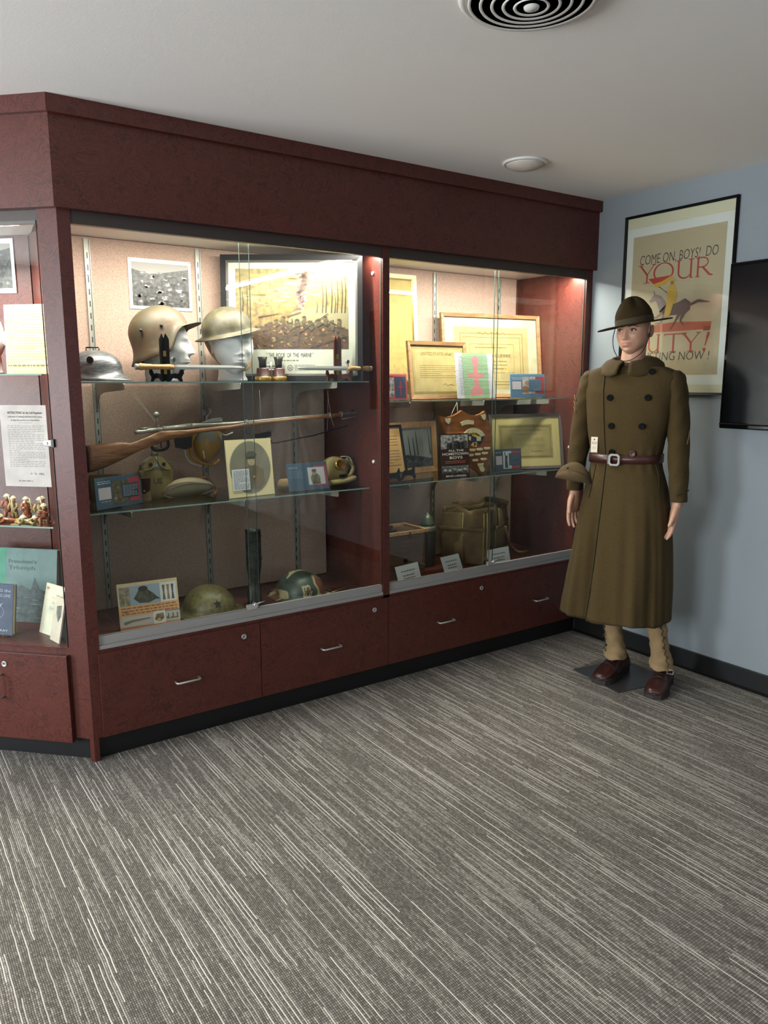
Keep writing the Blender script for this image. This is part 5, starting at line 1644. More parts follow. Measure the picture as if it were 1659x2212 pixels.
# star painted on the shell
m = MB(); cst = Vector((0, 0, 0)); az = math.radians(22); S_ = []
for j in range(10):
    r = .020 if j % 2 == 0 else .009; a = PI / 2 + j * PI / 5
    S_.append((r * math.cos(a), r * math.sin(a)))
pts = []
for a, b in S_:
    ang = math.radians(-70) + a / .113 ; z = .062 + b
    k_ = math.sqrt(max(0, 1 - ((z - .011) / .112) ** 2))
    pts.append(m.v((.1155 * k_ * math.sin(ang + math.radians(40)) * 1.02, -.1275 * k_ * math.cos(ang + math.radians(40)) * 1.02, z)))
m._f(pts); m.build('star', M['gundark'], b1_)
b2_ = brodie('camouflage_helmet', 'camouflage painted brimmed helmet lettered USA near the divider', (1.075, .27, DK), M['camo'], math.radians(20), .110)
m = MB()
def onhel(dz, a0):
    def f(p):
        ang = a0 + p.x / .125; z = dz + p.z
        k_ = math.sqrt(max(.05, 1 - ((z - .011) / .110) ** 2)) * 1.02
        return Vector((.115 * k_ * math.sin(ang), -.127 * k_ * math.cos(ang), z))
    return f
m.text('USA', 0, 0, width=.052, height=.022, col=rgb(24, 24, 26), align='CENTER', bold=.02, T=onhel(.042, math.radians(-30)))
m.text('1918', 0, 0, width=.05, height=.014, col=rgb(24, 24, 26), align='CENTER', bold=.02, T=onhel(.026, math.radians(-30)))
m.text('1st DIV', 0, 0, width=.07, height=.016, col=rgb(40, 38, 30), align='CENTER', T=onhel(.075, math.radians(-84)))
m.build('lettering', M['prt'], b2_)

sc_ = PZ(553, 1310, DK)
m = MB(); prof = [(.0, 0), (.0375, 0), (.039, .004), (.036, .012), (.034, .05), (.030, .075), (.0245, .11), (.027, .145), (.035, .185), (.036, .20), (.036, .35), (.0375, .352), (.0375, .357), (.034, .357), (.032, .30)]
rings = []
for r, z in prof:
    fl = .0022 if .02 < z < .15 else 0
    rings.append([((r + fl * math.cos(9 * a)) * math.cos(a), (r + fl * math.cos(9 * a)) * math.sin(a), z) for a in [2 * PI * j / 54 for j in range(54)]])
m.loft(rings, cap0=False, cap1=False)
for k in range(26):
    a = -PI / 2 + rnd.uniform(-.2, 1.0); z = rnd.uniform(.22, .33)
    m.sphere((.0355 * math.cos(a), .0355 * math.sin(a), z), .004, n=6, sz=rnd.uniform(.6, 1.8))
o = m.build('shell_case_vase', M['shellm']); o.location = (sc_.x + .012, sc_.y + .035, DK); tag(o, 'tall dark engraved artillery shell case with a fluted pinched waist', 'shell casing')
m = MB(); m.tube([(-.05, 0, .004), (.05, 0, .006)], [.0035, .003], 8); o = m.build('brass_rod', M['brass']); o.location = (1.262, .215, DK); o.rotation_euler = (0, 0, .25); tag(o, 'short brass rod lying right of the camouflage helmet', 'rod')

# ---------------- right bay, middle shelf
t = thing('shield_plaque', 'varnished wooden shield plaque with cream plates and number 42', 'plaque', (0, .165, 0))
def Z3(a, b): p_ = PY(820 + a / 3.77, 850 + b / 3.77, .165); return p_.x, p_.z
out = [(487, 180), (520, 190), (560, 192), (600, 183), (640, 162), (672, 137), (705, 160), (745, 177), (790, 178), (828, 165), (857, 143), (868, 180), (888, 225), (905, 280), (918, 350), (918, 430), (906, 500), (882, 575), (840, 668), (800, 640), (740, 600), (670, 540), (610, 460), (560, 370), (525, 280), (500, 225)]
P2 = [Z3(*c) for c in out]
m = MB(); m.prism(P2, 0, .018, lambda a, b, d: (a, d, b), mside=0); m.build('board', M['plaque'], t)
def plate(pts, mat_=M['cream'], nm='plate', dd=.003):
    m = MB(); m.prism([Z3(*c) for c in pts], -dd, 0, lambda a, b, d: (a, d, b)); return m.build(nm, mat_, t)
plate([(530, 203), (555, 205), (578, 200), (574, 230), (560, 250), (538, 232)]); plate([(822, 176), (845, 172), (862, 170), (862, 195), (853, 218), (836, 205)])
plate([(656, 237), (690, 222), (730, 218), (766, 222), (764, 252), (728, 250), (694, 254), (668, 264)])
cx_, cy_ = 765, 380
for a0, a1, col_ in ((150, 122, 0), (120, 96, 0), (94, 72, 0), (70, 50, 0), (48, 24, 0)):
    pts = []
    for r in (62, 100):
        for a in ((a0, a1) if r == 62 else (a1, a0)): pts.append((cx_ + r * math.cos(math.radians(a)), cy_ - r * math.sin(math.radians(a))))
    plate(pts)
blue, yel = plain('blue_enamel', rgb(46, 60, 96), .4), plain('yellow_enamel', rgb(206, 176, 60), .4)
plate([(700, 330), (740, 345), (765, 315), (800, 340), (855, 332), (822, 408), (742, 402), (700, 360)], blue, 'rainbow_emblem', .0015)
plate([(748, 318), (765, 318), (800, 345), (790, 360), (750, 345)], yel, 'rainbow_emblem', .0022)
plate([(700, 345), (742, 350), (740, 385), (705, 365)]); plate([(786, 350), (826, 345), (822, 385), (790, 388)])
for a, b in ((757, 462), (813, 456), (874, 448), (740, 503), (798, 495), (856, 487), (777, 545), (846, 536)): plate([(a - 25, b - 3), (a - 18, b - 10), (a + 20, b - 12), (a + 26, b - 5), (a + 19, b + 6), (a - 18, b + 9)])
plate([(796, 572), (845, 566), (842, 585), (800, 590)]); plate([(805, 592), (840, 588), (855, 620), (840, 640), (818, 630)])
m = MB(); a_ = Z3(741, 432); b_ = Z3(795, 432)
m.text('42', a_[0], a_[1] - .002, width=b_[0] - a_[0], height=.026, col=rgb(226, 206, 140), eps=.002, bold=.01)
m.build('number', M['prt'], t)
m = MB(); p1, p2, p3 = Z3(598, 186), Z3(690, 72), Z3(690, 150); m.tube([(p1[0], .02, p1[1]), (p2[0], .06, p2[1])], .0012, 6); m.tube([(p3[0] - .03, .02, p3[1]), (p2[0], .06, p2[1])], .0012, 6); m.build('hanging_string', M['cord'], t)

c, w, yw = sheet_at((952, 1035), (1015, 1031), S2)
t = thing('book', 'dark book titled ALL THE HOMETOWN BOYS standing before the shield plaque', 'book', (c.x, c.y, S2), (math.radians(-5), 0, math.radians(yw)))
bh = .236
m = MB(); m.box(-w / 2, 0, 0, w / 2, .002, bh, mi=0, col=rgb(44, 28, 28)); m.box(-w / 2, .026, 0, w / 2, .028, bh, mi=0, col=rgb(44, 28, 28)); m.box(-w / 2, 0, 0, -w / 2 + .002, .028, bh, col=rgb(44, 28, 28))
P = lambda a, b: (-w / 2 + a * w, b * bh)
m.rect(*P(.02, .02), *P(.98, .98), rgb(52, 30, 30), 1)
m.rect(*P(.04, .66), *P(.96, .97), rgb(150, 148, 144), 2, 2)
for k, (a, b) in enumerate(((.32, .84), (.46, .88), (.58, .88), (.72, .86), (.84, .88))):
    m.poly([P(a - .1, .66), P(a + .1, .66), P(a + .08, b - .05), P(a - .08, b - .05)], rgb(*[(46, 46, 46), (70, 70, 68), (38, 38, 38)][k % 3]), 4, 2); m.ell(*P(a, b), .04 * w, .026 * bh, rgb(170, 166, 160), 6, 2)
    m.ell(*P(a, b + .02), .045 * w, .014 * bh, rgb(60, 60, 58), 7)
m.rect(*P(.05, .10), *P(.96, .28), rgb(110, 110, 106), 2, 2)
for k, (a, b) in enumerate(((.16, .2), (.32, .19), (.48, .21), (.66, .19), (.84, .21))):
    m.ell(*P(a, b), .055 * w, .035 * bh, rgb(170, 166, 158), 4, 2); m.poly([P(a - .1, .10), P(a + .1, .10), P(a + .05, b - .04), P(a - .05, b - .04)], rgb(60, 60, 58), 5, 2); m.ell(*P(a, b + .03), .07 * w, .014 * bh, rgb(84, 84, 80), 6)
WH = rgb(226, 222, 214)
m.text('ALL THE', *P(.54, .60), width=.52 * w, height=.045 * bh, col=WH, align='CENTER', bold=.01, eps=.002)
m.text('HOMETOWN', *P(.52, .52), width=.88 * w, height=.055 * bh, col=WH, align='CENTER', bold=.01, eps=.002)
m.text('BOYS', *P(.54, .435), width=.44 * w, height=.06 * bh, col=WH, align='CENTER', bold=.012, eps=.002)
m.words(*P(.17, .325), *P(.88, .40), 2, rgb(170, 96, 76), 4, wl=.008)
m.text('BRAD LARSON', *P(.52, .035), width=.68 * w, height=.04 * bh, col=WH, align='CENTER', bold=.01, eps=.002)
m.build('cover', [M['prtgloss'], M['paint'], M['photo']], t)
m = MB(); m.box(-w / 2 + .002, .002, .002, w / 2 - .002, .026, bh - .002); m.build('page_block', M['cream'], t)

# black scrolled stand that carries the framed letter
t = thing('plate_stand', 'black scrolled stand under the framed orange letter', 'stand', (0, 0, 0))
for xx, yy in ((1.62, .20), (1.76, .26)):
    m = MB(); poly = [(.0, 0), (.018, .004), (.03, .018), (.06, .022), (.10, .018), (.125, .0), (.14, .002), (.14, .012), (.128, .03), (.13, .05), (.12, .07), (.108, .055), (.10, .048), (.06, .046), (.03, .05), (.01, .03)]
    m.prism([(a - .12, b) for a, b in poly], -.004, .004, lambda a, b, d: (xx + a * .9 + d * .3, yy + a * .3 + d, S2 + b)); m.build('scroll_foot', M['satin'], t)

# ---------------- floor of the right bay
t = thing('wooden_box', 'brown wooden box with a lighter rim, left in the right bay', 'box', (1.70, .35, DK))
bw_, bd_, bh_ = .27, .20, .235
m = MB(); m.box(-bw_ / 2, -bd_ / 2, 0, bw_ / 2, bd_ / 2, bh_, bev=.003); m.build('body', M['boxwood'], t)
m = MB()
for a in ((-bw_ / 2 - .012, -bd_ / 2 - .012, bw_ / 2 + .012, -bd_ / 2 + .004), (-bw_ / 2 - .012, bd_ / 2 - .004, bw_ / 2 + .012, bd_ / 2 + .012), (-bw_ / 2 - .012, -bd_ / 2, -bw_ / 2 + .004, bd_ / 2), (bw_ / 2 - .004, -bd_ / 2, bw_ / 2 + .012, bd_ / 2)):
    m.box(a[0], a[1], bh_ - .003, a[2], a[3], bh_ + .013)
m.build('rim', M['pine'], t)
m = MB(); m.tube([(.0, -bd_ / 2, .09), (.0, -bd_ / 2 - .006, .09)], .012, 16); m.tube([(.02, -bd_ / 2 - .014, bh_ + .01), (.02, -bd_ / 2 - .014, bh_ - .02)], .005, 8); m.build('latch', M['gundark'], t)
t = thing('telegraph_key', 'small black metal instrument on top of the wooden box', 'instrument', (1.64, .35, DK + .2352))
m = MB(); m.box(-.055, -.03, 0, .055, .03, .008, bev=.002); m.build('base', M['gundark'], t)
m = MB(); m.tube([(-.04, 0, .008), (-.04, 0, .028), (0, 0, .036), (.04, 0, .02)], .006, 8); m.sphere((-.015, 0, .042), .014); m.tube([(-.03, -.02, .008), (.03, -.02, .03)], .008, 10); m.build('lever', M['gundark'], t)

pj = (1.952, .385)
t = thing('artillery_shell', 'dark artillery shell with a grey-green cone fuse behind the box', 'shell', (pj[0], pj[1], DK))
m = MB(); m.lathe([(0, 0), (.046, 0), (.048, .004), (.048, .19), (.046, .20), (.0, .20)], n=36); m.build('body', M['shellblue'], t)
m = MB(); m.lathe([(.046, .20), (.049, .205), (.047, .214), (.049, .218), (.045, .23), (.041, .232)], n=36); m.build('driving_band', M['gun'], t)
m = MB(); m.lathe([(.042, .231), (.040, .245), (.030, .275), (.014, .295), (.008, .297), (.008, .304), (0, .305)], n=36); m.build('fuse', M['conem'], t)

t = thing('canvas_bag', 'large olive canvas haversack with pockets on the right bay floor', 'bag', (2.215, .185, DK))
v1 = Vector((2.055, .395)) - Vector((2.215, .185)); v2 = Vector((2.575, .40)) - Vector((2.215, .185))
R_ = random.Random(12)
m = MB(); rings = []; bhh = .315
def bagpt(f, z, off=0):
    """f in 0..4 around the four sides, starting at the near corner going left"""
    c0, c1, c2, c3 = Vector((0, 0)), Vector(v1), Vector(v1) + Vector(v2), Vector(v2)
    cs = [c0, c1, c2, c3, c0]
    i = int(f) % 4; g = f - int(f)
    p_ = cs[i].lerp(cs[i + 1], g)
    ctr = (c0 + c2) / 2
    rr_ = (p_ - ctr)
    k_ = 1.0 - .05 * (1 - min(1, min(g, 1 - g) * 8)) ** 2
    bul = .012 * math.sin(PI * g) * math.sin(PI * min(1, z / bhh)) + .004 * math.sin(g * 19 + z * 40) + .003 * math.sin(g * 7 - z * 75)
    p_ = ctr + rr_ * (k_ - .03 * (z / bhh) ** 3) + rr_.normalized() * (bul + off)
    return Vector((p_.x, p_.y, z))
NB = 96
for z in [0, .01, .04, .08, .12, .16, .2, .24, .275, .30, .315]:
    rings.append([bagpt(4 * j / NB, z + (.010 * math.sin(j * .55) + .006 * math.sin(j * 1.3) if z > .27 else 0), -.004 if z == 0 else 0) for j in range(NB)])
ctr = (Vector(v1) + Vector(v2)) / 2
for k_, dz in ((.86, .004), (.6, -.012), (.3, -.02), (.02, -.022)):
    rings.append([Vector((ctr.x + (p_.x - ctr.x) * k_, ctr.y + (p_.y - ctr.y) * k_, .312 + dz + .010 * math.sin(j * .4 + k_ * 9))) for j, p_ in enumerate(rings[10])])
m.loft(rings, cap0=True, cap1=False); m.build('body', M['bagc'], t)
def pocket(f0, f1, z0, z1, nm):
    m = MB(); rr = []
    for i, (z, o_) in enumerate(((z0, .003), (z0 + .01, .018), ((z0 + z1) / 2, .026), (z1 - .012, .018), (z1, .004))):
        rr.append([bagpt(f0 + (f1 - f0) * j / 10, z, o_ if 0 < j < 10 else .001) for j in range(11)])
    m.loft(rr, closed=False); return m.build(nm, M['bagc'], t, solid=.002)
pocket(.50, .96, .01, .30, 'pocket'); pocket(3.06, 3.48, .01, .30, 'pocket')
pocket(.46, .66, .0, .18, 'pocket'); pocket(3.50, 3.72, .0, .19, 'pocket')
m = MB()
for a, b, z in ((.08, .98, .21), (3.04, 3.74, .205)): m.tube([bagpt(a + (b - a) * j / 14, z, .030) for j in range(15)], .011, 8, flat=.15, upv=(0, 0, 1))
m.build('webbing_band', M['bagc'], t)
m = MB()
for f in (.05, .5, 3.0, 3.48, 3.95): m.tube([bagpt(f % 4, z, .006) for z in (.0, .1, .2, .30)], .004, 6)
m.build('seam', M['canvas2'], t)
m = MB(); m.tube(catmull([bagpt(.9, .30, .0) + Vector((0, 0, .01)), Vector((.05, .10, .325)), Vector((.15, .18, .345)), Vector((.27, .2, .325)), Vector((.31, .15, .31))], 8), .016, 8, flat=.3, upv=(0, 0, 1)); m.build('top_flap_fold', M['bagc'], t)
m = MB(); m.tube(catmull([bagpt(3.45, .19, .035), bagpt(3.38, .13, .04), bagpt(3.2, .06, .05), Vector((.38, .14, .012)), Vector((.40, .09, .008))], 8), .009, 8, flat=.3); m.tube(catmull([(.37, .10, .012), (.40, .085, .02), (.43, .09, .014), (.41, .115, .008), (.37, .10, .012)], 6), .003, 6)
m.build('strap', M['tan'], t)

# ---------------- angled wing: head, soldiers, books
pw_ = wp(-.50, .22, 0)
hd = white_head('display_bust', 'white foam head in the angled case, cut by the left picture edge', pw_.x, pw_.y, 1.655, math.radians(-30), 1.513)


def soldier(kind):
    m = MB(); K, Hc, F = 0, 1, 2
    if kind == 'stand':
        for s_ in (-1, 1):
            m.tube([(s_ * .004, 0, .022), (s_ * .005, .001, .012), (s_ * .006, 0, .0)], [.0042, .0034, .003], 8)
            m.tube([(s_ * .0075, 0, .040), (s_ * .0115, -.003, .032), (s_ * .007, -.008, .027)], [.003, .0026, .002], 8)
        m.tube([(0, 0, .018), (0, 0, .028), (0, 0, .038), (0, 0, .043)], [.0075, .0062, .0078, .003], 12, flat=.75)
        m.sphere((0, 0, .0475), .0042, F, n=10); m.lathe([(.0075, .0495), (.0055, .0505), (.0045, .053), (0, .0555)], n=14, mi=Hc)
        m.tube([(.009, -.008, .02), (.004, -.010, .052)], .0011, 6, mi=Hc); m.lathe([(0, 0), (.010, 0), (.010, .0014), (0, .0014)], n=14)
    elif kind == 'kneel':
        m.tube([(-.004, 0, .016), (-.004, -.012, .014), (-.004, -.012, 0)], [.004, .0038, .003], 8); m.tube([(.004, 0, .016), (.004, -.002, .003), (.004, .014, .003)], [.004, .0036, .003], 8)
        m.tube([(0, 0, .014), (0, -.001, .026), (0, -.002, .031)], [.0065, .007, .003], 12, flat=.8); m.sphere((0, -.003, .035), .0042, F, n=10); m.lathe([(.0075, .037), (.0055, .038), (.0045, .0405), (0, .043)], (0, -.003, 0), n=14, mi=Hc)
        for s_ in (-1, 1): m.tube([(s_ * .007, -.001, .028), (s_ * .008, -.009, .024), (s_ * .002, -.014, .028)], [.0028, .0024, .002], 8)
        m.tube([(.002, -.004, .029), (0, -.032, .031)], .0012, 6, mi=Hc)
        m.lathe([(0, 0), (.013, 0), (.013, .0014), (0, .0014)], n=14)
    else:
        m.tube([(0, .03, .004), (0, .012, .005), (0, -.004, .008), (0, -.010, .010)], [.003, .0055, .0065, .003], 10, flat=.8)
        m.sphere((0, -.014, .012), .0042, F, n=10); m.lathe([(.0075, .014), (.0055, .015), (.0045, .0175), (0, .02)], (0, -.014, 0), n=14, mi=Hc)
        for s_ in (-1, 1): m.tube([(s_ * .006, -.005, .008), (s_ * .008, -.014, .004), (s_ * .002, -.020, .008)], [.0028, .0024, .002], 8)
        m.tube([(.002, -.008, .010), (0, -.040, .011)], .0013, 6, mi=Hc)
        m.box(-.009, -.015, 0, .009, .034, .0012)
    return m


SM = [plain('soldier_khaki', rgb(150, 130, 84), .5, var=.3, vscale=200), plain('soldier_tan', rgb(206, 192, 160), .5), plain('soldier_flesh', rgb(206, 160, 120), .5)]
SM2 = [plain('soldier_red', rgb(150, 84, 58), .5, var=.4, vscale=200), SM[1], SM[2]]
protos = {}
spots = [('stand', -.212, .085, .3, 1.25, 'standing toy soldier in a pale hat, nearest the right end of the angled case shelf'),
         ('stand', -.232, .13, -.4, 1.2, 'standing toy soldier in a pale hat behind the rightmost one'),
         ('stand', -.29, .11, .9, 1.2, 'standing toy soldier with arm raised in the middle of the row'),
         ('kneel', -.31, .14, .4, 1.3, 'kneeling toy soldier behind the middle of the row'),
         ('stand', -.352, .12, -.2, 1.2, 'standing toy soldier with hands at his belt, left of the middle'),
         ('stand', -.395, .14, .5, 1.25, 'standing toy soldier in a pale hat, third from the left edge'),
         ('kneel', -.45, .13, -.6, 1.2, 'kneeling toy soldier at the far left of the row'),
         ('prone', -.41, .085, 1.2, 1.3, 'prone tan toy soldier at the front, leftmost'),
         ('prone', -.355, .075, -.9, 1.3, 'prone toy soldier in red and white at the front, left of the middle'),
         ('prone', -.30, .08, 1.0, 1.3, 'prone toy soldier firing at the front middle'),
         ('prone', -.255, .07, 1.5, 1.3, 'prone toy soldier with red trousers at the front, right of the middle'),
         ('kneel', -.187, .075, .2, 1.3, 'kneeling toy soldier at the right end beside the glass edge')]
for i, (k_, sx_, sy_, a_, s_, lab) in enumerate(spots):
    P3 = wp(sx_, sy_, .934)
    if (k_, i % 3 == 2) not in protos:
        o = soldier(k_).build('toy_soldier', SM2 if i % 3 == 2 else SM); protos[(k_, i % 3 == 2)] = o
    else:
        o = protos[(k_, i % 3 == 2)].copy(); C.objects.link(o)
    o.location = P3; o.rotation_euler = (0, 0, RW + a_); o.scale = (s_ * 1.6,) * 3
    tag(o, lab, 'toy soldier', 'toy soldiers in the angled case')

# Freedom's Triumph
def wbook(name, lab, cx, yl, z, w, h, th, yaw, tilt, art, basec, stand=False):
    p_ = wp(cx, yl, 0)
    t = thing(name, lab, 'book', (p_.x, p_.y, z), (math.radians(-tilt), 0, RW + math.radians(yaw)))
    m = MB(); m.box(-w / 2, 0, 0, w / 2, .002, h, col=basec); m.box(-w / 2, th - .002, 0, w / 2, th, h, col=basec); m.box(-w / 2, 0, 0, -w / 2 + .002, th, h, col=basec)
    art(m, w, h); m.build('cover', [M['prt'], M['paint'], M['photo'], M['aged']], t)
    m = MB(); m.box(-w / 2 + .002, .002, .003, w / 2 - .003, th - .002, h - .003); m.build('page_block', M['cream'], t)
    return t


def a_free(m, w, h):
    P = lambda a, b: (-w / 2 + a * w, b * h)
    m.rect(*P(0, 0), *P(1, 1), rgb(112, 132, 132), 1, 3)
    m.rect(*P(0, 0), *P(.40, 1), rgb(86, 142, 122), 2, 3)
    m.text("Freedom's", *P(.43, .80), width=.33 * w, height=.055 * h, col=rgb(70, 88, 90), eps=.0015, bold=.008)
    m.text("Triumph", *P(.43, .715), width=.31 * w, height=.055 * h, col=rgb(70, 88, 90), eps=.0015, bold=.008)
    m.poly([P(.40, 0), P(1, 0), P(1, .32), P(.90, .42), P(.80, .46), P(.74, .62), P(.70, .44), P(.6, .50), P(.48, .46), P(.40, .40)], rgb(66, 78, 78), 4, 1)
    for k in range(26): m.ell(*P(.46 + .5 * rnd.random(), .05 + .34 * rnd.random()), .05 * w, .012 * h, rgb(*[(58, 70, 70), (84, 96, 94), (100, 112, 108)][k % 3]), 5, 1, 10)
wbook('book', "large teal book titled Freedom's Triumph at the back of the angled case", -.505, .26, .468, .40, .315, .022, 0, 9, a_free, rgb(96, 118, 116))


def a_push(m, w, h):
    P = lambda a, b: (-w / 2 + a * w, b * h)
    m.rect(*P(0, 0), *P(1, 1), rgb(78, 84, 104), 1, 3)
    m.text('PUSHING the', *P(.93, .85), width=.80 * w, height=.06 * h, col=rgb(170, 176, 190), eps=.0015, align='RIGHT')
    m.text('HINDENBURG LINE', *P(.93, .75), width=.86 * w, height=.06 * h, col=rgb(170, 176, 190), eps=.0015, align='RIGHT')
    m.text('S  KAY', *P(.88, .07), width=.36 * w, height=.045 * h, col=rgb(196, 200, 206), eps=.0015, align='RIGHT')
    c_ = [(.5 * w * 0 + .04 * w + .20 * w * math.cos(a), .45 * h + .13 * h * math.sin(a)) for a in [2 * PI * j / 24 for j in range(25)]]
    m.stroke(c_, .0015, rgb(160, 166, 180), 3); m.poly([P(.5, .28), P(.58, .28), P(.60, .5), P(.72, .64), P(.56, .56), P(.48, .58), P(.47, .4)], rgb(150, 156, 172), 4)
bk = wbook('book', 'small blue-grey book with silver lettering on a wire stand', -.455, .075, .476, .165, .205, .02, -4, 9, a_push, rgb(78, 84, 104))
p_ = wp(-.455, .075, .468)
t = thing('wire_book_stand', 'small brass wire stand holding the blue-grey book', 'stand', (p_.x, p_.y, .468), (0, 0, RW))
m = MB()
for s_ in (-1, 1): m.tube(catmull([(s_ * .055, -.022, .022), (s_ * .055, -.02, .004), (s_ * .055, .0, .003), (s_ * .055, .06, .003), (s_ * .02, .07, .10)], 5), .0018, 8)
m.build('wire_frame', M['brass'], t)


def a_bk1(m, x0, z0, x1, z1):
    w, h = x1 - x0, z1 - z0
    m.rect(-w / 2, 0, w / 2, h, rgb(222, 214, 190), 1, 3); m.rect(-w * .44, h * .88, -w * .3, h * .93, rgb(196, 130, 124), 3)
    m.text('The', -.01, h * .72, height=.008, col=rgb(170, 164, 140)); m.text('Last', -.01, h * .62, height=.013, col=rgb(150, 160, 140)); m.text('Brahn', -.02, h * .50, height=.014, col=rgb(150, 160, 150)); m.text('st.', .02, h * .42, height=.009, col=rgb(150, 160, 150))
def a_bk2(m, x0, z0, x1, z1):
    w, h = x1 - x0, z1 - z0
    m.rect(-w / 2, 0, w / 2, h, rgb(214, 198, 178), 1, 3)
    m.poly([(-w * .2, h * .78), (w * .3, h * .84), (w * .34, h * .60), (w * .1, h * .44), (-w * .16, h * .62)], rgb(120, 118, 110), 3, 1)
wflat('booklet', 'cream booklet leaning at the right end of the angled case floor', 'booklet', -.250, .125, .468, .135, .205, 14, a_bk1, rgb(222, 214, 190), .006, -26)
wflat('booklet', 'pinkish tan booklet in front of the cream one by the glass edge', 'booklet', -.178, .058, .468, .085, .178, 12, a_bk2, rgb(214, 198, 178), .005, -34)
# ================================================================ THE UNIFORMED MANNEQUIN
MO = Vector((2.44, -.70, 0)); MA = math.atan2(-.9291, .3697)
MR = Matrix.Rotation(MA, 4, 'Z'); MI = MR.inverted()
YAX = (MR @ Vector((0, 1, 0)))


def PF(u, v, yl=0.0):
    p_ = PN(u, v, YAX, YAX.dot(MO) + yl) - MO
    return MI @ p_


man = thing('mannequin', 'male mannequin in an olive army greatcoat, campaign hat and brown belt by the blue wall', 'mannequin', MO, (0, 0, MA))

# ---- coat body sections
SEC = []
for v, a, b, dep, yc in ((788, 1316, 1416, .060, .01), (795, 1290, 1445, .085, .005), (803, 1270, 1464, .092, 0), (815, 1266, 1472, .104, 0), (845, 1268, 1467, .124, -.004), (900, 1272, 1452, .128, -.006), (950, 1277, 1436, .118, -.004), (985, 1280, 1428, .110, 0), (1010, 1278, 1431, .115, 0), (1050, 1268, 1441, .130, 0), (1100, 1257, 1446, .148, .002), (1150, 1248, 1447, .162, .004), (1200, 1240, 1447, .174, .006), (1250, 1230, 1445, .184, .008), (1300, 1221, 1443, .194, .01), (1326, 1218, 1442, .198, .01)):
    L_, R2 = PF(a, v), PF(b, v)
    SEC.append(((L_.z + R2.z) / 2, L_.x, R2.x, dep, yc))
SEC.sort()


def sec(z):
    if z <= SEC[0][0]: return SEC[0][1:]
    for i in range(len(SEC) - 1):
        if z <= SEC[i + 1][0]:
            t_ = (z - SEC[i][0]) / (SEC[i + 1][0] - SEC[i][0])
            return tuple(SEC[i][k] + (SEC[i + 1][k] - SEC[i][k]) * t_ for k in (1, 2, 3, 4))
    return SEC[-1][1:]


EDG = [PF(*c, -.12) for c in ((1303, 800), (1304, 860), (1306, 950), (1307, 1000), (1303, 1060), (1295, 1150), (1284, 1250), (1271, 1330))]


def edge_x(z):
    E_ = sorted((e_.z, e_.x) for e_ in EDG)
    if z <= E_[0][0]: return E_[0][1]
    for i in range(len(E_) - 1):
        if z <= E_[i + 1][0]:
            t_ = (z - E_[i][0]) / (E_[i + 1][0] - E_[i][0]); return E_[i][1] + (E_[i + 1][1] - E_[i][1]) * t_
    return E_[-1][1]


ZB = 1.118
EX = .78


def coat_pt(a, z, off=0.0, lap=True):
    xl, xr, d_, yc = sec(z)
    cx_, w_ = (xl + xr) / 2, (xr - xl) / 2
    ca, sa = math.cos(a), math.sin(a)
    ux, uy = math.copysign(abs(ca) ** EX, ca), math.copysign(abs(sa) ** EX, sa)
    k_ = smooth(0, .75, (ZB - z)) if z < ZB else 0
    fold = (.016 * math.sin(a * 5 + 1.2) + .008 * math.sin(a * 11 + .5) + .004 * math.sin(a * 23 + z * 6)) * k_
    # cloth gathered just over and under the belt
    g_ = math.exp(-((z - ZB) / .05) ** 2)
    fold += .004 * g_ * math.sin(a * 17) - .004 * g_
    fold += .0035 * math.sin(z * 21 + a * 4) * math.sin(a * 3 + z * 8) * (1 if z > ZB else .6)
    x = cx_ + (w_ + fold * .5 + off) * ux
    y = yc + (d_ + fold + off) * uy
    if lap and sa < -.2:
        ex_ = edge_x(z); dx = x - ex_
        low = smooth(.0, .7, ZB - z)
        if dx > 0: y -= .005 + .010 * low * math.exp(-dx / .05)
        else: y += (.012 * low + .002) * math.exp(dx / .05)
    return Vector((x, y, z))


def front_y(x, z):
    xl, xr, d_, yc = sec(z)
    t_ = max(-1, min(1, (x - (xl + xr) / 2) / ((xr - xl) / 2)))
    ux = abs(t_) ** (1 / EX); a = -math.acos(min(1, ux)) if t_ > 0 else -PI + math.acos(min(1, ux))
    return coat_pt(a, z).y


NR = 200
zs = [SEC[0][0] + (SEC[-1][0] - SEC[0][0]) * i / 90 for i in range(91)]
m = MB()
rings = []
for i, z in enumerate(zs):
    rg = []
    for j in range(NR):
        a = 2 * PI * j / NR
        p_ = coat_pt(a, z)
        if i == 0: p_.z += .006 * math.sin(a * 5 + 1)
        rg.append(p_)
    rings.append(rg)
# soft top closing towards the neck
zt_ = zs[-1]
for k_, dz in ((.86, .012), (.70, .022)):
    cxx = (sec(zt_)[0] + sec(zt_)[1]) / 2
    rings.append([Vector((cxx + (p_.x - cxx) * k_, p_.y * k_ + .004, zt_ + dz)) for p_ in rings[90]])
inner = [[Vector((p_.x * .97 + ((sec(zs[0])[0] + sec(zs[0])[1]) / 2) * .03, p_.y * .96, p_.z + .004)) for p_ in rings[0]], [Vector((p_.x * .80 + (-.12) * .20, p_.y * .78, p_.z + .2)) for p_ in rings[0]]]
m.loft(list(reversed(inner)) + rings, cap0=True, cap1=True)
coat = m.build('greatcoat', M['wool'], man)

def on_front(u, v, lift=.0):
    """point of the coat front seen at a place of the photo"""
    yl = -.12
    for _ in range(6):
        p_ = PF(u, v, yl); yl = front_y(p_.x, p_.z)
    p_ = PF(u, v, yl); p_.y -= lift
    return p_


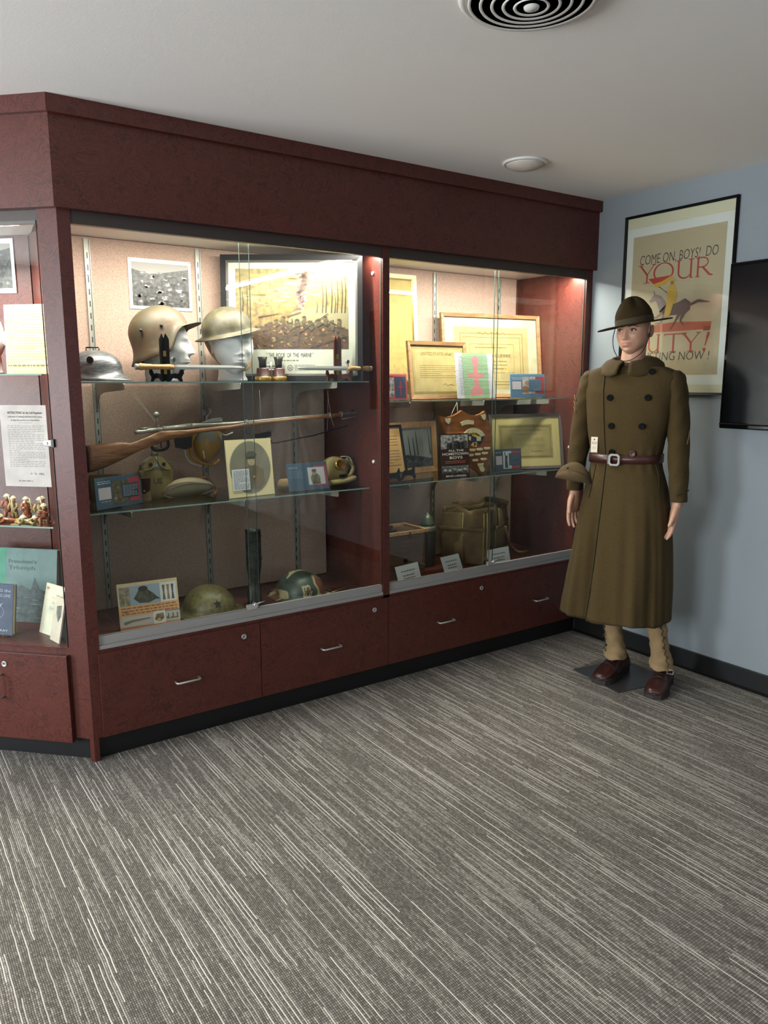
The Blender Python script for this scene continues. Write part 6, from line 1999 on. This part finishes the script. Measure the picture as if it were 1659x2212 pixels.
# front edge, hem stitching, pocket welts
m = MB(); m.tube([Vector((edge_x(z) + .001, front_y(edge_x(z) + .003, z) - .001, z)) for z in [zs[0] + .004 + (zs[-1] - .05 - zs[0]) * i / 60 for i in range(61)]], .0035, 6); m.build('front_edge', M['seam'], coat)
m = MB(); m.tube([on_front(*c, .001) for c in ((1417, 1005), (1422, 1020), (1424, 1040), (1424, 1062))], .004, 6, flat=.5); m.build('pocket_welt', M['seam'], coat)
m = MB(); m.tube([on_front(*c, .001) for c in ((1287, 1004), (1282, 1030), (1272, 1075))], .004, 6, flat=.5); m.build('pocket_welt', M['seam'], coat)
for c in ((1318, 859), (1400, 859), (1321, 920), (1387, 921), (1322, 977), (1367, 980), (1409, 803)):
    p_ = on_front(*c, .003)
    m = MB(); Tm = Matrix.Translation(p_) @ Matrix.Rotation(PI / 2, 4, 'X')
    m.lathe([(0, .004), (.0085, .004), (.0115, .0065), (.0145, .005), (.015, 0), (.012, -.003)], n=24, T=Tm)
    m.box(-.002, -.001, .003, .002, .001, .0055, T=Tm); m.build('button', M['button'] if c[1] != 980 else M['leather'], coat)

# ---- belt with buckle
m = MB(); bz = ZB
R_ = []
for dz, off in ((-.020, .003), (-.020, .0075), (.020, .0075), (.020, .003)):
    rg = []
    for j in range(96):
        a = 2 * PI * j / 96
        xl, xr, d_, yc = sec(bz)
        ca, sa = math.cos(a), math.sin(a)
        rg.append(Vector(((xl + xr) / 2 + ((xr - xl) / 2 + off) * math.copysign(abs(ca) ** EX, ca), yc + (d_ + off + .004) * math.copysign(abs(sa) ** EX, sa), bz + dz + .004 * ca)))
    R_.append(rg)
m.loft(R_ + [R_[0]], cap0=False, cap1=False); belt = m.build('belt', M['leather'], man)
p_ = PF(1328, 993, -.13)
m = MB(); oo = [(-.017, -.028), (.017, -.028), (.026, -.019), (.026, .019), (.017, .028), (-.017, .028), (-.026, .019), (-.026, -.019)]
ii = [(a * .68, b * .68) for a, b in oo]
fy = p_.y - .006
for k in range(8):
    j = (k + 1) % 8
    A0, A1, B0, B1 = oo[k], oo[j], ii[k], ii[j]
    for (q0, q1, q2, q3) in (((A0, -.008), (A1, -.008), (B1, -.008), (B0, -.008)), ((A0, 0), (A1, 0), (A1, -.008), (A0, -.008)), ((B1, 0), (B0, 0), (B0, -.008), (B1, -.008))):
        m._f([m.v((p_.x + q_[0][0], fy + q_[1], p_.z + q_[0][1])) for q_ in (q0, q1, q2, q3)])
m.tube([(p_.x, fy - .009, p_.z - .026), (p_.x, fy - .011, p_.z + .024)], .002, 6) if 0 else None
m.build('buckle', plain('dull_nickel', rgb(128, 126, 120), .45, .4), belt)
m = MB(); q_ = PF(1318, 994, -.13); m.box(q_.x - .014, fy - .002, q_.z - .021, q_.x - .004, fy + .008, q_.z + .021, bev=.002); m.build('keeper_loop', M['leather'], belt)

# ---- collar
cn = PF(1359, 790, -.03); ccx = cn.x - .002
m = MB(); rows = []
G0, G1 = math.radians(10), math.radians(350)
for k in range(49):
    ph = G0 + (G1 - G0) * k / 48                      # 0 = front (-Y), through his left, back, right
    fr = .5 + .5 * math.cos(ph)                        # 1 in front, 0 at the back
    sx_, cy_ = math.sin(ph), -math.cos(ph)
    def cp_(r, z, ry=None): return Vector((ccx + .004 + r * 1.12 * sx_, .004 + (ry or r) * cy_, z))
    endd = smooth(0, .25, min(ph - G0, G1 - ph))      # rounded corners
    top = 1.588 - .018 * fr ** 2 + .012 * (1 - fr)
    lowz = 1.498 + .014 * (1 - endd) + .076 * (1 - fr)
    rout = .126 + .004 * (1 - fr)
    rows.append([cp_(.070, 1.530), cp_(.073, top - .01), cp_(.079, top), cp_(.087, top - .006), cp_(.106, (top + lowz) / 2 + .012, .106 + .012 * fr), cp_(rout, lowz + .014, rout + .016 * fr), cp_(rout + .004, lowz, rout + .004 + .018 * fr)])
cols_ = [[rows[k][i] for k in range(49)] for i in range(7)]
m.loft(cols_, closed=False); collar = m.build('collar', M['wool'], coat, solid=.006)
m = MB(); m.tube([rows[k][6].lerp(rows[k][5], .5) + Vector((0, -.004 * math.cos(G0 + (G1 - G0) * k / 48), 0)) for k in range(49)], .0012, 5); 
m.build('collar_stitching', M['seam'], coat)

# ---- sleeves
def sleeve(pts, name='sleeve'):
    m = MB(); P_ = catmull([Vector(p[:3]) for p in pts], 6)
    rs = catmull([Vector((p[3], p[4], 0)) for p in pts], 6)
    rings = []
    for i, (c_, r_) in enumerate(zip(P_, rs)):
        rings.append([c_ + Vector(((r_.x + .002 * math.sin(j * .9 + i * .7)) * math.cos(2 * PI * j / 36), (r_.y + .0025 * math.sin(j * .5 + i * .9)) * math.sin(2 * PI * j / 36), 0)) for j in range(36)])
    last = rings[-1]
    c_ = P_[-1]
    rings.append([c_ + (q - c_) * .86 + Vector((0, 0, .003)) for q in last]); rings.append([c_ + (q - c_) * .84 + Vector((0, 0, .06)) for q in last])
    m.loft(rings, cap1=False); return m.build(name, M['wool'], coat)


def arm_pt(u, v, y): p_ = PF(u, v, y); return (p_.x, p_.y, p_.z)


def row_(u0, u1, v, y, ry): a, b = PF(u0, v, y), PF(u1, v, y); return ((a.x + b.x) / 2, y, (a.z + b.z) / 2, (b.x - a.x) / 2, ry)
RS = [row_(1272, 1296, 800, .0, .03), row_(1263, 1300, 806, .0, .055), row_(1256, 1300, 820, .0, .07), row_(1249, 1294, 850, .0, .075), row_(1243, 1287, 880, .004, .073), row_(1236, 1279, 925, .008, .068), row_(1231, 1272, 965, .0, .063), row_(1228, 1264, 1000, -.012, .057), row_(1226, 1259, 1035, -.022, .050), row_(1225, 1256, 1057, -.028, .046)]
LS = [row_(1440, 1466, 800, .0, .03), row_(1434, 1476, 806, .0, .055), row_(1434, 1482, 820, .0, .07), row_(1440, 1486, 850, .0, .075), row_(1444, 1488, 880, .004, .073), row_(1442, 1490, 925, .008, .068), row_(1443, 1489, 965, .0, .063), row_(1444, 1488, 1010, -.012, .057), row_(1446, 1486, 1050, -.022, .050), row_(1447, 1484, 1083, -.028, .046)]
s1 = sleeve(RS); s2 = sleeve(LS)
for k in range(3):
    m = MB(); vv = 868 + k * 12
    pts = []
    for i in range(9):
        f = i / 8; a = PI + math.radians(-6 + 66 * f)
        c_ = RS[3]; cz = PF(1265, vv + 16 * (0 if f < .5 else 1) * 0 + 22 * abs(f - .5) - 14, 0).z
        w_ = row_(1244, 1287, 875, 0, .073)
        pts.append((w_[0] + (w_[3] + .003) * math.cos(a), w_[1] + (.076) * math.sin(a), cz))
    m.tube(pts, .0035, 6, flat=.5, upv=(0, 0, 1)); m.build('chevron', plain('chevron_braid', rgb(112, 92, 54), .9), s1)
m = MB(); m.tube([PF(1484, 960, -.04), PF(1488, 945, -.03), PF(1489, 930, -.01)], .003, 6); m.build('service_chevron', plain('faded_braid', rgb(96, 66, 46), .9), s2)
m = MB(); c_ = LS[-1]
m.tube([(c_[0] + c_[3] * math.cos(a) * 1.04, c_[1] + c_[4] * math.sin(a) * 1.04, c_[2] + .035 + .018 * max(0, math.cos(a))) for a in [-PI / 2 + PI * i / 12 for i in range(13)]], .0035, 6); m.build('cuff_tab', M['seam'], s2)

# ---- body: one continuous mesh (trunk, arms, hands, legs, neck, head)
SK = rgb(196, 150, 124)


def hand_mesh(side):
    """side=+1: his left hand (thumb forward, palm towards -X); wrist at the origin, fingers down"""
    hb = MB()
    s_ = side
    rr = []
    for z, rx, ry, yo in ((.05, .022, .028, 0), (0, .021, .029, 0), (-.02, .020, .032, .0), (-.05, .019, .042, -.001), (-.085, .016, .043, 0), (-.100, .013, .040, .001), (-.106, .008, .034, .001)):
        rr.append([(rx * math.cos(a) - s_ * .004 * max(0, -z) / .1, yo + ry * math.sin(a), z) for a in [2 * PI * j / 20 for j in range(20)]])
    hb.loft(rr)
    for y0, L_, r0, cu in ((-.031, .070, .0100, .20), (-.010, .080, .0102, .30), (.011, .075, .0098, .42), (.030, .058, .0088, .52)):
        p0 = Vector((-s_ * .003, y0, -.085)); p1 = Vector((-s_ * .004, y0 * 1.04, -.103)); d_ = cu
        pts = [p0, p1]; ang = cu * .45
        cur = p1
        for f in (.45, .30, .25):
            cur = cur + Vector((-s_ * math.sin(ang), (y0 * .05), -math.cos(ang))) * L_ * f
            pts.append(cur); ang += cu * .9
        hb.tube(pts, [r0, r0, r0 * .95, r0 * .88, r0 * .68], 12); hb.sphere(pts[-1], r0 * .70, n=10)
    tp = [Vector((-s_ * .004, -.018, -.020)), Vector((-s_ * .012, -.036, -.045)), Vector((-s_ * .020, -.049, -.075)), Vector((-s_ * .027, -.052, -.103))]
    hb.tube(tp, [.015, .0135, .0112, .0082], 12); hb.sphere(tp[-1], .0084, n=10)
    me = bpy.data.meshes.new('tmp'); hb.bm.to_mesh(me); hb.bm.free()
    ob = bpy.data.objects.new('tmp', me); C.objects.link(ob)
    r = ob.modifiers.new('r', 'REMESH'); r.mode = 'VOXEL'; r.voxel_size = .0022
    sm = ob.modifiers.new('s', 'SMOOTH'); sm.factor = .5; sm.iterations = 4
    dg = bpy.context.evaluated_depsgraph_get(); dg.update()
    out = bpy.data.meshes.new_from_object(ob.evaluated_get(dg))
    bpy.data.objects.remove(ob)
    return out


m = MB()
def add_mesh(mb, me, T, col):
    vs = [mb.v(T @ q.co) for q in me.vertices]
    for pl in me.polygons: mb._f([vs[i] for i in pl.vertices], 0, col, True)


hR = Matrix.Translation((RS[-1][0] + .004, RS[-1][1] - .002, RS[-1][2] - .006)) @ Matrix.Rotation(math.radians(4), 4, 'Y') @ Matrix.Rotation(math.radians(-24), 4, 'Z')
hL = Matrix.Translation((LS[-1][0] - .004, LS[-1][1] - .002, LS[-1][2] - .006)) @ Matrix.Rotation(math.radians(8), 4, 'Y') @ Matrix.Rotation(math.radians(26), 4, 'Z')
add_mesh(m, hand_mesh(-1), hR, SK); add_mesh(m, hand_mesh(1), hL, SK)
# head
hyaw = math.radians(-8)
HT0 = Matrix.Rotation(hyaw, 4, 'Z') @ Matrix.Rotation(math.radians(3), 4, 'X')
ec = PF(1351.5, 714, -.10); off = HT0 @ Vector((0, -.086, 0))
HT = Matrix.Translation(ec - off) @ HT0
HS = Matrix.Scale(.96, 4)


def facecol(p_):
    q_ = HT.inverted() @ p_
    q_ = q_ / .96
    if q_.y < -.07 and -.0725 < q_.z < -.0565 and abs(q_.x) < .025 * (1 - ((q_.z + .0645) / .012) ** 2 * .5): return rgb(184, 134, 112)
    return SK


m.loft([[HT @ (p_ * .96) for p_ in r] for r in HEAD], colf=facecol)
for s_ in (-1, 1): ear(m, s_, HT @ HS, col=SK)
# neck and trunk
hc = HT @ Vector((0, .022, -.055))
nk = []
for f, rx, ry in ((0, .052, .056), (.25, .054, .058), (.5, .055, .058), (.8, .060, .062), (1, .072, .070)):
    c_ = hc.lerp(Vector((ccx, .01, 1.50)), f); nk.append([(c_.x + rx * math.cos(2 * PI * j / 32), c_.y + ry * math.sin(2 * PI * j / 32), c_.z) for j in range(32)])
for z, k_ in ((1.45, .70), (1.38, .80), (1.2, .78), (1.10, .78), (.95, .80), (.85, .72)):
    xl, xr, d_, yc = sec(z)
    nk.append([((xl + xr) / 2 + (xr - xl) / 2 * k_ * math.cos(2 * PI * j / 32), yc + d_ * .8 * k_ * math.sin(2 * PI * j / 32), z) for j in range(32)])
m.loft(nk, col=SK)
for S_ in (RS, LS): m.tube([Vector(r[:3]) for r in S_[2:]] + [Vector(S_[-1][:3]) + Vector((0, 0, -.02))], [.038, .038, .036, .034, .032, .03, .026, .022, .02], 14, col=SK)
FT = ((-.118, .048), (.118, .022))
KN = ((-.175, .02), (.035, .02))
for (fx, fyy), (kx, ky) in zip(FT, KN):
    m.tube([((kx + fx) / 2 * .6 - .03, .02, .88), (kx, ky, .50), ((kx * .6 + fx * .4), (ky + fyy) / 2, .30), (fx, fyy, .08)], [.06, .036, .034, .026], 16, col=SK)
body = m.build('body', M['skin'], man)
# painted eyes and brows
wh, ir = plain('eye_white', rgb(206, 196, 186), .3), plain('eye_iris', rgb(40, 30, 26), .25)
for s_ in (-1, 1):
    m = MB()
    ce = HT @ (Vector((s_ * .031, -.0745, .0)) * .96)
    m.sphere(ce, .0098, 0, n=18, sx=1.25, sz=.55, T=HT0.to_3x3().to_4x4())
    ci = HT @ (Vector((s_ * .031 - .002, -.0845, .0005)) * .96); m.sphere(ci, .0056, 1, n=12, sy=.45, T=HT0)
    m.build('eye', [wh, ir], body)
    m = MB(); pts = [HT @ (Vector((s_ * x, y, z)) * .96) for x, y, z in ((.017, -.0885, .0035), (.024, -.0888, .0075), (.032, -.0868, .0085), (.040, -.0805, .0065), (.047, -.071, .001))]
    m.tube(pts, [.0008, .0014, .0016, .0014, .0008], 6); m.build('eyelid_line', ir, body)
    m = MB(); pts = [HT @ (Vector((s_ * x, y, z)) * .96) for x, y, z in ((.013, -.0950, .0155), (.022, -.0945, .0195), (.032, -.0905, .0235), (.042, -.0820, .0225), (.052, -.070, .0150))]
    m.tube(pts, [.0022, .0030, .0030, .0024, .001], 8, flat=.8); m.build('eyebrow', plain('painted_brow', rgb(78, 56, 44), .7), body)

# ---- campaign hat
hb0 = PF(1364, 703, -.02)
hat_o = Vector((ec.x - off.x, ec.y - off.y + .012, 1.742))
hatT = Matrix.Translation(hat_o) @ Matrix.Rotation(hyaw, 4, 'Z') @ Matrix.Rotation(math.radians(-7.5), 4, 'Y') @ Matrix.Rotation(math.radians(7), 4, 'X')
m = MB(); rings = []
def hatring(rx, ry, z, pinch=0, n=80):
    out_ = []
    for j in range(n):
        p2 = 2 * PI * j / n
        d_ = 1 - pinch * (.5 + .5 * math.cos(4 * (p2 - PI / 4))) ** 2 if pinch else 1
        out_.append(Vector((rx * d_ * math.sin(p2), -ry * d_ * math.cos(p2), z)))
    return out_
BR = .166
bz_ = lambda p2, t_: .004 * math.cos(2 * p2) * t_
def brim(r, z0, t_):
    return [Vector(((.083 + (r - .083)) * math.sin(2 * PI * j / 80) , -(.098 + (r - .083)) * math.cos(2 * PI * j / 80), z0 + bz_(2 * PI * j / 80, t_))) for j in range(80)]
rings = [brim(.083, -.001, 0), brim(.12, -.002, .5), brim(BR, -.001, 1), brim(BR + .001, .001, 1), brim(BR, .003, 1), brim(.12, .002, .5), brim(.086, .005, 0)]
rings += [hatring(.083, .098, .010), hatring(.083, .098, .032), hatring(.081, .095, .052, .02), hatring(.074, .086, .072, .08), hatring(.065, .075, .088, .22), hatring(.054, .062, .104, .34), hatring(.041, .046, .116, .40), hatring(.028, .031, .124, .36), hatring(.014, .016, .1285, .2), hatring(.002, .002, .1295)]
m.loft([[hatT @ q_ for q_ in r] for r in rings], cap0=True, cap1=True); hat = m.build('campaign_hat', M['felt'], man)
m = MB()
m.loft([[hatT @ q_ for q_ in hatring(.085, .100, z)] for z in (.006, .008, .030, .032)], cap0=False, cap1=False); m.build('hat_band', plain('olive_ribbon', rgb(60, 50, 30), .8), hat)
m = MB()
cs = [HT @ Vector(p2) for p2 in ((-.078, -.028, .012), (-.080, -.045, -.035), (-.062, -.070, -.085), (-.030, -.085, -.125), (0, -.088, -.138), (.035, -.072, -.128), (.064, -.040, -.095), (.078, -.012, -.04), (.082, -.005, .015))]
m.tube(catmull(cs, 7), .0035, 8, flat=.5, upv=(0, 1, 0)); m.build('chin_strap', M['darkcord'], hat)
m = MB(); c_ = HT @ Vector((.081, -.012, -.025)); m.sphere(c_, .010, n=12, sx=.4, sz=1.3); m.build('strap_slide', M['darkcord'], hat)

# ---- leggings and shoes
for k, ((fx, fyy), (kx, ky)) in enumerate(zip(FT, KN)):
    # leggings: canvas tubes, wrinkled, laced on the outside
    m = MB(); rings = []
    prof = ((.47, .050, .056), (.40, .050, .058), (.34, .050, .060), (.28, .047, .056), (.22, .043, .050), (.17, .046, .052), (.14, .050, .058), (.115, .055, .066), (.100, .057, .072))
    for i, (z, rx, ry) in enumerate(catmull(prof, 4)):
        t_ = max(0, min(1, (.50 - z) / .42)); cx_ = kx + (fx - kx) * t_; cy2 = ky + (fyy - ky) * t_ - (.012 if z < .13 else 0)
        rings.append([Vector((cx_ + (rx + .0025 * math.sin(j * .7 + z * 90) + .002 * math.sin(z * 160 + j * .3)) * math.cos(2 * PI * j / 40), cy2 + (ry + .002 * math.sin(j * .5 - z * 70)) * math.sin(2 * PI * j / 40), z + .003 * math.sin(j * .8) * (z < .12))) for j in range(40)])
    ins = [[Vector(((q_.x - fx) * .9 + fx, (q_.y - fyy) * .9 + fyy, q_.z + .004)) for q_ in rings[-1]]]
    m.loft(rings + ins, cap0=True, cap1=True); leg = m.build('legging', M['canvas'], man)
    so = 1 if k else -1
    m = MB(); lx0 = []
    for i in range(17):
        z = .37 - i * .016; t_ = (.50 - z) / .42; cx_ = kx + (fx - kx) * t_; cy2 = ky + (fyy - ky) * t_
        a = math.radians(-48 if so > 0 else 228) + (.10 if i % 2 else -.10)
        rx = .054 if z > .15 else .060
        lx0.append(Vector((cx_ + rx * math.cos(a), cy2 + (rx + .006) * math.sin(a), z)))
    m.tube(lx0, .0022, 6); m.build('lacing', M['darkcord'], leg)
    for i in range(1, 15, 3):
        m = MB(); q_ = lx0[i] + (lx0[i] - Vector((kx, ky, lx0[i].z))).normalized() * .002; m.sphere(q_, .0055, n=10, sy=.6); m.build('lacing_hook', M['gundark'], leg)
    # shoe
    ty = math.radians(-9 if k == 0 else 2)
    Tsh = Matrix.Translation((fx, fyy, .0045 if k == 0 else 0)) @ Matrix.Rotation(ty, 4, 'Z')
    prof = [(.098, .020, .030, .075, 0), (.090, .036, .026, .085, 0), (.060, .041, .026, .115, 0), (.02, .040, .026, .135, 0), (-.02, .041, .026, .125, 0), (-.05, .044, .026, .098, 0), (-.09, .050, .026, .078, 0), (-.13, .051, .026, .066, 0), (-.165, .046, .026, .056, 0), (-.188, .034, .026, .045, 0), (-.198, .014, .027, .034, 0)]
    up_ = catmull([Vector((a, b, d_)) for a, b, c_, d_, e_ in prof], 4)
    m = MB(); rings = []
    for q_ in up_:
        yy, hw, tp_ = q_.x, q_.y, q_.z; rg = []
        for j in range(28):
            a = 2 * PI * j / 28; ca, sa = math.cos(a), math.sin(a)
            zz = .024 + (tp_ - .024) * (max(0, sa) ** .75) if sa > 0 else .024 + .004 * sa
            wv = math.copysign(abs(ca) ** .7, ca) * hw * (1 - .25 * max(0, sa) * (1 if yy > -.06 else .2))
            rg.append(Tsh @ Vector((wv, yy, zz)))
        rings.append(rg)
    m.loft(rings); sh = m.build('shoe', M['oxblood'], man)
    m = MB(); outl = [(.100, .0), (.094, .030), (.06, .042), (0, .040), (-.05, .044), (-.09, .054), (-.13, .056), (-.168, .050), (-.192, .036), (-.203, .0)]
    full = [(b, a) for a, b in outl] + [(-b, a) for a, b in outl[-2:0:-1]]
    m.prism(full, 0, .020, lambda a, b, d_: Tsh @ Vector((a, b, d_))); m.prism([(a * .97, b * .99) for a, b in full], .020, .0265, lambda a, b, d_: Tsh @ Vector((a, b, d_)), smooth=True)
    m.build('sole', M['sole'], sh)
    m = MB()
    for i in range(5):
        yy = -.095 + i * .016; zt2 = .083 + i * .0095
        m.tube([Tsh @ Vector((x, yy + .002 * (1 if x > 0 else -1), zt2 - abs(x) * .42)) for x in (-.024, -.012, 0, .012, .024)], .0022, 6)
    m.tube(catmull([Tsh @ Vector(q2) for q2 in ((0, -.09, .085), (-.018, -.108, .083), (-.004, -.10, .085), (.02, -.11, .080), (.004, -.092, .086))], 5), .0018, 6)
    m.build('shoelace', M['darkcord'], sh)
    m = MB(); m.tube([Tsh @ Vector((math.copysign(abs(math.cos(a)) ** .7, math.cos(a)) * .047, -.105 + 0.0 * a, .028 + .052 * math.sin(a))) for a in [PI * i / 14 for i in range(15)]], .0016, 6); m.build('toe_cap_seam', M['darkcord'], sh)
m = MB(); c_ = Vector((FT[1][0] + .045, FT[1][1] - .055, .098)); m.tube([c_ + Vector((-.014, 0, .008)), c_ + Vector((.014, .004, .008)), c_ + Vector((.014, .004, -.012)), c_ + Vector((-.014, 0, -.012)), c_ + Vector((-.014, 0, .008))], .0018, 6)
m.build('legging_buckle', M['steel'], man)

# paper tag hanging at the chest
ta, tb_ = on_front(1280, 943, .010), on_front(1292, 977, .010)
m = MB(); yv = min(ta.y, tb_.y) - .004
m.box(ta.x, yv, tb_.z, tb_.x + .0, yv + .001, ta.z, col=rgb(226, 214, 190))
m.M = Matrix.Translation((0, yv, 0))
m.ell((ta.x + tb_.x) / 2, ta.z - .012, .003, .004, rgb(40, 36, 34), 1); m.words(ta.x + .004, ta.z - .035, tb_.x - .003, ta.z - .022, 2, rgb(120, 110, 96), 1, wl=.006); m.words(ta.x + .006, tb_.z + .015, tb_.x - .006, ta.z - .045, 3, rgb(180, 170, 150), 1, wl=.006)
m.M = Matrix.Identity(4)
m.build('paper_tag', M['prt'], man)

# overseas cap tucked at the belt
q0 = PF(1240, 1018, -.11)
w0 = MO + MR @ Vector((q0.x, q0.y, q0.z))
cp = garrison('garrison_cap', 'brown wool overseas cap tucked under the mannequin belt at its right hip', (w0.x, w0.y, w0.z - .045), MA + math.radians(12), plain('brown_wool_cap', rgb(82, 66, 40), .95, bump=.3, bscale=400), L=.175, hgt=.09, flat=.85)
cp.rotation_euler = (math.radians(-6), math.radians(8), MA + math.radians(12))
m = MB(); m.sphere((-.035, -.044, .055), .006, n=12, sy=.6); m.build('cap_badge', M['gundark'], cp)

# steel plate of the stand under the feet
t = thing('base_plate', 'thin grey steel stand plate under the mannequin feet', 'base plate', (0, 0, 0))
m = MB(); pts = [(2.300, -.411), (2.244, -.742), (2.575, -.795), (2.630, -.465)]
m.prism(pts, 0, .004, lambda a, b, d_: (a, b, d_)); m.build('plate', M['baseplate'], t)
